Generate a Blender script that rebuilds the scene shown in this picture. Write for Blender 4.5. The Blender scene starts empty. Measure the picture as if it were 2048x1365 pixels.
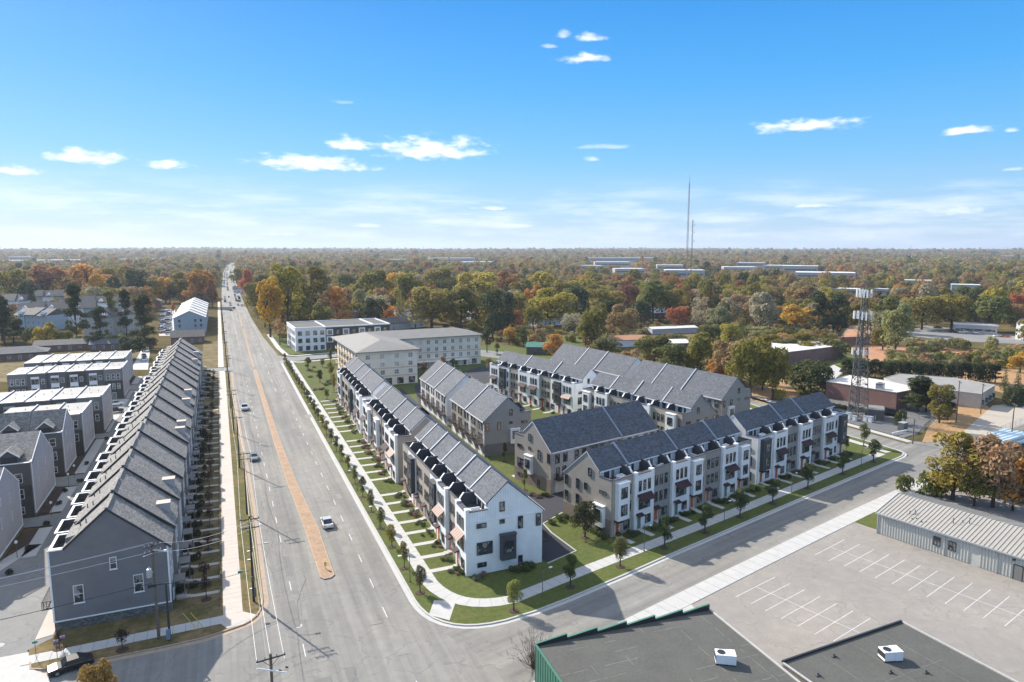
import bpy, math, random
import numpy as np
from mathutils import Vector, Matrix
R = random.Random(7)
sc = bpy.context.scene
col = sc.collection
PI = math.pi
# ---------------------------------------------------------------- camera
F_PX = 1365.0; CAM_H = 50.0
PITCH = math.atan((682.5 - 497.0) / F_PX)
YAW = math.atan((1024 - 436.0) / (F_PX / math.cos(PITCH)))
cam = bpy.data.cameras.new('camera'); camo = bpy.data.objects.new('camera', cam); col.objects.link(camo)
cam.sensor_width = 36.0; cam.lens = 36.0 * F_PX / 2048.0
cam.clip_start = 1.0; cam.clip_end = 60000.0
camo.location = (0, 0, CAM_H)
camo.rotation_euler = (PI / 2 - PITCH, 0, -YAW)
sc.camera = camo
# ---------------------------------------------------------------- light
SUN_AZ = math.radians(-24.0)      # measured clockwise from +Y
SUN_EL = math.radians(33.5)
sun_vec = Vector((math.sin(SUN_AZ) * math.cos(SUN_EL), math.cos(SUN_AZ) * math.cos(SUN_EL), math.sin(SUN_EL)))
sl = bpy.data.lights.new('sun', 'SUN'); sl.energy = 3.6; sl.angle = math.radians(0.6); sl.color = (1.0, 0.93, 0.83)
so = bpy.data.objects.new('sun', sl); col.objects.link(so)
so.rotation_euler = (-sun_vec).to_track_quat('-Z', 'Y').to_euler()
sc.view_settings.view_transform = 'Standard'; sc.view_settings.look = 'None'
sc.view_settings.exposure = 1.25; sc.view_settings.gamma = 1.0; sc.view_settings.use_curve_mapping = False
w = bpy.data.worlds.new('World'); sc.world = w; w.use_nodes = True
nt = w.node_tree; nt.nodes.clear()

def NN(nt, t, **k):
    n = nt.nodes.new(t)
    for a, b in k.items(): setattr(n, a, b)
    return n
def mth(nt, op, a, b=None, c=None, clamp=False):
    n = nt.nodes.new('ShaderNodeMath'); n.operation = op; n.use_clamp = clamp
    for i, x in enumerate((a, b, c)):
        if x is None: continue
        if isinstance(x, (int, float)): n.inputs[i].default_value = x
        else: nt.links.new(x, n.inputs[i])
    return n.outputs[0]
def mixc(nt, f, a, b, bt='MIX'):
    n = nt.nodes.new('ShaderNodeMix'); n.data_type = 'RGBA'; n.blend_type = bt
    for i, x in ((0, f), (6, a), (7, b)):
        if isinstance(x, (int, float)): n.inputs[i].default_value = x
        elif isinstance(x, tuple): n.inputs[i].default_value = (x[0], x[1], x[2], 1)
        else: nt.links.new(x, n.inputs[i])
    return n.outputs[2]

def build_world():
    sky = NN(nt, 'ShaderNodeTexSky', sky_type='NISHITA'); sky.sun_disc = False
    sky.sun_elevation = SUN_EL; sky.sun_rotation = SUN_AZ
    sky.altitude = 100; sky.air_density = 1.0; sky.dust_density = 0.55; sky.ozone_density = 2.2
    hs = NN(nt, 'ShaderNodeHueSaturation'); hs.inputs['Saturation'].default_value = SKY_SAT
    hs.inputs['Value'].default_value = 1.0
    nt.links.new(sky.outputs[0], hs.inputs['Color'])
    tc = NN(nt, 'ShaderNodeTexCoord')
    sep = NN(nt, 'ShaderNodeSeparateXYZ'); nt.links.new(tc.outputs['Generated'], sep.inputs[0])
    az = mth(nt, 'ARCTAN2', sep.outputs[0], sep.outputs[1]); el = mth(nt, 'ARCSINE', sep.outputs[2])
    comb = NN(nt, 'ShaderNodeCombineXYZ'); nt.links.new(az, comb.inputs[0]); nt.links.new(mth(nt, 'MULTIPLY', el, 2.6), comb.inputs[1])
    n1 = NN(nt, 'ShaderNodeTexNoise'); n1.inputs['Scale'].default_value = 34; n1.inputs['Detail'].default_value = 7; n1.inputs['Roughness'].default_value = .6
    nt.links.new(comb.outputs[0], n1.inputs['Vector'])
    comb2 = NN(nt, 'ShaderNodeCombineXYZ'); nt.links.new(az, comb2.inputs[0]); nt.links.new(mth(nt, 'MULTIPLY', el, 7.0), comb2.inputs[1])
    n2 = NN(nt, 'ShaderNodeTexNoise'); n2.inputs['Scale'].default_value = 6; n2.inputs['Detail'].default_value = 8; n2.inputs['Roughness'].default_value = .62
    nt.links.new(comb2.outputs[0], n2.inputs['Vector'])
    # thin bright cloud band low over the horizon, all the way round
    def sstep(x, a, b):
        m = NN(nt, 'ShaderNodeMapRange', interpolation_type='SMOOTHSTEP')
        nt.links.new(x, m.inputs[0]); m.inputs[1].default_value = a; m.inputs[2].default_value = b
        return m.outputs[0]
    band = mth(nt, 'MULTIPLY', sstep(el, 0.105, 0.05), sstep(el, -0.03, 0.012))
    thin = mth(nt, 'MULTIPLY', mth(nt, 'MULTIPLY', sstep(n2.outputs[0], .40, .68), band), .5)
    # unseen bright cloud cover added overhead to raise and whiten the fill light
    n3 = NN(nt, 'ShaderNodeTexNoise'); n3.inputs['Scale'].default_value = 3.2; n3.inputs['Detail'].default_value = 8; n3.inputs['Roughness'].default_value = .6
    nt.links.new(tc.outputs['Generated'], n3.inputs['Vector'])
    fill_cloud = mth(nt, 'MULTIPLY', mth(nt, 'MULTIPLY', sstep(n3.outputs[0], .41, .54), sstep(el, .40, .58)), .92)
    mask = mth(nt, 'MAXIMUM', thin, fill_cloud)
    warp = mth(nt, 'SUBTRACT', n1.outputs[0], .5)
    # individual fair-weather cumulus
    for (u, v, cw, chh, amp) in CLOUDS:
        x = (u - 1024) / F_PX; y = -(v - 682.5) / F_PX
        d = Vector((math.sin(YAW) * math.cos(PITCH), math.cos(YAW) * math.cos(PITCH), -math.sin(PITCH)))
        rt = Vector((math.cos(YAW), -math.sin(YAW), 0)); up = rt.cross(d)
        q = (d + rt * x + up * y).normalized()
        a0 = math.atan2(q.x, q.y); e0 = math.asin(q.z)
        wx = cw / F_PX * .5 * math.cos(math.atan(x)) ** 2 * 1.02; wy = chh / F_PX * .5 * math.cos(math.atan(x))
        da = mth(nt, 'DIVIDE', mth(nt, 'SUBTRACT', az, a0), wx)
        de = mth(nt, 'DIVIDE', mth(nt, 'SUBTRACT', el, e0), wy)
        # flatter base: stretch negative side
        de = mth(nt, 'MAXIMUM', de, mth(nt, 'MULTIPLY', de, -1.8))
        r = mth(nt, 'SQRT', mth(nt, 'ADD', mth(nt, 'MULTIPLY', da, da), mth(nt, 'MULTIPLY', de, de)))
        s = mth(nt, 'ADD', mth(nt, 'SUBTRACT', 0.95, r), mth(nt, 'MULTIPLY', warp, 2.5))
        m = mth(nt, 'MULTIPLY', sstep(s, -0.1, .85), amp)
        mask = mth(nt, 'MAXIMUM', mask, m)
    cc = mixc(nt, n1.outputs[0], (2.7, 2.95, 3.25), (4.1, 4.1, 4.15))
    g = NN(nt, 'ShaderNodeValToRGB'); nt.links.new(mth(nt, 'MULTIPLY', el, 1 / (PI / 2)), g.inputs[0]); e = g.color_ramp.elements
    stops = [(0.0, (.44, .62, .82)), (.03, (.34, .59, .86)), (.08, (.16, .51, .90)), (.14, (.065, .41, .90)), (.23, (.012, .27, .80)), (.5, (.015, .23, .68)), (1.0, (.02, .19, .54))]
    while len(e) < len(stops): e.new(.5)
    for k, (p_, c_) in enumerate(stops): e[k].position = p_; e[k].color = (*c_, 1)
    gr = NN(nt, 'ShaderNodeVectorMath', operation='SCALE'); gr.inputs['Scale'].default_value = GRAD; nt.links.new(g.outputs[0], gr.inputs[0])
    base = mixc(nt, GMIX, hs.outputs[0], gr.outputs[0])
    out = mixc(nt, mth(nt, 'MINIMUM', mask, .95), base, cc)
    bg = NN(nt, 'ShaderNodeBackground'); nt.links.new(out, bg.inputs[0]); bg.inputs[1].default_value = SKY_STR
    wo = NN(nt, 'ShaderNodeOutputWorld'); nt.links.new(bg.outputs[0], wo.inputs[0])
HAZE = 0.00008; SKY_STR = 0.15; SKY_SAT = 1.3; GRAD = 2.85; GMIX = .93
CLOUDS = [(868,303,250,62,1),(695,292,80,38,1),(620,330,260,46,.95),(185,318,185,46,1),(332,332,95,24,1),(28,343,110,30,.95),
          (1612,254,230,34,.95),(1936,264,110,26,.95),(1168,119,95,28,.9),(1178,78,70,22,.75),(1128,72,34,22,.5),(985,417,80,15,.8),
          (568,469,80,12,.7),(1620,412,110,14,.7),(1905,425,200,30,.6),(1183,320,40,14,.5),(1215,295,130,14,.35),(2022,262,40,14,.6),
          (1028,452,80,20,.6),(732,452,80,14,.5),(2028,340,50,10,.5),(1100,94,34,10,.4),(685,205,60,12,.3)]
build_world()
# ---------------------------------------------------------------- helpers
_fw = Vector((math.sin(YAW) * math.cos(PITCH), math.cos(YAW) * math.cos(PITCH), -math.sin(PITCH)))
_rt = Vector((math.cos(YAW), -math.sin(YAW), 0)); _up = _rt.cross(_fw)
def G(u, v, z=0.0):
    """real ground position (metres) of a surveyed point of the photograph lying at height z"""
    d = _fw + _rt * ((u - 1024) / F_PX) - _up * ((v - 682.5) / F_PX)
    t = (z - CAM_H) / d.z
    return (d.x * t, d.y * t)
def PJ(x, y, z=0):
    q = Vector((x, y, z - CAM_H)); c = q.dot(_fw)
    return 1024 + F_PX * q.dot(_rt) / c, 682.5 - F_PX * q.dot(_up) / c
def HZ(u, v0, v1):
    x, y = G(u, v0); lo, hi = -5.0, 400.0
    for _ in range(40):
        m = (lo + hi) / 2
        if PJ(x, y, m)[1] > v1: lo = m
        else: hi = m
    return lo

class MB:
    def __init__(s): s.v = []; s.f = []; s.m = []
    def poly(s, pts, m=0):
        i = len(s.v); s.v += [tuple(p) for p in pts]; s.f.append(tuple(range(i, i + len(pts)))); s.m.append(m)
    def box(s, x0, y0, z0, x1, y1, z1, m=0, mt=None):
        if x0 > x1: x0, x1 = x1, x0
        if y0 > y1: y0, y1 = y1, y0
        if z0 > z1: z0, z1 = z1, z0
        i = len(s.v)
        s.v += [(x0,y0,z0),(x1,y0,z0),(x1,y1,z0),(x0,y1,z0),(x0,y0,z1),(x1,y0,z1),(x1,y1,z1),(x0,y1,z1)]
        for q in ((0,3,2,1),(4,5,6,7),(0,1,5,4),(1,2,6,5),(2,3,7,6),(3,0,4,7)):
            s.f.append(tuple(i + k for k in q)); s.m.append(m)
        if mt is not None: s.m[-5] = mt
    def prism(s, pts, vec, m=0):
        """extrude a planar 3D polygon along vec"""
        vec = Vector(vec); a = [Vector(p) for p in pts]
        n = Vector((0, 0, 0))
        for i in range(len(a)): n += a[i].cross(a[(i + 1) % len(a)])
        if n.dot(vec) > 0: a = a[::-1]
        b = [p + vec for p in a]; i = len(s.v); k = len(a)
        s.v += [tuple(p) for p in a] + [tuple(p) for p in b]
        s.f.append(tuple(range(i, i + k))); s.m.append(m)
        s.f.append(tuple(range(i + 2 * k - 1, i + k - 1, -1))); s.m.append(m)
        for j in range(k):
            q = (j + 1) % k
            s.f.append((i + q, i + j, i + k + j, i + k + q)); s.m.append(m)
    def flat(s, pts2, z0, z1, m=0):
        s.prism([(p[0], p[1], z0) for p in pts2], (0, 0, z1 - z0), m)
    def tube(s, p, q, r0, r1=None, n=6, m=0, caps=True):
        if r1 is None: r1 = r0
        p = Vector(p); q = Vector(q); d = (q - p)
        if d.length < 1e-6: return
        d.normalize(); a = d.orthogonal().normalized(); b = d.cross(a)
        i = len(s.v)
        for c, r in ((p, r0), (q, r1)):
            for k in range(n):
                t = 2 * PI * k / n; s.v.append(tuple(c + a * (r * math.cos(t)) + b * (r * math.sin(t))))
        for k in range(n):
            s.f.append((i + k, i + (k + 1) % n, i + n + (k + 1) % n, i + n + k)); s.m.append(m)
        if caps:
            s.f.append(tuple(range(i + n - 1, i - 1, -1))); s.m.append(m)
            s.f.append(tuple(range(i + n, i + 2 * n))); s.m.append(m)
    def lathe(s, c, prof, n=10, m=0):
        i = len(s.v); k = len(prof)
        for (r, z) in prof:
            for j in range(n):
                t = 2 * PI * j / n; s.v.append((c[0] + r * math.cos(t), c[1] + r * math.sin(t), c[2] + z))
        for a in range(k - 1):
            for j in range(n):
                s.f.append((i + a * n + j, i + a * n + (j + 1) % n, i + (a + 1) * n + (j + 1) % n, i + (a + 1) * n + j)); s.m.append(m)
        s.f.append(tuple(range(i + (k - 1) * n, i + k * n))); s.m.append(m)
    def mesh(s, name, mats):
        me = bpy.data.meshes.new(name); me.from_pydata(s.v, [], s.f)
        for mt in (mats if isinstance(mats, (list, tuple)) else [mats]): me.materials.append(mt)
        me.polygons.foreach_set('material_index', s.m)
        uv = me.uv_layers.new(name='UVMap'); data = np.zeros(len(me.loops) * 2, dtype=np.float32)
        for p in me.polygons:
            n = p.normal
            if abs(n.z) > .98: ua = Vector((1, 0, 0)); va = Vector((0, 1, 0))
            else:
                ua = Vector((-n.y, n.x, 0)).normalized(); va = n.cross(ua)
            for li in p.loop_indices:
                c = me.vertices[me.loops[li].vertex_index].co
                data[2 * li] = c.dot(ua); data[2 * li + 1] = c.dot(va)
        uv.data.foreach_set('uv', data)
        return me
    def obj(s, name, mats, parent=None, **k):
        return link(name, s.mesh(name, mats), parent, **k)

def link(name, me, parent=None, loc=None, rz=0, label=None, cat=None, group=None, kind=None, color=None):
    o = bpy.data.objects.new(name, me); col.objects.link(o)
    if parent is not None: o.parent = parent
    if loc is not None: o.location = loc
    if rz: o.rotation_euler = (0, 0, rz)
    if label: o['label'] = label
    if cat: o['category'] = cat
    if group: o['group'] = group
    if kind: o['kind'] = kind
    if color: o.color = (color[0], color[1], color[2], 1)
    return o
def thing(name, label, cat, loc=(0, 0, 0), rz=0, group=None):
    return link(name, None, None, loc, rz, label, cat, group)
def copy_tree(o, parent=None):
    c = o.copy(); col.objects.link(c)
    if parent is not None: c.parent = parent
    for ch in o.children: copy_tree(ch, c)
    return c
ORD = ['first','second','third','fourth','fifth','sixth','seventh','eighth','ninth','tenth','eleventh','twelfth','thirteenth','fourteenth','fifteenth','sixteenth','seventeenth','eighteenth','nineteenth','twentieth',
       'twenty-first','twenty-second','twenty-third','twenty-fourth','twenty-fifth','twenty-sixth','twenty-seventh','twenty-eighth','twenty-ninth','thirtieth','thirty-first','thirty-second','thirty-third','thirty-fourth','thirty-fifth']
# ---------------------------------------------------------------- materials
_M = {}
def new_mat(name):
    m = bpy.data.materials.new(name); m.use_nodes = True
    b = m.node_tree.nodes['Principled BSDF']
    return m, m.node_tree, b
def bump(nt, b, h, dist=.02, st=1.0):
    n = NN(nt, 'ShaderNodeBump'); n.inputs['Strength'].default_value = st; n.inputs['Distance'].default_value = dist
    nt.links.new(h, n.inputs['Height']); nt.links.new(n.outputs[0], b.inputs['Normal'])
def noise(nt, scale, det=3, rough=.55, vec=None, sy=1.0):
    n = NN(nt, 'ShaderNodeTexNoise'); n.inputs['Scale'].default_value = scale; n.inputs['Detail'].default_value = det; n.inputs['Roughness'].default_value = rough
    if vec is None:
        g = NN(nt, 'ShaderNodeNewGeometry'); vec = g.outputs['Position']
    if sy != 1.0:
        mp = NN(nt, 'ShaderNodeMapping'); mp.inputs['Scale'].default_value = (1, sy, 1); nt.links.new(vec, mp.inputs[0]); vec = mp.outputs[0]
    nt.links.new(vec, n.inputs['Vector']); return n.outputs[0]
def ramp(nt, x, stops):
    r = NN(nt, 'ShaderNodeValToRGB'); nt.links.new(x, r.inputs[0]); e = r.color_ramp.elements
    while len(e) < len(stops): e.new(.5)
    for k, (p, c) in enumerate(stops): e[k].position = p; e[k].color = (c[0], c[1], c[2], 1)
    return r.outputs[0]
def plain(name, c, rough=.75, var=.18, scale=.8, metal=0.0, bmp=0, fine=0):
    if name in _M: return _M[name]
    m, nt, b = new_mat(name)
    n1 = noise(nt, scale, 4, .6)
    lo = tuple(x * (1 - var) for x in c); hi = tuple(min(1, x * (1 + var)) for x in c)
    cc = ramp(nt, n1, [(.3, lo), (.7, hi)])
    if fine:
        n2 = noise(nt, fine, 2); cc = mixc(nt, .5, cc, ramp(nt, n2, [(.3, lo), (.7, hi)]))
    nt.links.new(cc, b.inputs['Base Color']); b.inputs['Roughness'].default_value = rough; b.inputs['Metallic'].default_value = metal
    if bmp: bump(nt, b, noise(nt, 12, 3), bmp)
    _M[name] = m; return m
def siding(name, c, pitch=.18, vertical=False, rough=.7, depth=.015, line=.72):
    """lap siding or board and batten: the joint lines are relief"""
    if name in _M: return _M[name]
    m, nt, b = new_mat(name); uv = NN(nt, 'ShaderNodeUVMap')
    sp = NN(nt, 'ShaderNodeSeparateXYZ'); nt.links.new(uv.outputs[0], sp.inputs[0])
    x = mth(nt, 'FRACT', mth(nt, 'DIVIDE', sp.outputs[0 if vertical else 1], pitch))
    n1 = noise(nt, .5, 4, .6)
    base = ramp(nt, n1, [(.3, tuple(k * .9 for k in c)), (.7, tuple(min(1, k * 1.07) for k in c))])
    jl = mth(nt, 'LESS_THAN', x, .12)
    nt.links.new(mixc(nt, mth(nt, 'MULTIPLY', jl, 1 - line), base, tuple(k * .35 for k in c)), b.inputs['Base Color'])
    b.inputs['Roughness'].default_value = rough
    bump(nt, b, x, depth, .8); _M[name] = m; return m
def brickm(name, c1, c2, mortar, bw=.22, bh=.075, rough=.85, ms=.012, bm=.006, off=.5, big=.25):
    if name in _M: return _M[name]
    m, nt, b = new_mat(name); uv = NN(nt, 'ShaderNodeUVMap')
    t = NN(nt, 'ShaderNodeTexBrick'); nt.links.new(uv.outputs[0], t.inputs['Vector'])
    t.inputs['Scale'].default_value = 1; t.inputs['Brick Width'].default_value = bw; t.inputs['Row Height'].default_value = bh
    t.inputs['Mortar Size'].default_value = ms; t.inputs['Bias'].default_value = 0; t.offset = off
    for k, cc in (('Color1', c1), ('Color2', c2), ('Mortar', mortar)): t.inputs[k].default_value = (*cc, 1)
    n1 = noise(nt, big, 4, .6)
    nt.links.new(mixc(nt, 1.0, t.outputs[0], ramp(nt, n1, [(.25, (.78,.78,.78)), (.75, (1.15,1.15,1.15))]), 'MULTIPLY'), b.inputs['Base Color'])
    b.inputs['Roughness'].default_value = rough
    bump(nt, b, mth(nt, 'SUBTRACT', 1.0, t.outputs['Fac']), bm, .7); _M[name] = m; return m
def shingle(name, c):
    if name in _M: return _M[name]
    m, nt, b = new_mat(name); uv = NN(nt, 'ShaderNodeUVMap')
    t = NN(nt, 'ShaderNodeTexBrick'); nt.links.new(uv.outputs[0], t.inputs['Vector'])
    t.inputs['Scale'].default_value = 1; t.inputs['Brick Width'].default_value = .55; t.inputs['Row Height'].default_value = .27
    t.inputs['Mortar Size'].default_value = .012; t.inputs['Bias'].default_value = -.1; t.offset = .37; t.offset_frequency = 3; t.squash = .8; t.squash_frequency = 3
    t.inputs['Color1'].default_value = (*[k * .5 for k in c], 1); t.inputs['Color2'].default_value = (*[k * 1.55 for k in c], 1); t.inputs['Mortar'].default_value = (*[k * .35 for k in c], 1)
    n2 = noise(nt, 3.0, 3, .7, uv.outputs[0]); n3 = noise(nt, .35, 4)
    cc = mixc(nt, .38, t.outputs[0], ramp(nt, n2, [(.32, tuple(k * .6 for k in c)), (.68, tuple(k * 1.4 for k in c))]))
    cc = mixc(nt, 1.0, cc, ramp(nt, n3, [(.3, (.88,.88,.88)), (.7, (1.1,1.1,1.1))]), 'MULTIPLY')
    nt.links.new(cc, b.inputs['Base Color']); b.inputs['Roughness'].default_value = .85
    bump(nt, b, t.outputs['Fac'], .01, .6); _M[name] = m; return m
def glassm(name='window_glass', tint=(.03,.035,.04), cur=(.30,.29,.27), amt=.75):
    if name in _M: return _M[name]
    m, nt, b = new_mat(name)
    g = NN(nt, 'ShaderNodeNewGeometry')
    n1 = noise(nt, .9, 2, .5, g.outputs['Position'])
    nt.links.new(mixc(nt, mth(nt, 'MULTIPLY', mth(nt, 'GREATER_THAN', n1, .53), amt), tint, cur), b.inputs['Base Color'])
    b.inputs['Roughness'].default_value = .07; b.inputs['Specular IOR Level'].default_value = .8
    _M[name] = m; return m
def asphalt(name, c=(.212,.205,.192), warm=(.238,.223,.2), tracks=True, wear=.3, dirx=True):
    m, nt, b = new_mat(name)
    g = NN(nt, 'ShaderNodeNewGeometry'); sp = NN(nt, 'ShaderNodeSeparateXYZ'); nt.links.new(g.outputs['Position'], sp.inputs[0])
    n1 = noise(nt, .05, 5, .6); n2 = noise(nt, .55, 5, .65); n3 = noise(nt, 9, 3, .7)
    cc = ramp(nt, n1, [(.35, c), (.65, warm)])
    cc = mixc(nt, 1, cc, ramp(nt, n2, [(.25, (.86,.86,.86)), (.75, (1.1,1.1,1.09))]), 'MULTIPLY')
    cc = mixc(nt, 1, cc, ramp(nt, n3, [(.2, (.86,.86,.86)), (.8, (1.12,1.12,1.12))]), 'MULTIPLY')
    if tracks:
        mp = NN(nt, 'ShaderNodeMapping'); mp.inputs['Scale'].default_value = (.75, .012, 1) if dirx else (.008, .6, 1)
        if not dirx: mp.vector_type = 'TEXTURE'; mp.inputs['Rotation'].default_value = (0, 0, math.radians(14.6)); mp.inputs['Scale'].default_value = (110, 1.6, 1)
        nt.links.new(g.outputs['Position'], mp.inputs[0]); n4 = noise(nt, 1.0, 4, .6, mp.outputs[0])
        cc = mixc(nt, 1, cc, ramp(nt, n4, [(.34, (.82,.825,.835)), (.62, (1.1,1.1,1.09))]), 'MULTIPLY')
        mp2 = NN(nt, 'ShaderNodeMapping'); mp2.inputs['Scale'].default_value = (.22, .035, 1); mp2.inputs['Location'].default_value = (3, 7, 0)
        if not dirx: mp2.vector_type = 'TEXTURE'; mp2.inputs['Rotation'].default_value = (0, 0, math.radians(14.6)); mp2.inputs['Scale'].default_value = (30, 5, 1)
        nt.links.new(g.outputs['Position'], mp2.inputs[0]); n5 = noise(nt, 1.0, 3, .5, mp2.outputs[0])
        cc = mixc(nt, 1, cc, ramp(nt, n5, [(.38, (.88,.88,.885)), (.62, (1.07,1.07,1.06))]), 'MULTIPLY')
    # cracks
    vo = NN(nt, 'ShaderNodeTexVoronoi', feature='DISTANCE_TO_EDGE'); vo.inputs['Scale'].default_value = .16
    wv = NN(nt, 'ShaderNodeVectorMath', operation='ADD'); nt.links.new(g.outputs['Position'], wv.inputs[0])
    nz = NN(nt, 'ShaderNodeTexNoise'); nz.inputs['Scale'].default_value = .6; nt.links.new(g.outputs['Position'], nz.inputs['Vector'])
    sc_ = NN(nt, 'ShaderNodeVectorMath', operation='SCALE'); sc_.inputs['Scale'].default_value = 2.2; nt.links.new(nz.outputs['Color'], sc_.inputs[0])
    nt.links.new(sc_.outputs[0], wv.inputs[1]); nt.links.new(wv.outputs[0], vo.inputs['Vector'])
    cr = mth(nt, 'MULTIPLY', mth(nt, 'LESS_THAN', vo.outputs[0], .02), mth(nt, 'MULTIPLY', mth(nt, 'GREATER_THAN', n2, .5), wear))
    cc = mixc(nt, cr, cc, tuple(k * .45 for k in c))
    nt.links.new(cc, b.inputs['Base Color']); b.inputs['Roughness'].default_value = .88; b.inputs['Specular IOR Level'].default_value = .3
    bump(nt, b, n3, .01, .6); return m
def grassm(name, a, c, dry=(.2,.15,.07), dryamt=.3, fine=7.0):
    m, nt, b = new_mat(name)
    n1 = noise(nt, .22, 5, .65); n2 = noise(nt, fine, 4, .75); n3 = noise(nt, 1.3, 4, .6)
    cc = ramp(nt, n2, [(.28, a), (.72, c)])
    cc = mixc(nt, mth(nt, 'MULTIPLY', ramp(nt, n1, [(.45, (0,0,0)), (.62, (1,1,1))]), dryamt), cc, dry)
    cc = mixc(nt, 1, cc, ramp(nt, n3, [(.25, (.75,.75,.75)), (.75, (1.22,1.22,1.22))]), 'MULTIPLY')
    nt.links.new(cc, b.inputs['Base Color']); b.inputs['Roughness'].default_value = .95; b.inputs['Specular IOR Level'].default_value = .1
    bump(nt, b, n2, .08, .8); return m
M = {}
M['white'] = siding('white_lap_siding', (.78,.78,.78), .2, line=.85)
M['white_bb'] = siding('white_board_batten', (.76,.77,.78), .42, True, depth=.03, line=.7)
M['trim'] = plain('white_trim', (.78,.78,.78), .6, .05)
M['taupe'] = siding('taupe_siding', (.37,.325,.275), .2, line=.85)
M['taupe_brick'] = brickm('taupe_brick', (.17,.13,.10), (.25,.19,.15), (.27,.24,.21))
M['gray'] = siding('grey_siding', (.27,.26,.245), .2, line=.85)
M['greybrick'] = brickm('grey_brick', (.10,.095,.09), (.16,.15,.14), (.18,.17,.16))
M['dark'] = siding('charcoal_siding', (.06,.062,.067), .3, line=.85)
M['cap'] = plain('charcoal_cap_flashing', (.075,.075,.085), .55, .1)
M['divider'] = siding('divider_siding', (.045,.047,.055), .3)
M['deck'] = plain('roof_deck_boards', (.07,.065,.065), .8, .2, 3)
M['wframe'] = plain('dark_window_frame', (.03,.03,.032), .45, .1)
M['wwhite'] = plain('white_window_frame', (.7,.7,.7), .5, .05)
M['glass'] = glassm()
M['awn'] = plain('maroon_metal', (.04,.016,.018), .8, .15)
M['awnw'] = plain('awning_cream_stripe', (.36,.31,.27), .8, .06)
M['awnr'] = plain('awning_rust_stripe', (.22,.08,.05), .6, .05)
M['door_o'] = plain('orange_door', (.42,.10,.035), .5, .08)
M['door_g'] = plain('sage_door', (.13,.19,.16), .5, .08)
M['door_r'] = plain('red_door', (.32,.05,.03), .5, .08)
M['garage'] = plain('white_garage_door', (.66,.66,.66), .55, .06)
M['rail'] = plain('dark_metal_rail', (.035,.02,.018), .5, .1)
M['roofcg'] = shingle('blue_grey_shingle', (.088,.097,.115))
M['ridge'] = plain('pale_party_wall_cap', (.25,.285,.34), .6, .06)
M['shL'] = shingle('grey_shingle', (.21,.197,.182))
M['fascia'] = plain('dark_fascia', (.035,.035,.038), .7, .1)
M['violet'] = siding('slate_siding', (.195,.185,.19), .2, line=.8)
M['lgray'] = siding('light_grey_siding', (.42,.41,.42), .2, line=.85)
M['bgray'] = siding('blue_grey_siding', (.2,.197,.192), .2, line=.85)
M['dkgray'] = siding('dark_grey_siding', (.115,.11,.105), .2, line=.85)
M['brownbr'] = brickm('dark_brown_brick', (.05,.045,.04), (.085,.075,.06), (.1,.09,.08))
M['tpo'] = plain('white_membrane_roof', (.66,.60,.54), .7, .1, .35, fine=2.5)
M['stone'] = brickm('rubble_stone', (.10,.095,.085), (.22,.21,.19), (.06,.055,.05), .35, .2, bm=.03)
M['conc'] = plain('concrete', (.43,.42,.40), .85, .12, .6, bmp=.003, fine=6)
M['conc_pink'] = plain('warm_concrete', (.47,.41,.36), .85, .13, .5, bmp=.003, fine=6)
M['kerb'] = plain('kerb_concrete', (.40,.39,.37), .85, .15, 1.2, fine=8)
M['kerbtan'] = plain('weathered_kerb', (.34,.26,.19), .9, .25, 1.0, fine=8)
M['asph'] = asphalt('road_asphalt')
M['asphx'] = asphalt('cross_street_asphalt', (.21,.203,.19), (.242,.224,.2), dirx=False)
M['asph_side'] = asphalt('side_asphalt', (.19,.19,.19), (.235,.23,.22), tracks=False)
M['asph_dark'] = asphalt('new_dark_asphalt', (.035,.036,.045), (.045,.045,.055), tracks=False, wear=0)
M['lotm'] = asphalt('parking_asphalt', (.25,.23,.21), (.3,.27,.24), tracks=False, wear=.25)
M['paint'] = plain('road_paint', (.5,.5,.48), .8, .3, 1.3, fine=9)
M['lawn'] = grassm('lawn_grass', (.05,.072,.02), (.13,.15,.045), (.16,.13,.05), .25)
M['lawnL'] = grassm('dry_lawn_grass', (.07,.06,.025), (.17,.14,.06), (.24,.17,.09), .8)
M['verge'] = grassm('verge_grass', (.06,.062,.02), (.15,.135,.05), (.24,.16,.08), .5)
M['mulch'] = plain('mulch', (.06,.035,.025), .95, .4, 4, fine=14)
M['medianm'] = brickm('median_paving', (.28,.17,.10), (.38,.25,.15), (.3,.22,.15), .5, .25, big=.5)
M['dirt'] = plain('red_clay', (.38,.19,.10), .95, .25, .15, fine=2)
M['straw'] = grassm('straw_ground', (.22,.13,.06), (.48,.32,.17), (.35,.18,.08), .5, 2.5)
M['tan'] = plain('tan_pavement', (.38,.33,.27), .9, .08, .3, fine=5)
M['bark'] = plain('bark', (.075,.055,.04), .95, .25, 4)
M['barkg'] = plain('grey_bark', (.13,.12,.11), .95, .25, 4)
M['wood'] = plain('weathered_pole_wood', (.15,.115,.085), .9, .25, 3)
M['wooddk'] = plain('creosote_pole_wood', (.045,.04,.037), .9, .25, 3)
M['steel'] = plain('galvanised_steel', (.42,.43,.44), .5, .12, 2, metal=.35)
M['steeldk'] = plain('weathered_lattice_steel', (.12,.12,.12), .6, .2, 2, metal=.3)
M['antenna'] = plain('antenna_white', (.75,.76,.76), .5, .05)
M['wire'] = plain('line_cable', (.03,.03,.03), .6, .05)
M['wirew'] = plain('aluminium_cable', (.55,.55,.56), .5, .05)
M['black'] = plain('black_plastic', (.02,.02,.022), .5, .1)
M['tyre'] = plain('tyre_rubber', (.018,.018,.018), .9, .1)
M['chrome'] = plain('alloy', (.5,.5,.52), .3, .05, metal=.8)
M['redlamp'] = plain('red_lens', (.35,.01,.01), .3, .05)
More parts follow.
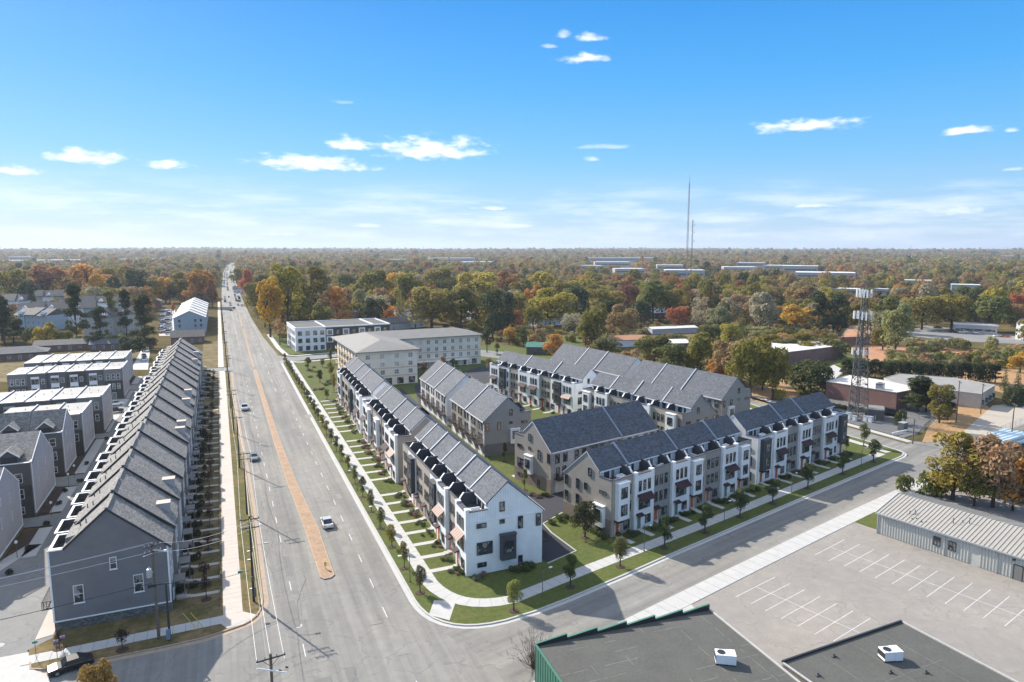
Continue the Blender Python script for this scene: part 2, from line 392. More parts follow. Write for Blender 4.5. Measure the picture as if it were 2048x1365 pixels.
M['headl'] = plain('headlamp_lens', (.75,.76,.78), .15, .03)
M['cream'] = siding('cream_siding', (.76,.68,.56), .25, line=.9)
M['creamband'] = plain('tan_band', (.55,.40,.27), .8, .1)
M['roofgrey'] = plain('grey_standing_roof', (.2,.19,.172), .75, .08, .4)
M['redbrick'] = brickm('red_brick', (.19,.08,.06), (.27,.125,.095), (.24,.19,.17), .25, .09)
M['tanmetal'] = siding('tan_metal_wall', (.47,.43,.37), .4, True)
M['greenmetal'] = plain('green_painted_metal', (.055,.17,.115), .45, .12, .8)
M['metalwall'] = plain('pale_metal_siding', (.52,.51,.455), .5, .1, .4, fine=3)
M['metalroof'] = plain('weathered_metal_roof', (.35,.325,.28), .5, .1, .3, fine=2)
M['bitumen'] = plain('bitumen_roof', (.085,.084,.074), .9, .22, .3, fine=3)
M['bitseam'] = plain('bitumen_seam', (.2,.2,.19), .9, .35, 1.2, fine=5)
M['houseroof'] = shingle('brown_grey_shingle', (.11,.10,.095))
M['houseblue'] = shingle('slate_shingle', (.085,.095,.11))
M['bluewall'] = siding('pale_blue_siding', (.33,.41,.47), .2, line=.85)
M['tanroof'] = plain('tan_metal_roof', (.27,.25,.225), .7, .1, .3)
M['paleroof'] = plain('pale_roof', (.62,.6,.57), .7, .1, .3)
M['blind'] = glassm('blue_window_glass', (.17,.17,.17), (.38,.37,.35), .6)

def leafm(name, by_random=None):
    m, nt, b = new_mat(name)
    at = NN(nt, 'ShaderNodeAttribute', attribute_name='leafvar')
    oi = NN(nt, 'ShaderNodeObjectInfo')
    if by_random is None: c = oi.outputs['Color']
    else:
        n = len(by_random)
        r = NN(nt, 'ShaderNodeValToRGB'); r.color_ramp.interpolation = 'CONSTANT'
        nz = NN(nt, 'ShaderNodeTexNoise'); nz.inputs['Scale'].default_value = .0035; nz.inputs['Detail'].default_value = 2
        nt.links.new(oi.outputs['Location'], nz.inputs['Vector'])
        fac = mth(nt, 'ADD', mth(nt, 'MULTIPLY', oi.outputs['Random'], .72), mth(nt, 'MULTIPLY', mth(nt, 'SUBTRACT', nz.outputs[0], .32), .8), clamp=True)
        nt.links.new(fac, r.inputs[0]); e = r.color_ramp.elements
        while len(e) < n: e.new(.5)
        for k, cc in enumerate(by_random): e[k].position = k / n; e[k].color = (*cc, 1)
        c = r.outputs[0]
    v = ramp(nt, at.outputs['Fac'], [(0, (.85,.86,.85)), (.5, (1.06,1.04,1)), (1, (1.3,1.22,1.05))])
    cc = mixc(nt, 1, c, v, 'MULTIPLY')
    nt.links.new(cc, b.inputs['Base Color']); b.inputs['Roughness'].default_value = .75; b.inputs['Specular IOR Level'].default_value = .15
    tr = NN(nt, 'ShaderNodeBsdfTranslucent'); nt.links.new(cc, tr.inputs[0])
    mx = NN(nt, 'ShaderNodeMixShader'); mx.inputs[0].default_value = .42
    out = nt.nodes['Material Output']; nt.links.new(b.outputs[0], mx.inputs[1]); nt.links.new(tr.outputs[0], mx.inputs[2]); nt.links.new(mx.outputs[0], out.inputs[0])
    return m
C_OLIVE=(0.225,0.197,0.048); C_YG=(0.364,0.310,0.060); C_GOLD=(0.535,0.341,0.060); C_ORANGE=(0.497,0.262,0.072); C_RUST=(0.317,0.159,0.066); C_RED=(.44,.17,.08)
C_BROWN=(.34,.23,.12); C_DARK=(.075,.09,.042); C_GREEN=(.15,.16,.05); C_GG=(0.257,0.259,0.127); C_MAR=(0.235,0.110,0.066); C_GREY=(0.364,0.320,0.210)
M['leaf'] = leafm('foliage')
M["leaf_far"] = leafm("autumn_foliage", [C_OLIVE, C_GREEN, C_DARK, C_OLIVE, C_YG, C_OLIVE, C_BROWN, C_GREEN, C_GREY, C_OLIVE, C_BROWN, C_OLIVE, C_RUST, C_BROWN, C_ORANGE, C_MAR])
# ---------------------------------------------------------------- ground
def sheet(name, pts, z, m, parent=None):
    a = sum(pts[i][0] * pts[(i + 1) % len(pts)][1] - pts[(i + 1) % len(pts)][0] * pts[i][1] for i in range(len(pts)))
    if a < 0: pts = pts[::-1]
    b = MB(); b.poly([(p[0], p[1], z) for p in pts]); return b.obj(name, m, parent, kind='structure')
def offset(pl, d):
    out = []
    for i, p in enumerate(pl):
        a = Vector(pl[max(0, i - 1)][:2]); b = Vector(pl[min(len(pl) - 1, i + 1)][:2]); t = (b - a).normalized(); n = Vector((-t.y, t.x))
        out.append((p[0] + n.x * d, p[1] + n.y * d))
    return out
def ribbon(name, pl, d0, d1, z0, z1, m, kind='structure'):
    """solid strip between two offsets of a polyline"""
    A = offset(pl, d0); B = offset(pl, d1); b = MB()
    for i in range(len(pl) - 1):
        q = [A[i], A[i + 1], B[i + 1], B[i]]
        if sum(q[k][0] * q[(k + 1) % 4][1] - q[(k + 1) % 4][0] * q[k][1] for k in range(4)) < 0: q = q[::-1]
        b.poly([(p[0], p[1], z1) for p in q])
        b.poly([(A[i][0], A[i][1], z0), (A[i + 1][0], A[i + 1][1], z0), (A[i + 1][0], A[i + 1][1], z1), (A[i][0], A[i][1], z1)])
        b.poly([(B[i][0], B[i][1], z0), (B[i + 1][0], B[i + 1][1], z0), (B[i + 1][0], B[i + 1][1], z1), (B[i][0], B[i][1], z1)])
    return b.obj(name, m, None, kind=kind)
# the land: one sheet to the horizon with low wooded rises far off
def hills_h(x, y):
    r = math.hypot(x, y)
    k = min(1, max(0, (r - 2600) / 5000))
    h = 18 * math.sin(x * .0011 + 1.3) * math.sin(y * .0009 + .4) + 12 * math.sin(x * .0027 + y * .0019) + 7 * math.sin(y * .005 + x * .0031)
    return .5 * k * (14 + h) * (.5 + .9 * min(1, max(0, (r - 3000) / 9000)))
def ground():
    m, nt, b = new_mat('woodland_floor')
    n1 = noise(nt, .02, 6, .7); n2 = noise(nt, .3, 5, .7); n4 = noise(nt, .0016, 3, .5)
    cc = ramp(nt, n1, [(.25, (.06,.06,.03)), (.42, (.13,.105,.06)), (.55, (.10,.088,.04)), (.68, (.2,.145,.09)), (.8, (.13,.11,.07))])
    cc = mixc(nt, 1, cc, ramp(nt, n2, [(.25, (.6,.6,.6)), (.75, (1.35,1.3,1.2))]), 'MULTIPLY')
    nt.links.new(cc, b.inputs['Base Color']); b.inputs['Roughness'].default_value = 1; b.inputs['Specular IOR Level'].default_value = 0
    rs = [0, 30, 60, 120, 240, 500, 900, 1500, 2200] + [2600 * 1.06 ** k for k in range(1, 42)]
    na = 220; v = [(0, 0, -.08)]; f = []
    for r in rs[1:]:
        for k in range(na):
            t = 2 * PI * k / na; x = r * math.sin(t); y = r * math.cos(t); v.append((x, y, hills_h(x, y) - .08))
    for k in range(na): f.append((0, 1 + (k + 1) % na, 1 + k))
    for i in range(len(rs) - 2):
        for k in range(na):
            a = 1 + i * na; f.append((a + k, a + (k + 1) % na, a + na + (k + 1) % na, a + na + k))
    me = bpy.data.meshes.new('ground'); me.from_pydata(v, [], f); me.materials.append(m)
    me.polygons.foreach_set('use_smooth', [True] * len(me.polygons))
    link('ground', me, kind='structure')
ground()
def bez(a, b, c, n=8):
    return [((1 - t) ** 2 * a[0] + 2 * t * (1 - t) * b[0] + t * t * c[0], (1 - t) ** 2 * a[1] + 2 * t * (1 - t) * b[1] + t * t * c[1]) for t in [i / n for i in range(n + 1)]]
# main road: bends slightly right far off
LE = [(3.9, 60), (3.9, 97), (4.0, 135), (3.4, 170), (3.0, 200), (2.5, 250), (2.3, 330), (1.8, 480), (1.5, 712), (3, 1000), (8, 1500), (20, 2100), (60, 3000), (110, 3800)]
RE = [(24.5, 60), (23.4, 85), (23.4, 130), (23.4, 200), (23.6, 330), (19.8, 430), (18.6, 520), (18.4, 712), (20, 1000), (26, 1500), (40, 2100), (80, 3000), (130, 3800)]
sheet('main_road', [(-60, 20), (-60, 91)] + [(x - 1, y) for x, y in LE[1:]] + [(x + 1, y) for x, y in RE[:0:-1]] + [(36, 84), (60, 74), (60, 20)], 0.0, M['asph'])
CRV = bez((23.4, 90), (23.6, 79.8), (33, 80.1), 9)
NC = [(23.6, 318), (23.4, 200), (23.4, 130)] + CRV + [(37.7, 80.6), (43.7, 81.9), (54, 84.6), (64.1, 87.5), (79.3, 91.6), (105.3, 98.7), (120.8, 102.8), (136, 106.8), (148.5, 110.0)] + bez((149.6, 110.4), (153.6, 111.6), (153, 116), 5) + [(153, 140), (156, 175), (160, 215)]
sheet('cross_street', [(30, 66), (46.8, 73.0), (68.6, 79.1), (92, 85.5), (126.8, 94.3), (150, 100), (190, 110), (240, 124), (240, 134), (166, 116), (163, 122), (163, 150), (168, 230), (158, 230), (152, 110), (120, 103.5), (60, 87), (33, 81), (24, 82)], 0.006, M['asphx'])
# developed block on the right: lawn ground raised to kerb height
BLK = NC + [(150, 300), (130, 330), (50.5, 316), (36, 312.5)]
sheet('block_lawn', BLK, .125, M['lawn'])
ribbon('kerb', NC, -.32, 0, -.02, .15, M['kerb'])
ribbon('gutter', NC, -.95, -.3, -.02, .014, M['conc'])
# sidewalks of the right block
SWC = [(26.7, 316), (26.7, 200), (26.7, 130), (26.7, 98)] + bez((26.7, 94), (27.6, 84.6), (36, 84.6), 8) + [(49.3, 88.2), (62.2, 91.4), (78, 95.4), (94, 99.6), (108, 103.4), (136, 110.9), (147, 113.8)]
ribbon('sidewalk', SWC, -1.15, 1.15, .1, .145, M['conc'])
b = MB()
pts = SWC
for i in range(len(pts) - 1):
    a = Vector(pts[i]); c = Vector(pts[i + 1]); L = (c - a).length; t = (c - a) / L; n = Vector((-t.y, t.x)); k = .8
    while k < L:
        q = a + t * k; p = [q + n * 1.15, q - n * 1.15, q - n * 1.15 + t * .03, q + n * 1.15 + t * .03]
        b.poly([(x.x, x.y, .149) for x in p][::-1]); k += 1.6
b.obj('sidewalk_joint', M['mulch'], None, kind='structure')
# kerb ramp with tactile plate at the corner
b = MB(); b.flat([G(*q) for q in ((868,1203),(912,1204),(899,1243),(858,1232))], .1, .151); b.obj('kerb_ramp', M['conc'], None, kind='structure')
b = MB(); b.flat([G(*q) for q in ((866,1221),(889,1229),(881,1234),(859,1226))], .12, .16); b.obj('tactile_plate', M['kerb'], None, kind='structure')
# north side street and forecourts
sheet('side_street', [(22.8, 311), (30, 314.5), (52, 320), (125, 338), (124, 347), (50, 330.5), (30, 327), (22.8, 333)], .135, M['asph_side'])
ribbon('sidewalk', [(26.5, 313.5), (31, 310.5), (50, 315), (90, 325)], -1, 1, .1, .155, M['conc'])
ribbon('sidewalk', [(24.6, 420), (25.4, 360), (27, 334), (31, 330), (50, 334)], -1.1, 1.1, .0, .155, M['conc'])
sheet('verge', [(20.6, 420), (23.4, 334), (24.4, 334), (24.4, 360), (23.2, 430)], .05, M['verge'])
sheet('apartment_lawn', [(26, 336), (50, 336), (80, 345), (80, 400), (24, 420)], .03, M['lawn'])
sheet('alley', [(45.7, 93.0), (51.9, 95.2), (51.4, 103), (51.8, 107.5), (57.9, 111.2), (57.9, 119), (55.8, 124), (55.9, 148), (57, 212), (58, 237), (48, 237), (45.7, 180)], .150, M['asph_dark'])
ribbon('kerb', [(45.7, 92.7), (52.1, 94.9), (51.6, 103), (52, 107.3), (57.6, 110.6)], -.12, .12, .1, .2, M['kerb'])
sheet('alley', [(57.9, 110.4), (100.4, 121.7), (113, 126), (124, 140), (121, 186), (114, 228), (105, 226), (113.7, 182), (114.5, 136), (104, 131.5), (91, 128.4), (60.5, 120.7), (57.9, 119)], .154, M['asph_dark'])
sheet('parking_court', [G(*p) for p in ((828,772),(962,734),(1008,726),(1020,742),(985,762),(905,790),(868,802),(838,812))], .158, M['asph_dark'])
sheet('access_lane', [G(*p) for p in ((830,822),(900,792),(985,765),(1040,738),(1075,742),(1015,772),(905,806),(850,835))], .15, M['asph_side'])
sheet('access_lane', [G(*p) for p in ((952,700),(1010,705),(1090,722),(1075,735),(1000,718),(950,712))], .16, M['asph_side'])
sheet('access_path', [(57.5, 130.5), (79, 138.5), (78, 142), (57, 134)], .16, M['conc'])
# right street sides
ribbon('sidewalk', [(149.5, 113.5), (149.8, 150), (152, 190)], -1, 1, .1, .155, M['conc'])
ribbon('sidewalk', [(163.2, 118), (163.2, 150), (167, 200)], -1, 1, -.02, .1, M['conc'])
sheet('verge', [(160.6, 117), (162.1, 117), (162.2, 150), (165.6, 200), (163.6, 200), (160.8, 150)], .03, M['verge'])
# far (south) side of the cross street: kerb walk, wedge of grass, car park
SS = [(30, 66.0), (46.8, 73.4), (55.2, 75.7), (68.6, 79.3), (92.1, 85.5), (108.7, 89.8), (126.8, 94.3), (142, 98.6)]
sheet('car_park', [(31, 64.5), (58.3, 74.6), (75, 79.0), (105.3, 87.1), (140, 96), (150, 30), (20, 20)], .03, M['lotm'])
ribbon('sidewalk', SS, -3.1, 0, .0, .09, M['conc'])
b = MB()
for i in range(len(SS) - 1):
    a = Vector(SS[i]); c = Vector(SS[i + 1]); L = (c - a).length; t = (c - a) / L; n = Vector((t.y, -t.x)); k = .5
    while k < L:
        q = a + t * k; b.poly([(x.x, x.y, .094) for x in (q, q + n * 3.1, q + n * 3.1 + t * .04, q + t * .04)]); k += 2.4
b.obj('sidewalk_joint', M['mulch'], None, kind='structure')
sheet('apron', [(47.5, 70.6), (59, 73.6), (58.4, 71.2), (52, 67), (33, 66)], .06, M['conc'])
sheet('verge', [G(*p) for p in ((1697,1041),(1800,988.5),(1850,975),(1850,1010),(1753,1060))], .06, M['lawn'])
b = MB()
def bar(px0, px1, wd, z, b=b):
    a = Vector(G(*px0)); c = Vector(G(*px1)); t = (c - a).normalized(); n = Vector((-t.y, t.x)) * wd / 2
    b.poly([(x.x, x.y, z) for x in (a - n, c - n, c + n, a + n)])
def z2(x, y): return (1500 + x / 2.936, 900 + y / 2.936)
for l in ([(380,620),(557,527)],[(463,653),(643,556)],[(553,684),(727,587)],[(643,718),(815,617)],[(735,753),(908,648)],[(832,790),(1001,680)],[(930,828),(1100,713)],[(1038,865),(1200,748)],[(1145,905),(1305,785)],[(1253,947),(1413,822)],[(1368,990),(1524,862)],[(1495,1037),(1650,905)],
          [(-85,825),(148,748)] if 0 else [(-85,866),(148,748)],[(5,905),(233,787)],[(90,947),(320,823)],[(183,992),(412,862)],[(278,1038),(507,905)],[(380,1085),(605,947)],[(490,1125),(707,990)]):
    bar(z2(*l[0]), z2(*l[1]), .11, .036)
bar(z2(480,575), z2(1609,985), .1, .039); bar(z2(40,808), z2(640,1075), .1, .039)
b.obj('parking_line', M['paint'], None, kind='structure')
# left block
LB = [(-23.8, 93.8), (-23.4, 92.2), (-21.0, 91.0), (-13.9, 91.0), (-8.2, 91.0), (-4.3, 91.2), (-1.8, 91.9)] + bez((0.5, 92.6), (3.0, 93.8), (3.3, 98.5), 5) + [(3.4, 135), (3.1, 165), (2.5, 200), (2.1, 250), (2.0, 299)]
sheet('left_block_ground', LB + [(-24, 299), (-24, 250), (-22.3, 99), (-24.5, 97)], .12, M['lawnL'])
ribbon('kerb', LB, 0, .22, -.02, .16, M['kerbtan']); ribbon('gutter', LB, -.75, 0, -.02, .012, M['kerbtan'])
# sidewalk slabs one by one
k = 0; y = 96.2
slabm = None
while y < 300:
    h = 1.5 if y < 200 else 3.0
    xl = -2.0 - (y - 95) * .0025
    b = MB(); b.box(0, 0, .1, 2.5, h - .035, .155 + R.uniform(-.004, .004)); b.obj('sidewalk_slab', M['conc_pink'], None, loc=(xl, y, 0), kind='structure')
    y += h; k += 1
x = -24.6
while x < -2.3:
    b = MB(); b.box(0, 0, .1, 1.46, 2.1, .153 + R.uniform(-.003, .003)); o = b.obj('sidewalk_slab', M['conc'], None, loc=(x, 93.35 + (x + 24.6) * .03, 0), kind='structure'); x += 1.5
b = MB(); b.flat([(-2.3, 94), (-2.3, 96.2), (.5, 96.2), (2.4, 94.4), (0.8, 92.9), (-1.5, 92.4)], .1, .14); b.obj('kerb_ramp', M['conc_pink'], None, kind='structure')
b = MB(); b.flat([(-1.6, 92.9), (-1.2, 92.55), (1.4, 93.6), (1.1, 94.1)], .13, .15); b.obj('tactile_plate', M['kerb'], None, kind='structure')
sheet('verge', [(.75, 96.4), (3.2, 98.2), (3.35, 135), (2.9, 170), (2.3, 200), (1.95, 250), (1.9, 299), (.1, 299), (.35, 200), (.6, 140)], .135, M['verge'])
# alley west of the long row, lanes and forecourts
sheet('rear_alley', [(-22.3, 99), (-24.6, 97), (-24.0, 93.6), (-26.5, 90), (-60, 88), (-80, 99), (-60, 115), (-36.5, 121), (-35, 128), (-30.3, 140), (-30, 225), (-30, 300), (-23.5, 300)], .09, M['asph_side'])
sheet('driveway_apron', [G(*p) for p in ((-120,1340),(57,1306),(62,1322),(64,1340),(80,1346),(97,1350),(104,1385),(-120,1430))], .1, M['conc'])
sheet('forecourt', [(-33.9, 227.5), (-30, 227), (-30, 256.5), (-70, 262), (-70, 228)], .094, M['conc'])
for y0, y1 in ((165.2, 172.4), (204.8, 209.8), (142.3, 147.5), (272.5, 282.5)):
    sheet('lane', [(-29.9, y0 - .6), (-29.9, y1 + .6), (-34, y1), (-75, y1 + 3), (-75, y0 + 3), (-34, y0)], .098, M['asph_side'])
for y0, y1 in ((128, 141), (149, 164.5), (173.5, 203.5), (211, 227), (257.5, 271), (284, 300)):
    bb = MB(); yy = y0
    while yy < y1 - .5:
        hh = min(1.5, y1 - yy); bb.box(-32.2, yy, .05, -30.1, yy + hh - .05, .15); yy += 1.5
    bb.obj('alley_walk', M['conc'], None, kind='structure')
    sheet('mulch_bed', [(-33.9, y0), (-32.25, y0), (-32.25, y1), (-33.9, y1)], .14, M['mulch'])
b = MB(); b.flat([(-36.8, 117), (-30.2, 133), (-32.4, 133.5), (-39.5, 117.5)], .05, .15); b.obj('alley_walk', M['conc'], None, kind='structure')
sheet('rear_apron', [(-22.4, 99.8), (-24.3, 99.2), (-24.3, 108), (-22.4, 108)], .13, M['conc_pink'])
# west cross street and the drive behind the row
sheet('west_street', [(3, 300.5), (3.0, 309), (-24, 310), (-30, 300), (-70, 303), (-70, 297), (-30, 286), (-24, 300)], .02, M['asph_side'])
sheet('house_drive', [G(*p) for p in ((262,740),(296,740),(300,700),(283,699))], .03, M['conc'])
sheet('lawn_patch', [(1.9, 310.5), (-9, 310.5), (-10, 400), (1.6, 400)], .03, M['lawnL'])
sheet('sidewalk', [(-2.6, 310.5), (-.4, 310.5), (-.9, 700), (-2.9, 700)], .06, M['conc_pink'])
sheet('side_lot', [G(*p) for p in ((318,672),(352,672),(350,620),(322,618))], .03, M['conc'])
sheet('lawn_patch', [(-38, 304), (-90, 308), (-100, 372), (-36, 372)], .02, M['lawnL'])
# medians
def median(pts, name='median'):
    b = MB(); b.flat(pts, .0, .16); o = b.obj(name, M['kerbtan'], None, kind='structure')
    c = Vector((sum(p[0] for p in pts) / len(pts), sum(p[1] for p in pts) / len(pts)))
    q = [(p[0] + (.22 if p[0] < c.x else -.22), p[1] + (.5 if p[1] < c.y - 3 else (-.5 if p[1] > c.y + 3 else 0))) for p in pts]
    b = MB(); b.flat(q, .1, .175); b.obj('median_paving', M['medianm'], o)
median([(12.2, 101.4), (13.2, 101.4), (13.9, 102.2), (14.0, 121), (12.9, 150), (12.4, 185), (12.0, 292), (11.7, 298.5), (10.9, 298.5), (10.6, 290), (10.6, 180), (10.9, 150), (11.5, 125), (11.7, 102.2)])
median([(10.9, 303), (11.6, 303), (11.8, 340), (12.3, 455), (11.5, 455), (10.9, 340)])
median([(11.3, 470), (12.2, 470), (12.6, 560), (11.9, 560)])
# painted lane dashes and arrows
b = MB()
def dash(x, y, L, wd=.13): b.poly([(x - wd / 2, y, .012), (x + wd / 2, y, .012), (x + wd / 2, y + L, .012), (x - wd / 2, y + L, .012)])
for X, ys in ((7.3, 64), (18.6, 60), (21.2, 58)):
    if X == 21.2: continue
    y = ys
    while y < 620:
        dash(X + R.uniform(-.03, .03), y, 3.0 if y < 400 else 5); y += 9.0
y = 250
while y < 1400:
    dash(16.2, y, 6, .16); y += 18
b.obj('lane_marking', M['paint'], None, kind='structure')
b = MB(); b.lathe((7.2, 89.6, .0), [(.55, .008), (.55, .016)], 14); b.obj('manhole_cover', M['kerb'], None, kind='structure')
b = MB(); b.lathe((-28.2, 99.6, .09), [(.6, .008), (.6, .016)], 14); b.obj('manhole_cover', M['kerb'], None, kind='structure')
# odd ground east of the block
sheet('gravel_yard', [(165, 121.5), (172, 122.5), (182, 128), (199, 136), (205, 152), (197, 168), (166, 172), (165, 140)], .04, asphalt('compound_gravel', (.13,.13,.135), (.17,.165,.16), tracks=False))
sheet('straw_ground', [(165.5, 116.5), (181, 112.5), (188, 118), (213, 127), (225, 138), (214, 152), (206, 152), (199, 135), (181, 126)], .03, M['straw'])
sheet('tan_driveway', [G(*p) for p in ((1925,866),(1950,885),(2060,845),(2100,800),(1985,812))], .05, M['tan'])
sheet('red_field', [G(*p) for p in ((1700,690),(1730,728),(1810,728),(1925,712),(1960,700),(1800,692))], .03, M['dirt'])
sheet('red_field', [G(*p) for p in ((1505,765),(1560,755),(1600,790),(1560,815),(1500,800))], .03, M['straw'])
sheet('clay_ground', [G(*p) for p in ((1650,770),(1700,745),(1860,750),(2020,790),(2048,770),(2048,740),(1720,735))], .02, M['straw'])
sheet('grass_field', [G(*p) for p in ((1668,730),(1680,712),(1735,716),(1712,735))], .04, grassm('bright_grass', (.07,.11,.025), (.14,.2,.05)))
sheet('east_car_park', [G(*p) for p in ((1812,662),(1850,652),(2060,672),(2060,690),(1900,682),(1815,672))], .05, M['asph_side'])
sheet('yard_road', [G(*p) for p in ((1640,742),(1668,730),(1690,742),(1655,770))], .03, M['conc'])
sheet('grass_field', [G(*p) for p in ((1080,700),(1180,700),(1165,672),(1090,672))], .03, M['lawn'])
sheet('grass_field', [G(*p) for p in ((1330,700),(1500,700),(1480,655),(1330,655))], .03, M['lawnL'])

# patches, tar seams and stains on the carriageway and the car park
PATCH = [asphalt('patch_dark', (.175,.17,.162), (.195,.186,.172), tracks=False), asphalt('patch_light', (.232,.223,.206), (.252,.238,.215), tracks=False), plain('tar_seal', (.05,.05,.052), .6, .2, 2)]
rp = random.Random(12); k = 0
for (x0, x1, y0, y1, n) in ((4.6, 10.2, 100, 300, 12), (14.2, 22.6, 90, 300, 12), (4.6, 22, 60, 95, 5)):
    for _ in range(n):
        x = rp.uniform(x0, x1 - 1); y = rp.uniform(y0, y1); wd = rp.uniform(.6, 2.2); ln = rp.uniform(1.2, 9); b = MB(); zz = .009 + .0004 * k
        q = [(x + rp.uniform(-.1, .1), y), (x + wd, y + rp.uniform(-.2, .2)), (x + wd + rp.uniform(-.1, .1), y + ln), (x + rp.uniform(-.1, .1), y + ln + rp.uniform(-.2, .2))]; b.poly([(a, c, zz) for a, c in q]); b.obj('road_patch', PATCH[rp.random() < .4], None, kind='structure'); k += 1
b = MB()
def seam(x, y, dx, dy, n, z):
    for i in range(n):
        x2 = x + dx + rp.uniform(-.35, .35) * abs(dy) ; y2 = y + dy + rp.uniform(-.35, .35) * abs(dx); t = Vector((x2 - x, y2 - y)).normalized() * .028; b.poly([(x + t.y, y - t.x, z), (x2 + t.y, y2 - t.x, z), (x2 - t.y, y2 + t.x, z), (x - t.y, y + t.x, z)]); x, y = x2, y2
for _ in range(22): seam(rp.uniform(4.5, 9), rp.uniform(92, 330), .9, 0.1, rp.randint(2, 6), .024)
for _ in range(18): seam(rp.uniform(14.2, 18), rp.uniform(85, 330), .9, 0.1, rp.randint(2, 6), .024)
for _ in range(20): seam(rp.choice([5.7, 7.4, 9.0, 16.4, 18.8, 20.7]) + rp.uniform(-.1, .1), rp.uniform(85, 300), .02, 1.3, rp.randint(4, 12), .026)
for _ in range(4): seam(rp.uniform(40, 140), rp.uniform(40, 60), 1.5, .5, 8, .034)
b.obj('tar_seam', PATCH[2], None, kind='structure')
for _ in range(12):
    x = rp.uniform(70, 128); y = rp.uniform(52, 82); b = MB(); b.poly([(x + rp.uniform(2, 4) * math.cos(a), y + rp.uniform(1, 2.2) * math.sin(a), .0325 + _ * .0003) for a in [i * PI / 5 for i in range(10)]])
    if y < 76 + (x - 70) * .25: b.obj('stain', asphalt('lot_stain_%d' % _, (.23,.21,.195), (.31,.28,.25), tracks=False) if _ < 2 else bpy.data.materials['lot_stain_%d' % (_ % 2)] if 'lot_stain_%d' % (_ % 2) in bpy.data.materials else PATCH[1], None, kind='structure')
# ---------------------------------------------------------------- windows, doors
_win = {}
def win_mesh(w, h, nx, ny, fm, gm, fw=.09, d=.09, sill=False):
    k = (round(w, 2), round(h, 2), nx, ny, fm, gm, sill)
    if k in _win: return _win[k]
    b = MB(); x = w / 2
    b.box(-x, -d, 0, -x + fw, 0, h); b.box(x - fw, -d, 0, x, 0, h); b.box(-x + fw, -d, 0, x - fw, 0, fw); b.box(-x + fw, -d, h - fw, x - fw, 0, h)
    for i in range(1, nx): c = -x + w * i / nx; b.box(c - fw * .4, -d * .9, fw, c + fw * .4, 0, h - fw)
    for i in range(1, ny): c = h * i / ny; b.box(-x + fw, -d * .8, c - .035, x - fw, 0, c + .035)
    if sill: b.box(-x - .08, -d - .06, -.08, x + .08, 0, 0)
    f = b.mesh('window', M[fm]); g = MB(); g.box(-x + fw, -d * .45, fw, x - fw, -.005, h - fw)
    _win[k] = (f, g.mesh('pane', M[gm])); return _win[k]
FACE = {'f': 0, 'r': PI / 2, 'b': PI, 'l': -PI / 2}
def window(p, x, y, z, w, h, face='f', nx=1, ny=2, fm='wframe', gm='glass', sill=False, label=None):
    f, g = win_mesh(w, h, nx, ny, fm, gm, sill=sill)
    o = link('window', f, p, (x, y, z), FACE[face]); link('pane', g, o)
    if label: o['label'] = label
    return o
_dm = {}
def door(p, x, y, z, face='f', m='door_o', w=.95, h=2.2):
    if m not in _dm:
        b = MB(); b.box(-w/2 - .08, -.06, 0, -w/2, 0, h + .08); b.box(w/2, -.06, 0, w/2 + .08, 0, h + .08); b.box(-w/2, -.06, h, w/2, 0, h + .08)
        b.box(-w / 2, -.04, 0, w / 2, 0, h, 1); b.box(w/2 - .16, -.1, 1.0, w/2 - .08, -.04, 1.12)
        _dm[m] = b.mesh('door', [M['trim'], M[m]])
    return link('door', _dm[m], p, (x, y, z), FACE[face])
_cm = {}
def canopy(p, x, y, z, w=1.5, d=.85, face='f'):
    k = round(w, 1)
    if k not in _cm:
        b = MB(); b.prism([(-w/2, 0, .0), (-w/2, -d, -.12), (-w/2, -d, .02), (-w/2, 0, .3)], (w, 0, 0)); b.tube((-w/2 + .1, 0, -.35), (-w/2 + .1, -d + .1, -.08), .025, n=4); b.tube((w/2 - .1, 0, -.35), (w/2 - .1, -d + .1, -.08), .025, n=4)
        _cm[k] = b.mesh('door_canopy', M['awn'])
    return link('door_canopy', _cm[k], p, (x, y, z), FACE[face])
_am = {}
def awning(p, x, y, z, w=3.2, stripes=False):
    k = (round(w, 1), stripes)
    if k not in _am:
        b = MB(); n = int(w / .32); dw = w / n
        for i in range(n):
            x0 = -w / 2 + i * dw; g = .015
            b.prism([(x0 + g, -.0, .95), (x0 + g, -1.15, .0), (x0 + g, -1.15, -.08), (x0 + g, 0, .85)], (dw - 2 * g, 0, 0), i % 2)
        b.prism([(-w/2, 0, .80), (-w/2, -1.1, -.08), (-w/2, 0, .70)], (w, 0, 0), 0)
        _am[k] = b.mesh('awning', [M['awnr'], M['awnw']] if stripes else [M['awn'], M['awn']])
    return link('awning', _am[k], p, (x, y, z))
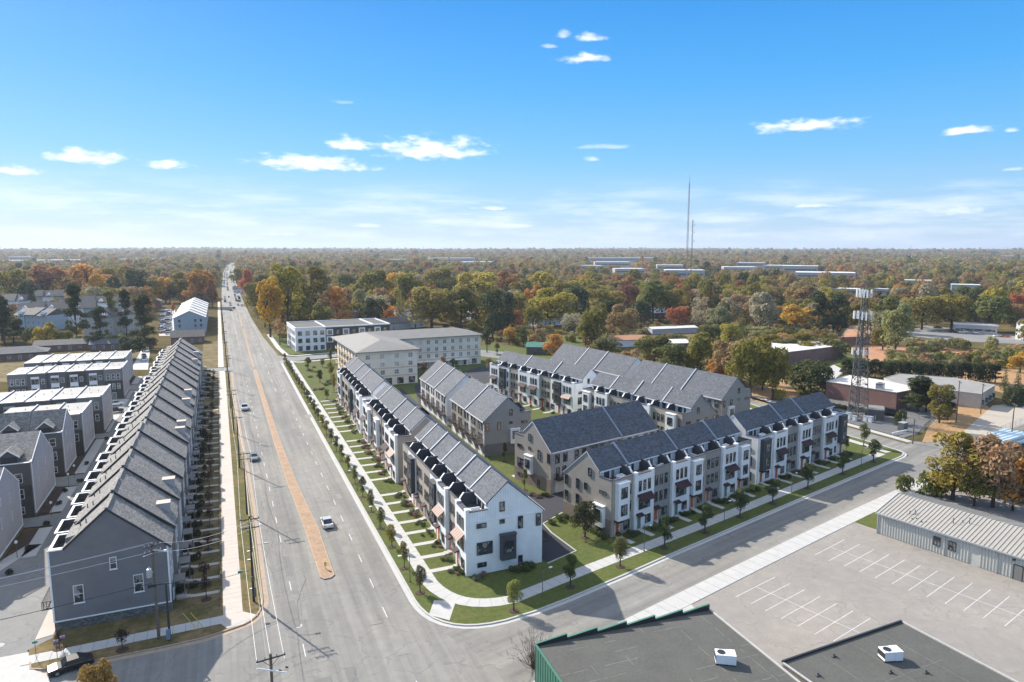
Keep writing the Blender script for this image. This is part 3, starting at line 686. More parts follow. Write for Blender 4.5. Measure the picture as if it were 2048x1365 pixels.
# ---------------------------------------------------------------- new townhouse rows
PROF = [(0, 0), (0, 9.45), (3, 9.45), (3, 11.35), (6.2, 14.05), (12.2, 8.85), (12.2, 0)]
def gable_end(p, L, side, wallm, basem=None, bb=None, bay=None, wins=True, orange=False, lim=12.2):
    """end wall plate with its windows; side 'r' is u=L, 'l' is u=0"""
    s = 1 if side == 'r' else -1; x0 = L if side == 'r' else 0
    b = MB(); pr = [(0, .15), (0, 10.3), (3, 10.3), (3, 11.45), (6.2, 14.15), (12.2, 8.9), (12.2, .15)]
    b.prism([(x0, y, z) for y, z in pr], (s * .14, 0, 0), 0)
    b.obj('gable_wall', M[wallm], p)
    xf = x0 + s * .14
    if bb:
        c = MB(); pr = [(0, 8.75), (0, 10.3), (3, 10.3), (3, 11.45), (6.2, 14.15), (12.2, 8.9), (12.2, 8.75)]
        c.prism([(xf, y, z) for y, z in pr], (s * .04, 0, 0), 0); c.box(xf, 0, 8.65, xf + s * .07, 12.2, 8.8, 1); c.obj('batten_cladding', [M[bb], M['trim']], p)
    if basem:
        c = MB(); c.box(xf, 0, .12, xf + s * .05, 12.2, 3.15); c.obj('brick_base', M[basem], p)
    t = MB()
    for a, q in (((3, 11.5), (6.2, 14.22)), ((12.3, 8.9), (6.2, 14.22))):
        t.prism([(xf, a[0], a[1]), (xf, q[0], q[1]), (xf, q[0], q[1] - .22), (xf, a[0], a[1] - .22)], (s * .1, 0, 0))
    t.obj('rake_trim', M['trim' if wallm != 'gray' else 'ridge'], p)
    c = MB(); c.box(x0 - s * .3, -.05, 10.3, xf + s * .06, 3.02, 10.42); c.obj('parapet_cap', M['cap'], p)
    xw = xf + s * .05
    def W(y, z, w, h, nx=1, ny=2, **k): window(p, xw - s * (.0), y, z, w, h, side, nx, ny, **k)
    W(5.3, 9.75, .85, 1.55)
    if wins == 'full':
        W(1.9, 7.6, 1.6, .75, 2, 1); W(5.3, 7.8, .85, .65, 1, 1); W(8.4, 6.5, .85, 2); W(11.5, 6.45, .85, 2); W(2.4, 3.3, 2.6, 2, 3, 2)
        W(1.95, 1.3, 1.5, .75, 2, 1); W(8.4, .45, .75, 1.6)
    elif wins == 'few':
        W(11.4, 6.5, .85, 1.9, fm='wframe', gm='warmglass' if orange else 'glass'); W(8.4, 6.5, .85, 1.9, gm='warmglass' if orange else 'glass')
        W(5.3, 7.7, .85, .6, 1, 1); W(1.8, 7.6, 1.6, .6, 2, 1)
    elif wins == 'A':
        W(11.4, 6.6, .85, 1.9); W(8.4, 6.6, .85, 1.9); W(6.3, 7.0, .85, 1.3); W(11.4, 3.7, .85, 1.8); W(8.4, 3.7, .85, 1.9); W(2.0, 7.4, 1.7, .6, 2, 1); W(3.2, .9, .8, 1.6)
    elif wins == 'B':
        W(2.2, 7.0, 1.7, .8, 2, 1); W(1.9, 3.9, 1.5, 2.1, 1, 1); W(1.9, .6, 1.5, 2.0, 1, 1)
    if bay:
        bm, y0, y1, z0, z1 = bay
        c = MB(); c.box(xw, y0, z0, xw + s * .75, y1, z1); c.box(xw, y0 - .1, z1, xw + s * .85, y1 + .1, z1 + .2)
        o = c.obj('bay_window', M[bm], p)
        f, g = win_mesh(1.6, 1.95, 2, 2, 'wframe', 'glass'); wo = link('window', f, o, (xw + s * .76, (y0 + y1) / 2, z0 + 1.2), FACE[side]); link('pane', g, p, (xw + s * .76, (y0 + y1) / 2, z0 + 1.2), FACE[side])
glassm('warmglass', (.30, .19, .11), (.42, .30, .2), .8); M['warmglass'] = _M['warmglass']
def front_unit(p, u0, W, st, i):
    wall = {'W': 'white', 'G': 'gray', 'T': 'taupe', 'B': 'taupe', 'D': 'white', 'K': 'dark'}[st[0]]
    pr = .55 if st[0] == 'W' else (0.0 if st[0] in 'GT' else .15)
    base = 'taupe_brick' if st[0] in 'BT' and 'b' in st else None
    b = MB(); z1 = 10.3
    b.box(u0, -pr - .02, .12, u0 + W, .18, z1 if pr < .5 else z1 - .0)
    if pr > .5:  # notched parapet
        b.box(u0, -pr - .02, z1, u0 + W * .17, .18, z1 + .42); b.box(u0 + W * .83, -pr - .02, z1, u0 + W, .18, z1 + .42)
    b.obj('facade', M[wall], p)
    y = -pr - .02
    c = MB(); c.box(u0 + (W * .17 if pr > .5 else 0), y - .06, z1, u0 + (W * .83 if pr > .5 else W), .26, z1 + .12); c.obj('parapet_cap', M['cap'], p)
    if base:
        c = MB(); c.box(u0 + .01, y - .05, .12, u0 + W - .01, y, 3.1); c.obj('brick_base', M[base], p)
    yb = y - (.05 if base else 0)
    dl = .24 if 'r' not in st else .76; wl = 1 - dl - .06
    dm = {'o': 'door_o', 'g': 'door_g', 'c': 'door_r'}[st[1] if len(st) > 1 and st[1] in 'ogc' else 'o']
    door(p, u0 + W * dl, yb, .3, 'f', dm); canopy(p, u0 + W * dl, yb, 2.85)
    window(p, u0 + W * wl, yb, .85, 1.45, 1.6, nx=2)
    if st[0] in 'W':
        for k in (-1, 0, 1): window(p, u0 + W * (.5 + k * .235), y, 7.15, .72, 1.95)
        window(p, u0 + W * .5, y, 3.75, 3.0, 1.9, nx=4); awning(p, u0 + W * .5, y, 5.7, W * .72, 's' in st)
    elif st[0] in 'GT':
        for z in (3.9, 7.0):
            for k in (-1, 0, 1): window(p, u0 + W * (.5 + k * .26), y, z, .8, 1.9)
    else:
        bx0, bx1 = (u0 + W * .12, u0 + W * .66) if 'r' not in st else (u0 + W * .42, u0 + W * .96)
        o = MB()
        o.box(bx0, y - .85, 3.1, bx1, y, 9.7, 0, 0); o.box(bx0 - .08, y - .95, 9.7, bx1 + .08, y, 9.86)
        bo = o.obj('bay_window', M['dark' if st[0] == 'D' else 'white'], p)
        for z in (3.9, 7.0):
            f, g = win_mesh(1.55, 1.95, 2, 2, 'wframe', 'glass'); link('window', f, bo, ((bx0 + bx1) / 2, y - .86, z)); link('pane', g, p, ((bx0 + bx1) / 2, y - .86, z))
            window(p, (bx1 + u0 + W) / 2 if 'r' not in st else (u0 + bx0) / 2, y, z, .7, 1.9)
def back_unit(p, u0, W, i, L, m, tall=True):
    """garage side at y=12.2 facing +y"""
    y = 12.21
    b = MB(); b.box(u0 + .01, 12.15, .12, u0 + W - .01, 12.2, 8.8); b.obj('rear_wall', M[m], p)
    g = MB(); g.box(u0 + W * .2, y, .12, u0 + W * .8, y + .05, 2.5)
    for k in range(1, 4): g.box(u0 + W * .2, y + .05, .12 + k * .6 - .02, u0 + W * .8, y + .07, .12 + k * .6 + .02)
    g.obj('garage_door', M['garage'], p)
    c = MB(); c.box(u0 + W * .12, y, 3.1, u0 + W * .88, y + 1.5, 3.22)
    for k in range(12):
        xx = u0 + W * (.12 + .76 * k / 11); c.box(xx - .02, y + 1.44, 3.22, xx + .02, y + 1.48, 4.2)
    for xx in (u0 + W * .12, u0 + W * .88 - .04):
        for q in range(5): c.box(xx, y + .25 * q + .1, 3.22, xx + .04, y + .25 * q + .14, 4.2)
    c.box(u0 + W * .12, y + 1.42, 4.2, u0 + W * .88, y + 1.5, 4.27); c.box(u0 + W * .12, y, 4.2, u0 + W * .12 + .05, y + 1.5, 4.27); c.box(u0 + W * .88 - .05, y, 4.2, u0 + W * .88, y + 1.5, 4.27)
    c.obj('balcony', M['rail'], p)
    window(p, u0 + W * .35, y, 3.5, 1.1, 2.0, 'b'); window(p, u0 + W * .68, y, 3.25, .95, 2.2, 'b', ny=1)
    window(p, u0 + W * .3, y, 6.3, 1.15, 1.9, 'b'); window(p, u0 + W * .7, y, 6.3, 1.15, 1.9, 'b')
def townhouses(label, PL, PR, units, left, right, front=True, back=None, trims=(), jog=.12, group='new townhouse rows', furn=True):
    PL = Vector(PL); PR = Vector(PR); L = (PR - PL).length; rz = math.atan2(PR.y - PL.y, PR.x - PL.x)
    p = thing('townhouse_row', label, 'townhouses', (PL.x, PL.y, 0), rz, group)
    n = len(units); W = L / n
    b = MB(); b.prism([(0, y, z) for y, z in PROF], (L, 0, 0), 0); b.obj('wall', M['white'], p)
    b = MB(); b.box(0.01, .19, 9.45, L - .01, 2.99, 9.52); b.obj('terrace_floor', M['deck'], p)
    gable_end(p, L, 'l', **left); gable_end(p, L, 'r', **right)
    cuts = [0] + [t * L for t in trims] + [L]
    for i in range(len(cuts) - 1):
        a = cuts[i] - (.25 if i == 0 else 0); c = cuts[i + 1] + (.25 if i == len(cuts) - 2 else 0); dz = jog if i % 2 else 0
        b = MB()
        b.prism([(a, 2.65, 11.12 + dz), (a, 6.2, 14.2 + dz), (a, 6.2, 14.38 + dz), (a, 2.65, 11.3 + dz)], (c - a, 0, 0))
        b.prism([(a, 6.2, 14.2 + dz), (a, 12.55, 8.63 + dz), (a, 12.55, 8.81 + dz), (a, 6.2, 14.38 + dz)], (c - a, 0, 0))
        b.box(a, 2.6, 11.06 + dz, c, 2.64, 11.3 + dz, 1); b.box(a, 12.56, 8.55 + dz, c, 12.6, 8.81 + dz, 1)
        b.obj('roof', [M['roofcg'], M['trim']], p)
    for t in trims:
        a = t * L - .16; b = MB()
        for q in (((2.55, 11.15), (6.2, 14.35)), ((12.7, 8.65), (6.2, 14.35))):
            (y0, z0), (y1, z1) = q; b.prism([(a, y0, z0), (a, y1, z1), (a, y1, z1 + .38), (a, y0, z0 + .38)], (.36, 0, 0))
        b.obj('party_wall_cap', M['ridge'], p)
    for i, st in enumerate(units):
        u0 = i * W
        if front: front_unit(p, u0, W, st, i)
        else:
            b = MB(); b.box(u0, -.02, .12, u0 + W, .18, 10.3); b.obj('facade', M['gray' if i % 2 else 'taupe'], p)
            c = MB(); c.box(u0, -.1, 10.3, u0 + W, .26, 10.42); c.obj('parapet_cap', M['cap'], p)
            window(p, u0 + W * .5, -.02, 3.9, 2.4, 1.9, nx=3); window(p, u0 + W * .5, -.02, 7.0, 2.4, 1.9, nx=3); door(p, u0 + W * .25, -.02, .3)
        if i:
            b = MB(); pr = [(.2, 9.5), (.2, 10.75), (.85, 11.55), (2.98, 11.55), (2.98, 9.5)]
            b.prism([(u0 - .13, y, z) for y, z in pr], (.26, 0, 0), 0); b.prism([(u0 - .17, y, z) for y, z in [(.15, 10.78), (.82, 11.62), (.95, 11.62), (.95, 11.55), (.86, 11.55), (.2, 10.7)]], (.34, 0, 0), 1)
            b.obj('terrace_divider', [M['divider'], M['trim']], p)
        window(p, u0 + W * .32, 2.99, 9.55, 1.25, 1.6, ny=1); window(p, u0 + W * .62, 2.99, 9.55, .6, 1.55, ny=1)
        if back: back_unit(p, u0, W, i, L, back[i] if isinstance(back, (list, tuple)) else back)
    return p
def xf(p, x, y):
    c, s = math.cos(p.rotation_euler.z), math.sin(p.rotation_euler.z); return (p.location.x + c * x - s * y, p.location.y + s * x + c * y)
# rows facing the main road
T1 = townhouses('townhouse row nearest the street corner, white gable end with charcoal box window', (32.9, 134.4), (32.9, 93.6), ['T','Dr','T','Tc','Dr','Ws','T','Ws'],
    dict(wallm='taupe', wins=False), dict(wallm='white', bb='white_bb', wins='full', bay=('dark', 4.9, 7.4, 2.0, 6.0)), trims=(.1, .27, .45, .66, .83), back='taupe')
T2 = townhouses('beige-gabled middle row of townhouses along the main road, beyond the white-gabled row', (33.4, 177.0), (32.9, 139.0), ['W','Bc','Tc','Bc','T','W','Ws'],
    dict(wallm='white', wins=False), dict(wallm='taupe', wins=False), trims=(.14, .55, .8), back='taupe')
T3 = townhouses('farthest townhouse row along the main road, in front of the cream apartments', (34.0, 228.0), (33.4, 181.5), ['T','Wc','T','T','G','D','T','W'],
    dict(wallm='taupe', wins=False), dict(wallm='white', wins=False), trims=(.12, .38, .62), back='white')
# rows on the cross street
A = townhouses('nearer dark-roofed townhouse row on the cross street, beige gable with white box window', (60.3, 97.3), (100.2, 107.7), ['Bo','Wg','Go','Wg','Bo','Go','Wg','Bo'],
    dict(wallm='taupe', basem='taupe_brick', wins='A', bay=('white', 1.3, 3.9, 1.6, 5.3)), dict(wallm='taupe', wins=False), trims=(.16, .5, .8), back='taupe')
B = townhouses('farther row of dark-roofed townhouses on the cross street, ending beside the cell tower yard', (102.9, 108.4), (139.0, 118.2), ['Do','Wo','Gg','Wo','Gg','Wo','Dor'],
    dict(wallm='white', wins='B'), dict(wallm='white', wins=False), trims=(.37, .62), back='gray')
# middle block: garage side toward the cross street
Mb = townhouses('dark-roofed townhouse block behind the cross street row, garage door right of its taupe gable', (88.0, 139.8), (57.2, 132.2), ['G','T','G','T','G','T'],
    dict(wallm='gray', wins=False), dict(wallm='taupe', basem='taupe_brick', wins='full', bay=('white', 4.3, 6.5, 2.8, 6.6)), front=False, back='gray', trims=(.37,))
# rows with their garage side toward the main road
R2a = townhouses('beige balcony-side townhouse row with a grey gable end, mid block', (68.6, 149.0), (69.1, 175.8), ['G','T','G','T','G'],
    dict(wallm='gray', basem='greybrick', wins='few', orange=True, bay=('white', 3.2, 5.6, 2.9, 6.4)), dict(wallm='gray', wins=False), front=False, back=['taupe','taupe','gray','taupe','taupe'], trims=(.5,))
R2b = townhouses('white balcony-side townhouse row just beyond the beige one', (69.1, 180.3), (69.8, 209.2), ['G','T','G','T','G'],
    dict(wallm='white', wins=False), dict(wallm='white', wins=False), front=False, back='white', trims=(.38, .72))
R3b = townhouses('grey-gabled townhouse row with roof terraces behind the dark-roofed block', (94.0, 168.2), (101.2, 131.9), ['B','W','T','G','W','T','B'],
    dict(wallm='white', wins=False), dict(wallm='gray', wins='few', orange=True), trims=(.22, .47, .75))
R3a = townhouses('townhouse row with maroon awnings and white gable end behind the balcony rows', (85.0, 217.6), (94.8, 174.9), ['Wc','Dc','Tc','Wc','Wc','Tc','Dcr','Wcs'],
    dict(wallm='white', wins=False), dict(wallm='white', bb='white_bb', wins='B'), trims=(.35, .7))
R4b = townhouses('rearmost grey-gabled townhouse row with a long plain shingle roof, near side', (137.2, 148.6), (130.5, 184.5), ['G','T','G','T','G','T'],
    dict(wallm='gray', wins='few', bay=('white', 7.8, 10, 2.8, 6.4)), dict(wallm='gray', wins=False), front=False, back='taupe', trims=(.4, .72))
R4a = townhouses('rearmost townhouse row with a pale gable end, far side beside the woods', (130.9, 188.4), (124.5, 228.5), ['G','T','G','T','G','T'],
    dict(wallm='white', wins=False), dict(wallm='gray', wins=False), front=False, back='taupe', trims=(.36, .62))
# small outdoor furniture on terraces
b = MB(); b.box(-.8, -.35, .0, .8, .35, .35); b.box(-.8, .25, .35, .8, .4, .75); b.box(-.9, -.35, .35, -.75, .4, .6); b.box(.75, -.35, .35, .9, .4, .6); SOFA = b.mesh('terrace_sofa', M['trim'])
def sofas(row, n, L, who, every=2, off=0):
    k = 0; W = L / n; idx = [i for i in range(n) if i % every == off]
    for i in idx:
        x, y = xf(row, (i + .72) * W, 1.5); link('terrace_sofa', SOFA, None, (x, y, 9.52), row.rotation_euler.z + PI / 2 * (i % 3),
            '%s white sofa from the left on the roof terraces of the %s' % (ORD[k], who), 'outdoor sofa', 'white sofas on the roof terraces'); k += 1
sofas(A, 8, 41.2, 'near cross street row'); sofas(B, 7, 37.4, 'far cross street row'); sofas(T1, 8, 40.8, 'white-gabled corner row', 2, 1); sofas(R3a, 8, 43.8, 'maroon-awning row', 3, 1)

# ---------------------------------------------------------------- long slate-grey row left of the road
_fw1 = {}
def long_row(label, y0, y1, n, zr=15.9, ze=9.8, xr=-8.5, chim=(), nearwins=True, wallm='violet'):
    p = thing('long_townhouse_row', label, 'townhouses', (xr, y0, 0), PI / 2, 'slate townhouse rows left of the road'); L = y1 - y0; W = L / n; sc_ = zr / 15.9
    zd = 10.2 * ze / 9.8; zp = zd + 1.0; zk = zr - 5.1 * .9
    prof = [(0, 0), (0, ze), (6.9, zr), (12.0, zk), (12.0, zd), (13.8, zd), (13.8, 0)]
    b = MB(); b.prism([(0, y, z) for y, z in prof], (L, 0, 0)); b.obj('wall', M['lgray'], p)
    for s, x0 in ((-1, 0), (1, L)):
        g = MB(); pr = [(0, 1.5), (0, ze), (6.9, zr + .05), (12.0, zk + .05), (12.0, zp), (13.8, zp), (13.8, 1.5)]
        g.prism([(x0, y, z) for y, z in pr], (s * .15, 0, 0)); g.obj('gable_wall', M[wallm], p)
        g = MB(); g.box(x0, .02, .05, x0 + s * .12, 13.78, 1.5); g.obj('stone_base', M['stone'], p)
        g = MB()
        for a, q in (((-.35, ze - .2), (6.9, zr + .2)), ((12.1, zk + .1), (6.9, zr + .2))):
            g.prism([(x0 + s * .15, a[0], a[1]), (x0 + s * .15, q[0], q[1]), (x0 + s * .15, q[0], q[1] - .25), (x0 + s * .15, a[0], a[1] - .25)], (s * .12, 0, 0))
        g.box(x0 + s * .15, 12.0, zp - .02, x0 + s * .27, 13.9, zp + .14); g.box(x0 + s * .15, 13.66, 1.5, x0 + s * .22, 13.86, zp); g.box(x0 + s * .15, -.05, 1.5, x0 + s * .22, .15, ze); g.box(x0, 0, 1.42, x0 + s * .24, 13.8, 1.58)
        g.obj('corner_trim', M['trim'], p)
    if nearwins:
        window(p, -.16, 6.6, 7.5, .85, 1.7, 'l', fm='wwhite', sill=True); window(p, -.16, 3.8, 3.7, 1.2, 2.5, 'l', fm='wwhite', sill=True); window(p, -.16, 10.8, 3.6, 1.2, 2.5, 'l', fm='wwhite', sill=True)
    for i in range(n):
        u = i * W; dz = (0, .42, .1, .5)[i % 4]; dy = (0, -.25)[i % 2]
        b = MB(); a = u - (.28 if i == 0 else .05); c = u + W + (.28 if i == n - 1 else 0.05)
        b.prism([(a, -.45 + dy, ze - .38 + dz), (a, 6.9, zr + .02 + dz), (a, 6.9, zr + .2 + dz), (a, -.45 + dy, ze - .2 + dz)], (c - a, 0, 0), 0)
        b.prism([(a, 6.9, zr + .02 + dz), (a, 12.15, zk - .08 + dz), (a, 12.15, zk + .1 + dz), (a, 6.9, zr + .2 + dz)], (c - a, 0, 0), 0)
        if dz > (0, .42, .1, .5)[(i - 1) % 4] or i == 0:
            for q in (((-.4 + dy, ze - .55 + dz), (6.9, zr - .15 + dz)), ((12.1, zk - .25 + dz), (6.9, zr - .15 + dz))):
                b.prism([(a - .05, q[0][0], q[0][1]), (a - .05, q[1][0], q[1][1]), (a - .05, q[1][0], q[1][1] + .3), (a - .05, q[0][0], q[0][1] + .3)], (.05, 0, 0), 1)
        b.box(a, 6.65, zr + .17 + dz, c, 7.15, zr + .27 + dz, 2)
        b.box(a, -.5 + dy, ze - .42 + dz, c, -.45 + dy, ze - .2 + dz, 1)
        o = b.obj('roof', [M['shL'], M['fascia'], M['shL']], p)
        v = MB()
        pass
        for q in range(2): v = MB(); v.tube((u + W * (.3 + .3 * q), 9.6 + q, zr - 2.5 - q), (u + W * (.3 + .3 * q), 9.6 + q, zr - 1.6 - q * .9 + dz), .07, n=5); v.obj('vent_pipe', M['fascia'], o)
        # roof terrace with white-capped parapet toward the alley
        w0 = u + .25; w1 = u + W * .92; yo = 13.8 + (.35 if i % 2 else -.1)
        b = MB(); b.box(w0, 10.6, zd - 1.2, w1, yo, zd + .02, 0, 1)
        b.box(w0, yo - .16, zd, w1, yo, zp, 0); b.box(w0, 11.5, zd, w0 + .16, yo - .16, zp, 0); b.box(w1 - .16, 11.5, zd, w1, yo - .16, zp, 0)
        b.box(w0 - .05, yo - .24, zp, w1 + .05, yo + .08, zp + .12, 2); b.box(w0 - .05, 11.3, zp, w0 + .22, yo - .24, zp + .12, 2); b.box(w1 - .22, 11.3, zp, w1 + .05, yo - .24, zp + .12, 2)
        b.obj('roof_terrace', [M['dkgray'], M['deck'], M['trim']], p)
        # recessed dormer cut
        b = MB(); b.prism([(w0 + .4, 8.6, zd + 3.0), (w0 + .4, 11.9, zd + .02), (w0 + .4, 11.9, zd + 2.2)], (W * .7, 0, 0), 0); b.obj('dormer', [M['shL']], p)
        window(p, u + W * .5, 11.92, zd + .1, 1.8, 1.9, 'b', nx=2, ny=1)
        # road-side facade
        fm = ('lgray', 'bgray', 'violet')[i % 3]; pr = (.0, .45)[i % 2]
        b = MB(); b.box(u + .02, -.05 - pr, .1, u + W - .02, 0, ze - .5); b.obj('facade', M[fm], p)
        b = MB(); b.box(u + .04, -.1 - pr, .1, u + W - .04, -.05 - pr, 3.0); b.obj('brick_base', M['brownbr'], p)
        for z in (3.9, 6.9): window(p, u + W * .3, -.06 - pr, z, .95, 1.7, fm='wwhite'); window(p, u + W * .66, -.06 - pr, z, .95, 1.7, fm='wwhite')
        door(p, u + W * .7, -.11 - pr, .3, m='door_r' if i % 4 == 1 else 'door_g'); window(p, u + W * .3, -.11 - pr, .9, 1.0, 1.5, fm='wwhite')
        b = MB(); b.box(u + W * .5, -1.6 - pr, 2.75, u + W * .92, -.1 - pr, 2.9); b.tube((u + W * .53, -1.5 - pr, .1), (u + W * .53, -1.5 - pr, 2.75), .06, n=5); b.tube((u + W * .89, -1.5 - pr, .1), (u + W * .89, -1.5 - pr, 2.75), .06, n=5)
        b.box(u + W * .5, -1.7 - pr, .1, u + W * .92, -.1 - pr, .35); b.obj('porch', M['roofgrey'], p)
        # alley side
        b = MB(); b.box(u + W * .15, 13.8, .1, u + W * .85, 13.86, 2.5); b.obj('garage_door', M['lgray'], p)
        b = MB(); b.box(u + W * .1, 13.8, 3.0, u + W * .9, 15.2, 3.15)
        for k in range(9): b.box(u + W * (.1 + .1 * k), 15.14, 3.15, u + W * (.1 + .1 * k) + .05, 15.19, 4.1)
        b.box(u + W * .1, 15.12, 4.1, u + W * .9, 15.2, 4.18); b.box(u + W * .1, 13.8, 4.1, u + W * .1 + .06, 15.2, 4.18); b.box(u + W * .1, 13.8, 3.15, u + W * .1 + .06, 13.86, 4.1)
        for k in range(4): b.box(u + W * .1, 13.9 + k * .35, 3.15, u + W * .1 + .05, 13.95 + k * .35, 4.1)
        b.obj('balcony', M['fascia'], p)
        window(p, u + W * .5, 13.81, 3.4, 1.8, 2.1, 'b', nx=2, fm='wwhite'); window(p, u + W * .5, 13.81, 6.6, 1.6, 1.7, 'b', nx=2, fm='wwhite')
        if i in chim:
            b = MB(); b.box(u + W * .62, .15, ze - 1, u + W * .62 + 1.5, 1.9, ze + 2.5, 0); b.box(u + W * .62 - .08, .07, ze + 2.5, u + W * .62 + 1.58, 1.98, ze + 2.62, 1)
            b.obj('chimney', [M['lgray'], M['conc_pink']], p)
    return p
L1 = long_row('near slate-grey townhouse row left of the road, violet gable with three white windows', 100.5, 147.0, 8, chim=(1, 3))
L2 = long_row('middle, longest slate-grey townhouse row left of the road, with most roof steps', 148.4, 234.0, 14, zr=15.3, ze=9.4, chim=(1, 2, 6, 8), nearwins=False, wallm='lgray')
L3 = long_row('far slate-grey townhouse row left of the road, by the west cross street', 242.5, 298.0, 9, zr=14.6, ze=9.2, chim=(2, 5), nearwins=False)
# ---------------------------------------------------------------- blocks west of the alley
def flat_row(label, x1, y0, x0, y1, n, h=10.4, fronts=('bgray','dkgray','dkgray','brownbr','dkgray','bgray'), endm='lgray', white=True, tilt=.0):
    """flat-roofed row: right end at x1, running to x0, front toward -y"""
    L = x1 - x0; D = y1 - y0; p = thing('flat_roof_townhouse_row', label, 'townhouses', (x0, y0, 0), tilt, 'flat-roofed townhouse rows'); W = L / n
    b = MB(); b.box(0, 0, 0, L, D, h - .1); b.obj('wall', M['bgray'], p)
    for i in range(n):
        u = i * W; fm = fronts[i % len(fronts)]; pr = (0.05, .5)[i % 2]
        b = MB(); b.box(u + .02, -pr, .1, u + W - .02, 0, h - .25); b.obj('facade', M[fm], p)
        b = MB(); b.box(u + .05, -pr - .04, .1, u + W - .05, -pr, 6.4 if i in (0, n - 1) else 3.2); b.obj('brick_base', M['brownbr'], p)
        b = MB(); b.prism([(u + .02, -pr - .1, h - .25), (u + .02, D, h - .5), (u + .02, D, h - .3), (u + .02, -pr - .1, h - .02)], (W - .04, 0, 0)); b.obj('roof', M['tpo'], p)
        b = MB(); b.box(u + W - .18, -pr - .1, h - .35, u + W + .12, D + .05, h + .28); b.obj('roof_divider', M['ridge'], p)
        v = MB()
        for q in range(3): v = MB(); v.tube((u + W * (.25 + .22 * q), D * (.3 + .2 * ((q * 7 + i) % 3)), h - .3), (u + W * (.25 + .22 * q), D * (.3 + .2 * ((q * 7 + i) % 3)), h + .25), .07, n=5); v.obj('vent_pipe', M['fascia'], p)
        if i in (0, n - 1):
            for k in (-1, 0, 1): window(p, u + W * (.5 + k * .28), -pr - .02, 6.8, .95, 2.0, fm='wwhite'); window(p, u + W * (.5 + k * .28), -pr - .05, 3.6, .9, 1.9, fm='wwhite')
        else:
            c = MB(); c.box(u + W * .2, -pr - .25, 3.0, u + W * .62, -pr, 9.3); o = c.obj('bay_window', M['trim'] if white else M['lgray'], p)
            window(p, u + W * .31, -pr - .26, 6.9, .95, 1.7); window(p, u + W * .51, -pr - .26, 6.9, .95, 1.7); window(p, u + W * .41, -pr - .26, 3.7, 1.9, 1.8, nx=2); window(p, u + W * .8, -pr - .02, 6.9, .95, 1.6, fm='wwhite')
        door(p, u + W * .5, -pr - .05, .2, m='door_g')
    b = MB(); b.box(L, -.02, .8, L + .15, D, h + .1); b.obj('end_wall', M[endm], p)
    b = MB(); b.box(L, 0, .05, L + .2, D, .8); b.obj('stone_base', M['stone'], p)
    b = MB(); b.box(L + .15, -.1, .8, L + .22, .12, h); b.box(L + .15, D - .2, .8, L + .22, D + .02, h); b.box(L - .1, -.3, h + .1, L + .25, D + .05, h + .24); b.box(L + .15, 0, .78, L + .24, D, .92); b.obj('corner_trim', M['trim'], p)
    for (yy, z) in ((.3, 7.4), (.62, 7.4), (.35, 4.2), (.66, 3.9), (.5, 1.4)): window(p, L + .16, D * yy, z, .45, 1.5 if z != 1.4 else .8, 'r', fm='wwhite', ny=1)
    return p
flat_row('rearmost flat white-roofed townhouse row at left, by the brick houses', -33.6, 283.5, -64.6, 303.5, 6, 10.2, fronts=('bgray','dkgray','dkgray','bgray','dkgray','bgray'))
flat_row('flat-roofed townhouse row at left with four tall white window bays', -31.6, 257.3, -63.4, 271.8, 6, 10.5)
flat_row('flat white-roofed townhouse row at left showing its dark rear wall with brackets', -31.2, 210.5, -66, 226.5, 6, 10.4, fronts=('dkgray','dkgray','dkgray','dkgray','dkgray','bgray'), white=False)
flat_row('short flat-roofed townhouse end unit behind the dormered gable block', -32.6, 189.3, -50, 203.5, 3, 10.4, fronts=('dkgray','dkgray','bgray'), white=False)
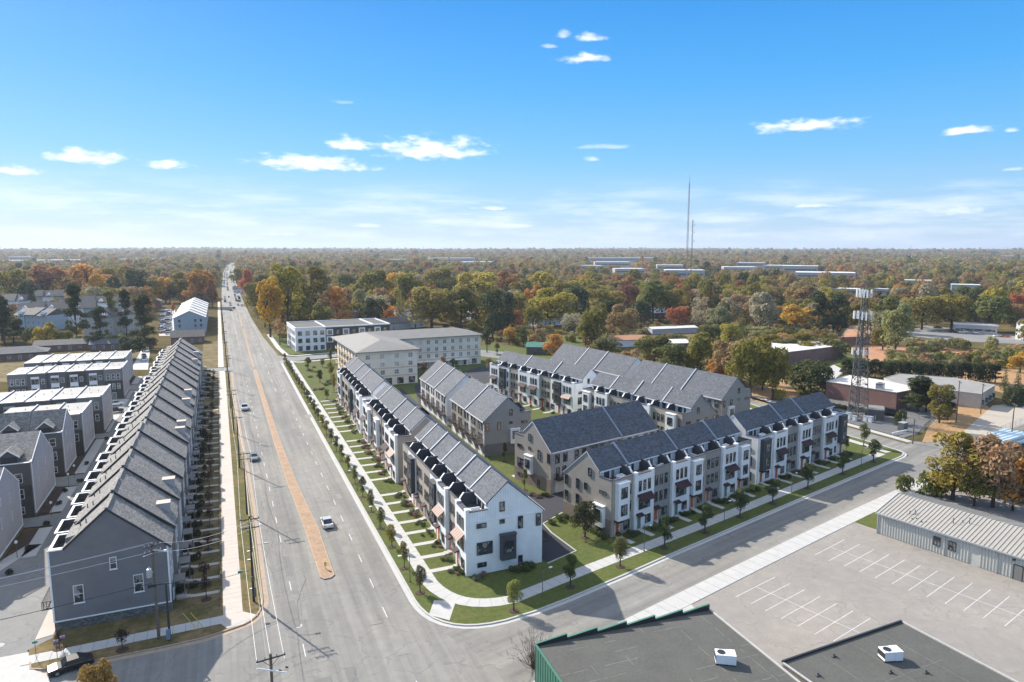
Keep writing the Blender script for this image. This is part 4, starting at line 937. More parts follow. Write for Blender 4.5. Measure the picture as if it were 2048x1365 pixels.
def gable_block(label, x1, y0, x0, y1, n, zp=10.7, zr=14.2, zb=8.6):
    L = x1 - x0; D = y1 - y0; p = thing('gabled_townhouse_block', label, 'townhouses', (x0, y0, 0), 0, 'gabled townhouse blocks with dormers'); W = L / n; yd = 2.4; yr = D * .52
    prof = [(0, 0), (0, zp - 1), (yd, zp - 1), (yd, zp), (yr, zr), (D, zb), (D, 0)]
    b = MB(); b.prism([(0, y, z) for y, z in prof], (L, 0, 0)); b.obj('wall', M['dkgray'], p)
    b = MB(); b.prism([(L, y, z) for y, z in [(0, .8), (0, zp), (yd * .4, zp), (yr, zr + .1), (D, zb + .1), (D, .8)]], (.15, 0, 0)); b.obj('gable_wall', M['lgray'], p)
    b = MB(); b.box(L, 0, .05, L + .2, D, .8); b.obj('stone_base', M['stone'], p)
    b = MB()
    for a, q in (((-.05, zp + .02), (yr, zr + .3)), ((D + .3, zb), (yr, zr + .3))): b.prism([(L + .15, a[0], a[1]), (L + .15, q[0], q[1]), (L + .15, q[0], q[1] - .22), (L + .15, a[0], a[1] - .22)], (.1, 0, 0))
    b.box(L + .15, -.05, .8, L + .23, .16, zp); b.box(L + .15, D - .18, .8, L + .23, D + .03, zb); b.box(L + .15, 0, .78, L + .25, D, .92); b.obj('corner_trim', M['trim'], p)
    for (yy, z, hh) in ((.28, 8.3, 1.3), (.6, 7.2, 1.6), (.25, 4.6, 1.9), (.63, 3.8, 1.7)): window(p, L + .16, D * yy, z, .5, hh, 'r', fm='wwhite', ny=1)
    for i in range(n):
        u = i * W; b = MB(); a = u + .03; c = u + W - .03 + (.2 if i == n - 1 else 0)
        s = (zr - zp) / (yr - yd)
        b.prism([(a, .9, zp - s * 1.3), (a, yr, zr + .1), (a, yr, zr + .28), (a, .9, zp - s * 1.3 + .18)], (c - a, 0, 0)); b.prism([(a, yr, zr + .1), (a, D + .35, zb - .15), (a, D + .35, zb + .03), (a, yr, zr + .28)], (c - a, 0, 0))
        o = b.obj('roof', M['shL'], p)
        # dormer with recessed terrace door
        d = MB(); x0_, x1_ = u + W * .3, u + W * .72; xm = (x0_ + x1_) / 2; zt = zp + 1.7
        d.prism([(x0_, .8, zp - .9), (x0_, .8, zt - .6), (xm, .8, zt + .5), (x1_, .8, zt - .6), (x1_, .8, zp - .9)], (0, 4.2, 0), 0)
        for s_ in (-1, 1):
            xa = xm + s_ * (x1_ - xm + .35); d.prism([(xm, .5, zt + .6), (xa, .5, zt - .85), (xa, .5, zt - .7), (xm, .5, zt + .78)], (0, 4.3, 0), 1)
            d.prism([(xm, .42, zt + .55), (xa, .42, zt - .92), (xa, .42, zt - .68), (xm, .42, zt + .8)], (0, .08, 0), 2)
        d.box(x0_ + .2, .74, zp - .85, x1_ - .2, .8, zt - .7, 3)
        d.obj('dormer', [M['dkgray'], M['shL'], M['trim'], M['fascia']], p)
        q = MB(); q.box(u + .05, -.1, .1, u + W - .05, 0, zp - .1, 0); q.obj('facade', M['dkgray'], p)
        q = MB(); q.box(u, -.2, zp - .12, u + W, .12, zp + .02); q.box(u + W - .1, -.05, zp, u + W + .05, 1.2, zp + .12); q.obj('parapet_cap', M['trim'], p)
        q = MB(); q.box(u + .1, -.15, .1, u + W - .1, -.1, 6.3); q.obj('brick_base', M['brownbr'], p)
        for xx in (.28, .72): window(p, u + W * xx, -.16, 3.8, 1.3, 1.9, fm='wwhite', nx=2); window(p, u + W * xx, -.12, 6.9, 1.2, 1.8, fm='wwhite')
        window(p, u + W * .7, -.16, .9, 1.3, 1.4, fm='wwhite', nx=2); door(p, u + W * .3, -.16, .2, m='door_g')
    return p
gable_block('townhouse block at the left edge with only its light grey gable in view', -35.0, 126.5, -70, 142.0, 6, 10.2, 13.5, 9.0)
gable_block('dormered townhouse block at left, second from the front, terrace door in its dormer', -34.2, 147.8, -62, 164.6, 4)
gable_block('dormered townhouse block at left with two dormers, behind the other dormered blocks', -33.8, 173.2, -66, 185.2, 5, 10.0, 13.6, 9.0)
# ---------------------------------------------------------------- apartment blocks
def rect(px_l, px_r, z):
    a = Vector(G(*px_l, z)); c = Vector(G(*px_r, z)); return a, c
def hip(b, x0, y0, x1, y1, z, zr, m=0, ov=.7, left=True, right=True):
    x0 -= ov; y0 -= ov; x1 += ov; y1 += ov; d = (y1 - y0) / 2; ym = (y0 + y1) / 2; xa = x0 + (d if left else 0); xb = x1 - (d if right else 0)
    b.poly([(x0, y0, z), (x1, y0, z), (xb, ym, zr), (xa, ym, zr)], m); b.poly([(x1, y1, z), (x0, y1, z), (xa, ym, zr), (xb, ym, zr)], m)
    b.poly([(x0, y1, z), (x0, y0, z), (xa, ym, zr)], m); b.poly([(x1, y0, z), (x1, y1, z), (xb, ym, zr)], m)
    b.box(x0, y0, z - .28, x1, y1, z - .004, m)
def cream():
    a, c = rect((716,705), (834,697.5), 13.0); ang = math.atan2(c.y - a.y, c.x - a.x); L = (c - a).length
    p = thing('apartment_building', 'cream four-storey L-shaped apartment building with a grey hipped roof', 'apartment building', (a.x, a.y, 0), ang)
    ca, sa = math.cos(ang), math.sin(ang)
    def loc(u, v, z):
        x, y = G(u, v, z); return ((x - a.x) * ca + (y - a.y) * sa, -(x - a.x) * sa + (y - a.y) * ca)
    D = loc(676, 678.5, 13)[1]; D = max(34, min(60, D))
    w2y = loc(961, 669, 13)[1]; w2x = loc(961, 669, 13)[0]
    b = MB(); b.box(0, 0, 0, L, D, 12.9); b.obj('wall', M['cream'], p)
    b = MB(); b.box(L, w2y, 0, w2x, w2y + 18, 12.9); b.obj('wing_wall', M['cream'], p)
    b = MB()
    x0, x1, y0, y1, z, zr = -1, L + 1, -1, max(D, w2y + 18) + 1, 12.98, 15.6
    hw = (x1 - x0) / 2; xm = (x0 + x1) / 2
    b.poly([(x0,y0,z),(x1,y0,z),(xm,y0+hw,zr)]); b.poly([(x1,y0,z),(x1,y1,z),(xm,y1-hw,zr),(xm,y0+hw,zr)]); b.poly([(x1,y1,z),(x0,y1,z),(xm,y1-hw,zr)]); b.poly([(x0,y1,z),(x0,y0,z),(xm,y0+hw,zr),(xm,y1-hw,zr)])
    b.box(x0, y0, z - .35, x1, y1, z - .01)
    b.obj('roof', M['roofgrey'], p)
    b = MB(); hip(b, xm, w2y, w2x, w2y + 18, 13.0, 15.55, ov=1, left=False); b.obj('wing_roof', M['roofgrey'], p)
    b = MB()
    for z in (6.35, 3.35): b.box(-.12, -.12, z, L + .12, 0, z + .28); b.box(L, w2y - .12, z, w2x + .1, w2y, z + .28); b.box(L, 0, z, L + .12, w2y - .12, z + .28)
    b.obj('band_course', M['creamband'], p)
    for z in (10.0, 7.0, 4.1):
        for k in range(4): window(p, L * (.16 + .24 * k), -.01, z, 1.7, 1.7, nx=2, fm='wwhite', gm='blind')
        for k in range(10): window(p, L + 3 + (w2x - L - 5) * k / 9, w2y - .01, z, 1.5, 1.7, nx=2, fm='wwhite', gm='blind')
        for k in range(7):
            window(p, -.01, D * (.08 + .135 * k), z, 1.3, 1.7, 'l', fm='wframe')
            b = MB(); b.box(-1.4, D * (.08 + .135 * k) - 1.3, z - .3, 0, D * (.08 + .135 * k) + 1.3, z - .12); b.box(-1.4, D * (.08 + .135 * k) - 1.3, z - .12, -1.34, D * (.08 + .135 * k) + 1.3, z + .8); b.obj('balcony', M['creamband'], p)
    for k in range(4): window(p, L * (.3 + .2 * k), -.01, .4, 2.4, 2.3, nx=3, ny=1)
    for k in range(8): window(p, L + 4 + (w2x - L - 7) * k / 7, w2y - .01, .4, 2.2 if k % 3 else 1.1, 2.2, nx=2, ny=1)
    b = MB(); b.box(L + 6, w2y - 2.2, 2.7, w2x - 6, w2y - .15, 2.95)
    for k in range(9): b.tube((L + 7 + k * (w2x - L - 14) / 8, w2y - 2.0, 0), (L + 7 + k * (w2x - L - 14) / 8, w2y - 2.0, 2.7), .12, n=5)
    b.obj('arcade', M['trim'], p)
cream()
def whitebrown():
    a = Vector(G(592, 704, 0)); c = Vector(G(788, 652, 11.3)); a2 = Vector((a.x, a.y)); ang = math.radians(2.5)
    p = thing('apartment_building', 'three-storey flat-roofed block by the side street, white left end, dark brown brick beyond', 'apartment building', (a.x, a.y, 0), ang)
    L = 47; Lw = 14.5; D = 30; h = 11.6
    b = MB(); b.box(Lw, 0, 0, L, D, h - .4); b.obj('brick_wall', M['brownbr'], p)
    b = MB(); b.box(0, -.15, 0, Lw, D, h - .4); b.obj('white_wall', M['white'], p)
    b = MB(); b.box(.4, .4, h - .4, L - .4, D - .4, h - .3); b.obj('roof', M['bitumen'], p)
    b = MB(); b.box(-.1, -.3, h - .4, L + .1, .4, h + .15); b.box(-.1, D - .4, h - .4, L + .1, D + .1, h + .15); b.box(-.1, .4, h - .4, .4, D - .4, h + .15); b.box(L - .4, .4, h - .4, L + .1, D - .4, h + .15); b.box(Lw - .3, .4, h - .3, Lw + .3, D - .4, h + .1); b.box(L - 9, .4, h - .3, L - 8.4, D - .4, h + .3)
    b.obj('parapet_cap', M['trim'], p)
    for z in (.4, 4.1, 7.7):
        for x in (2.2, 5.8, 9.4, 12.8): window(p, x, -.16, z, 1.9, 2.2, nx=2)
        for k in range(8):
            if z > 4 and k % 2 == 0:
                b = MB(); b.box(Lw + 2.0 + k * 4 - 1.6, -.35, z - .4, Lw + 2.0 + k * 4 + 1.6, 0, z + 2.6); b.obj('window_surround', M['trim'], p)
                window(p, Lw + 2.0 + k * 4, -.36, z, 2.0, 2.1, nx=3)
            else: window(p, Lw + 2.0 + k * 4, -.01, z, 1.7, 2.1, nx=2)
        for y in (3, 7, 11, 16, 21, 26): window(p, -.01, y, z, 1.7, 2.1, 'l', nx=2)
whitebrown()
# ---------------------------------------------------------------- generic houses and sheds
def house(label, u, v, w, d, h, rz=0, wall='white', roof='houseroof', rh=2.2, cat='house', hipr=False, group='small houses among the trees', name='house', pos=None):
    x, y = pos or G(u, v); p = thing(name, label, cat, (x, y, 0), rz, group)
    b = MB()
    if hipr or rh == 0: b.box(-w/2, 0, 0, w/2, d, h)
    else: b.prism([(-w/2, 0, 0), (-w/2, 0, h), (-w/2, d/2, h + rh), (-w/2, d, h), (-w/2, d, 0)], (w, 0, 0))
    b.obj('wall', M[wall], p)
    b = MB()
    if rh == 0: b.box(-w/2 - .1, -.1, h, w/2 + .1, d + .1, h + .25)
    elif hipr: hip(b, -w/2, 0, w/2, d, h + .05, h + rh, ov=.5)
    else:
        o = .4; s = rh / (d / 2)
        b.prism([(-w/2 - o, -o, h - s * o + .02), (-w/2 - o, d/2, h + rh + .02), (-w/2 - o, d/2, h + rh + .18), (-w/2 - o, -o, h - s * o + .18)], (w + 2 * o, 0, 0))
        b.prism([(-w/2 - o, d/2, h + rh + .02), (-w/2 - o, d + o, h - s * o + .02), (-w/2 - o, d + o, h - s * o + .18), (-w/2 - o, d/2, h + rh + .18)], (w + 2 * o, 0, 0))
    b.obj('roof', M[roof], p)
    n = max(2, int(w / 4)); fl = 2 if h > 4.6 else 1
    if cat == 'house':
        for f in range(fl):
            for k in range(n):
                if f == 0 and k == n // 2: door(p, -w/2 + w * (k + .5) / n, -.01, .1, m='door_g'); continue
                window(p, -w/2 + w * (k + .5) / n, -.01, 1.0 + f * 2.8, 1.2, 1.4, fm='wwhite', nx=2)
        for s in ('l', 'r'): window(p, (-w/2 - .01) if s == 'l' else (w/2 + .01), d * .5, 1.1 + (fl - 1) * 2.7, 1.0, 1.3, s, fm='wwhite')
    return p
house('brick and white ranch house with a grey hipped roof at far left', 30, 722, 24, 12, 3.3, .08, 'redbrick', 'houseblue', 2.4, hipr=True)
house('low brown-roofed ranch house behind the flat-roofed rows', 130, 702, 26, 10, 3.0, 0, 'redbrick', 'houseroof', 2.0)
house('low slate-roofed ranch house right of the brown-roofed one', 226, 700, 20, 10, 3.0, 0, 'redbrick', 'houseblue', 1.8)
house('small brick bungalow with a pale gable directly behind the far end of the slate row', 376, 688, 16, 12, 3.6, 0, 'redbrick', 'houseroof', 3.0)
house('brick church hall with white gable trim beyond the parking lot at left', 324, 616, 16, 22, 6, PI / 2, 'redbrick', 'houseroof', 5, group=None)
house('little white roadside house right of the main road under the tall trees', 478, 586, 12, 10, 4, 0, 'white', 'houseroof', 3)
for i, (u, v, wd, hh, wl, rf, lb) in enumerate([
    (748,636,12,5.5,'dkgray','houseroof','dark grey two-storey gabled house among orange trees behind the brown block'),
    (716,640,9,5.5,'dkgray','houseroof','narrow dark gabled house left of the grey one behind the brown block'),
    (812,638,14,5.5,'white','houseroof','white house with a dark roof half hidden behind the apartment roofs'),
    (825,656,16,4,'white','houseblue','white cottage with a slate roof just above the cream apartment roof'),
    (787,660,22,4,'lgray','houseroof','long grey-roofed building next to the brown block'),
    (962,640,15,6,'white','houseroof','white two-storey house among trees right of the cream block'),
    (1105,652,24,5,'white','houseroof','white house in shade under the big yellow-olive tree'),
    (1320,637,14,4,'redbrick','bluewall','red house with a pale blue roof right of centre among the trees')]):
    house(lb, u, v, wd, 10, hh, R.uniform(-.3, .3), wl, rf, 3)
# orange-roofed and pale sheds behind the rearmost rows
house('low orange-roofed building behind the rearmost townhouse rows', 1262, 694, 20, 12, 3.5, -.2, 'white', 'dirt', 1.6, 'building', group=None, name='shed')
house('low pale-roofed building right of the orange-roofed one', 1345, 700, 18, 12, 3.2, -.25, 'redbrick', 'paleroof', 1.2, 'building', group=None, name='shed')
house('long white-roofed low building in the overgrown field', 1350, 668, 30, 8, 3.2, -.1, 'lgray', 'paleroof', .8, 'building', group=None, name='shed')
house('green-roofed shed with a yellow lean-to behind the awning row', 1078, 710, 12, 12, 3.6, -.5, 'houseroof', 'greenmetal', 1.5, 'shed', group=None, name='shed')
# far left apartments
def apt(label, u, v, w, d, h, rz, walls, n, rh=3.2):
    x, y = G(u, v); p = thing('apartment_building', label, 'apartment building', (x, y, 0), rz, 'apartment rows beyond the pines'); W = w / n
    for i in range(n):
        b = MB(); b.box(-w/2 + i * W, (i % 2) * .6, 0, -w/2 + (i + 1) * W - .03, d, h); b.obj('wall', M[walls[i % len(walls)]], p)
        for z in (1, 4.2, 7.4):
            if z + 1.8 < h:
                for q in (.3, .7): window(p, -w/2 + (i + q) * W, (i % 2) * .6 - .01, z, 1.3, 1.7, fm='wwhite', nx=2)
    for i in range(n):
        b = MB(); dz = .5 * (i % 2); b.prism([(-w/2 + i * W - .1, -.6, h - .2 + dz), (-w/2 + i * W - .1, d/2, h + rh + 1.2 + dz), (-w/2 + i * W - .1, d + .6, h - .2 + dz)], (W + .1, 0, 0)); b.obj('roof', M['houseroof'], p)
    for i in range(0, n, 2):
        b = MB(); xx = -w/2 + (i + .5) * W; b.prism([(xx - 1.3, 1.0, h), (xx - 1.3, 1.0, h + 1.6), (xx, 1.0, h + 2.8), (xx + 1.3, 1.0, h + 1.6), (xx + 1.3, 1.0, h)], (0, 4, 0)); b.obj('dormer', M['white'], p)
    return p
apt('white and blue apartment row with grey roof and dormers left of the tall pines', 118, 655, 42, 14, 11.5, .05, ('white','bluewall','bluewall','white'), 6)
apt('pale apartment row standing behind the dormered white and blue one', 110, 625, 44, 14, 12.5, 0, ('white','lgray'), 6)
apt('blue-sided apartment building at the far left edge below the big olive tree', 62, 662, 24, 16, 9.5, -.6, ('bluewall','bluewall'), 3, 2.5)
apt('white apartment block at the extreme left edge among evergreens', 22, 640, 20, 16, 13, 0, ('white','white'), 3)
apt('tan gabled apartment block half hidden behind the pines', 250, 668, 30, 14, 11, .9, ('lgray','taupe'), 4)
apt('pale apartment block hidden behind the middle pines', 205, 640, 36, 14, 12, .1, ('white','bluewall'), 5)
# pale blue stepped row beyond the road houses
x, y = G(381, 668)
p = thing('long_townhouse_row', 'pale blue stepped townhouse row far up the left side of the road', 'townhouses', (x - 8.5, y, 0), 0)
b = MB(); b.box(0, 0, 0, 17, 110, 9.4); b.obj('wall', M['bluewall'], p)
for i in range(12):
    b = MB(); dz = .5 * (i % 2); b.prism([(-.5, i * 9.2 - .3, 9.2 + dz), (8.5, i * 9.2 - .3, 13.4 + dz), (17.5, i * 9.2 - .3, 9.2 + dz), (17.5, i * 9.2 - .3, 9.5 + dz), (8.5, i * 9.2 - .3, 13.75 + dz), (-.5, i * 9.2 - .3, 9.5 + dz)], (0, 9.25, 0)); b.obj('roof', [M['paleroof']], p)
    if i == 0: b = MB(); b.poly([(0, -.02, 9.4), (17, -.02, 9.4), (8.5, -.02, 13.3)]); b.obj('gable_wall', M['bluewall'], p)
for z in (1, 4, 7):
    for q in (3, 11.5, 14.5): window(p, q, -.01, z, 1.1, 1.6, fm='wframe')
# ---------------------------------------------------------------- warehouses at the right
def quad_building(name, label, pts, h, wall, roof, cat='warehouse', rise=0, group=None, par=.3):
    c = Vector((sum(q[0] for q in pts) / len(pts), sum(q[1] for q in pts) / len(pts))); p = thing(name, label, cat, (c.x, c.y, 0), 0, group)
    q = [(a[0] - c.x, a[1] - c.y) for a in pts]; n = len(q)
    if sum(q[i][0] * q[(i + 1) % n][1] - q[(i + 1) % n][0] * q[i][1] for i in range(n)) < 0: q = q[::-1]
    b = MB(); b.flat(q, 0, h); b.obj('wall', M[wall], p)
    b = MB(); b.flat([(a[0] * 1.006, a[1] * 1.006) for a in q], h, h + .12); b.obj('roof', M[roof], p)
    if par:
        b = MB()
        for i in range(n):
            a, c2 = Vector(q[i]), Vector(q[(i + 1) % n]); b.tube((a.x, a.y, h + par * .5), (c2.x, c2.y, h + par * .5), par * .5, n=4)
        b.obj('parapet_cap', M['kerb'], p)
    return p
w1 = quad_building('brick_warehouse', 'low red brick warehouse with a cream flat roof behind the cell tower', [G(1652.5,763.4,5.5), G(1794,786,5.5), G(1842,777,5.5), G(1770,762,5.5), G(1698,751,5.5)], 5.4, 'redbrick', 'tpo')
b = MB(); b.box(-1.3, -1, 0, 1.3, 1, 1.9); b.box(-1.35, -1.05, 1.6, 1.35, 1.05, 1.75, 1); b.lathe((0, 0, 1.9), [(.7, 0), (.7, .12), (.5, .14)], 12, 1)
AC0 = b.mesh('rooftop_unit', [M['steel'], M['wframe']])
link('rooftop_unit', AC0, None, (*G(1760, 778, 5.5), 5.5), .4, 'grey boxy cooling unit on the cream roof of the brick warehouse', 'cooling unit')
tw = quad_building('tan_warehouse', 'long low tan metal warehouse right of the brick one, partly behind evergreens', [G(1800,772,4.7), G(1904,782,4.7), G(1961,789,4.7), G(1990,771,4.7), G(1905,756,4.7), G(1800,748,4.7), G(1768,757,4.7)], 4.6, 'tanmetal', 'tanroof')
for k in range(4):
    t = (k + .5) / 4; q0 = G(1961,789,4.7); q1 = G(1990,771,4.7); window(tw, q0[0] + (q1[0] - q0[0]) * t - tw.location.x + .05, q0[1] + (q1[1] - q0[1]) * t - tw.location.y - .05, 1, 1.4, 1.5, 'r')
quad_building('brick_warehouse', 'long red brick building with a white roof strip beyond the evergreen ball tree', [(213, 219), (241.5, 249), (262, 241), (262, 226), (238, 222.4)], 5.6, 'redbrick', 'paleroof')
quad_building('brick_building', 'dark red brick building beyond the red field with a small white canopy', [G(1680, 693), G(1745, 690), G(1745, 668), G(1700, 668)], 4.5, 'redbrick', 'dirt', 'building')
quad_building('office_building', 'white and green trimmed building at the right edge beyond the far car park', [G(2030, 679), G(2075, 684), G(2090, 668), G(2045, 664)], 9, 'white', 'houseblue', 'building')
# bush dome etc are in the planting section
# metal building bottom right
def metal_building():
    a = Vector(G(1753.8, 1067)); c = Vector(G(2048, 1165.7)); ang = math.atan2(c.y - a.y, c.x - a.x)
    p = thing('metal_building', 'long low pale ribbed metal building by the car park at the right edge', 'metal building', (a.x, a.y, .03), ang)
    L = 46; D = 15; h = 3.85; zr = 5.6
    b = MB(); b.box(.05, .05, 0, L, D, h - .02); b.obj('wall', M['metalwall'], p)
    b = MB(); b.poly([(.04, .05, h - .02), (.04, D / 2, zr - .05), (.04, D, h - .02)]); b.obj('gable_wall', M['metalwall'], p)
    pan = MB(); pan.box(0, -.0, .1, .3, .05, h - .25); pan.box(.3, -.05, .1, .42, .05, h - .25); me = pan.mesh('wall_panel', M['metalwall'])
    n = int(L / .45)
    for k in range(n):
        if 14.2 < k * .45 < 15.6: continue
        link('wall_panel', me, p, (k * .45, 0, 0))
    pan = MB(); pan.box(-.05, 0, .1, 0, .3, h - .25); pan.box(-.1, .3, .1, 0, .42, h - .25); me = pan.mesh('wall_panel', M['metalwall'])
    for k in range(int(D / .45)): link('wall_panel', me, p, (0, k * .45, 0))
    s0 = MB()
    for (y0, z0, y1, z1) in ((-.35, h - .08, D / 2, zr), (D + .35, h - .08, D / 2, zr)):
        pass
    me1 = MB(); me1.prism([(0, -.35, h - .08), (0, D/2, zr), (0, D/2, zr + .06), (0, -.35, h - .02)], (.54, 0, 0)); me1.prism([(.54, -.35, h - .08), (.54, D/2, zr), (.54, D/2, zr + .14), (.54, -.35, h + .06)], (.08, 0, 0)); me1 = me1.mesh('roof_panel', M['metalroof'])
    me2 = MB(); me2.prism([(0, D/2, zr), (0, D + .35, h - .08), (0, D + .35, h - .02), (0, D/2, zr + .06)], (.54, 0, 0)); me2.prism([(.54, D/2, zr), (.54, D + .35, h - .08), (.54, D + .35, h + .06), (.54, D/2, zr + .14)], (.08, 0, 0)); me2 = me2.mesh('roof_panel', M['metalroof'])
    k = -.3
    while k < L:
        link('roof_panel', me1, p, (k, 0, 0)); link('roof_panel', me2, p, (k, 0, 0)); k += .62
    b = MB(); b.box(-.35, -.5, h - .25, L, -.35, h - .02); b.box(-.38, -.5, h - .3, -.3, D / 2, h - .1) if 0 else None; b.box(10.8, -.14, .0, 10.95, 0, h - .2); b.box(18.3, -.14, 0, 18.45, 0, h - .2); b.box(-.06, -.12, 0, .1, 0, h - .2); b.obj('gutter', M['steel'], p)
    b = MB()
    for (y0, z0) in ((-.4, h - .05), (D + .4, h - .05)): b.prism([(-.38, y0, z0), (-.38, D/2, zr + .03), (-.38, D/2, zr + .2), (-.38, y0, z0 + .14)], (.1, 0, 0))
    b.obj('rake_trim', M['metalwall'], p)
    window(p, 9.7, -.06, 1.3, 1.1, 1.5, nx=2); window(p, 12.0, -.06, 1.3, 1.15, 1.5, nx=2); window(p, 35, -.06, 1.3, 1.15, 1.5, nx=2)
    b = MB(); b.box(20.6, -.1, .05, 21.7, .06, 2.3, 0); b.box(20.5, -.12, 0, 20.6, 0, 2.4, 1); b.box(21.7, -.12, 0, 21.8, 0, 2.4, 1); b.box(20.5, -.12, 2.3, 21.8, 0, 2.4, 1); b.obj('door', [M['roofgrey'], M['wframe']], p)
    b = MB(); b.box(20.4, -.5, 3.0, 20.7, -.1, 3.2); b.obj('wall_light', M['wframe'], p)
    b = MB()
    for (x, y, zz) in ((4.2, 2.2, .5), (4.7, 3.0, .5), (5.0, 2.5, .35), (10.6, 3.2, .9), (12.5, 4.5, .95), (11.6, 4.2, .4)):
        z = h + (zr - h) * y / (D / 2); b.tube((x, y, z - .1), (x, y, z + zz), .07, n=6); b.tube((x, y, z + zz), (x, y, z + zz + .14), .15, .03, n=6)
    for q in range(5): b.tube((5.2 + q * .5, .9 + (q % 3) * .5, h + .15), (5.2 + q * .5, .9 + (q % 3) * .5, h + .45 + .1 * (q % 2)), .12, n=6)
    b.obj('roof_vent', M['steeldk'], p)
metal_building()
# dark roofed commercial buildings at the bottom
def green_building():
    z = 5.5; a = Vector(G(1071.5, 1290, z)); c = Vector(G(1419, 1217, z)); ang = math.atan2(c.y - a.y, c.x - a.x); L = (c - a).length
    p = thing('commercial_building', 'dark flat-roofed building with green ribbed wall and stepped parapet, bottom edge', 'commercial building', (a.x, a.y, .03), ang)
    D = 34
    b = MB(); b.box(0.02, -D, 0, L, 0, z - .35); b.obj('wall', M['greenmetal'], p)
    pan = MB(); pan.box(-.03, 0, 0, .02, .5, z); pan.prism([(-.03, .5, 0), (-.1, .56, 0), (-.1, .64, 0), (-.03, .7, 0)], (0, 0, z)); me = pan.mesh('wall_panel', M['greenmetal'])
    k = 0
    while k * .7 < D: link('wall_panel', me, p, (0, -(k + 1) * .7, 0)); k += 1
    b = MB(); b.box(.02, -D, z - .35, L, 0, z - .25); b.obj('roof', M['bitumen'], p)
    st = MB()
    for k in range(6):
        x0 = L * k / 6; x1 = L * (k + 1) / 6
        st.prism([(x0, -.02, z - .4), (x1, -.02, z - .4), (x1, -.02, z + .48), (x0, -.02, z + .02)], (0, .22, 0), 0)
        st.prism([(x0, -.04, z + .02), (x1, -.04, z + .48), (x1, -.04, z + .53), (x0, -.04, z + .07)], (0, .26, 0), 1)
    st.obj('stepped_parapet', [M['wframe'], M['greenmetal']], p)
    b = MB(); b.box(-.12, -D, z - .1, .1, 0, z + .04); b.obj('roof_edge', M['greenmetal'], p)
    b = MB(); b.box(L - .1, -D, z - .3, L + .12, 0, z - .12); b.obj('roof_edge', M['kerb'], p)
    sm = MB()
    for k in range(1, 11):
        y = -k * 1.95; x = .3
        while x < L - 1:
            q = R.uniform(.8, 4.5)
            if R.random() < .5: sm.box(x, y - .015 - R.random() * .02, z - .25, min(x + q, L - .3), y + .02, z - .244)
            x += q + R.uniform(.2, 2.5)
    for k in (4.3, 8.7, 13, 17.4, 21.5): 
        y = -.5
        while y > -D + 2:
            q = R.uniform(.5, 3)
            if R.random() < .6: sm.box(k - .02, y - q, z - .25, k + .02, y, z - .243)
            y -= q + R.uniform(.2, 1.5)
    sm.obj('roof_seam', M['bitseam'], p)
    for k in range(5):
        b = MB(); b.box(.55 + k * 4, -8.4, z - .25, .65 + k * 4, -8.3, z - .1)
    # sign on the green wall
    s = MB(); s.box(-.16, -12.2, 1.2, -.1, -7.8, 4.4, 0)
    s.lathe((0, 0, 0), [(.01, 0)], 3, 0) if 0 else None
    s.obj('wall_sign', M['trim'], p)
    t = MB()
    for k in range(20):
        a0 = 2 * PI * k / 20; a1 = 2 * PI * (k + 1) / 20
        t.prism([(-.17, -9.2 + .75 * math.cos(a0), 3.1 + .75 * math.sin(a0)), (-.17, -9.2 + .75 * math.cos(a1), 3.1 + .75 * math.sin(a1)), (-.17, -9.2 + .5 * math.cos(a1), 3.1 + .5 * math.sin(a1)), (-.17, -9.2 + .5 * math.cos(a0), 3.1 + .5 * math.sin(a0))], (-.015, 0, 0))
    t.obj('sign_ring', plain('sign_blue', (.08, .16, .42), .5, .05), p)
    return p, z
gb, zroof = green_building()
b = MB(); b.box(.6, 0, 0, .6, 0, 0)
def roof2():
    z = 5.5; a = Vector(G(1565, 1322, z)); c = Vector(G(1803, 1241, z)); ang = math.atan2(c.y - a.y, c.x - a.x); L = (c - a).length
    p = thing('commercial_building', 'lower dark grey flat roof at the bottom right with a white cooling unit on it', 'commercial building', (a.x, a.y, .03), ang); D = 30
    b = MB(); b.box(0, -D, 0, L, 0, z - .35); b.obj('wall', M['taupe_brick'], p)
    b = MB(); b.box(0.02, -D, z - .35, L - .02, -.02, z - .25); b.obj('roof', M['bitumen'], p)
    b = MB(); b.box(0, -.1, z - .3, L, .12, z - .02); b.obj('roof_edge', M['wframe'], p)
    b = MB(); b.box(L - .1, -D, z - .3, L + .12, -.1, z - .1); b.box(-.12, -D, z - .3, .1, -.1, z - .14); b.obj('roof_edge', M['kerb'], p)
    sm = MB()
    for k in (5, 10, 15): sm.box(k, -D + 2, z - .25, k + .03, -1, z - .244)
    sm.box(1, -7, z - .25, L - 3, -6.97, z - .243); sm.obj('roof_seam', M['bitseam'], p)
    b = MB()
    for (x, y) in ((6, -1.6), (9, -6.2), (12.4, -7.8), (9, -8.8), (1.6, -3.3)): b = MB(); b.tube((x, y, z - .3), (x, y, z + .15), .12, n=6); b.box(x - .3, y - .1, z - .25, x + .3, y + .1, z - .12); b.obj('vent_pipe', M['steeldk'], p)
roof2()
def rooftop(u, v, rz, label):
    x, y = G(u, v, 5.28); p = thing('rooftop_unit', label, 'cooling unit', (x, y, 5.28), rz, 'white rooftop cooling units')
    b = MB(); b.box(-1.05, -.6, .12, 1.05, .6, 1.15); b.box(.2, -.64, .12, 1.07, .64, 1.17); b.obj('housing', M['trim'], p)
    b = MB(); b.box(-1.1, -.65, 0, 1.1, .65, .12); b.box(-1.07, -.62, .4, -1.05, .62, 1.0); b.obj('base_rail', M['wframe'], p)
    b = MB(); b.lathe((-.45, 0, 1.15), [(.42, 0), (.42, .07), (.3, .08)], 14); b.box(-.9, -.02, 1.2, 0, .02, 1.23); b.obj('fan_grille', M['wframe'], p)
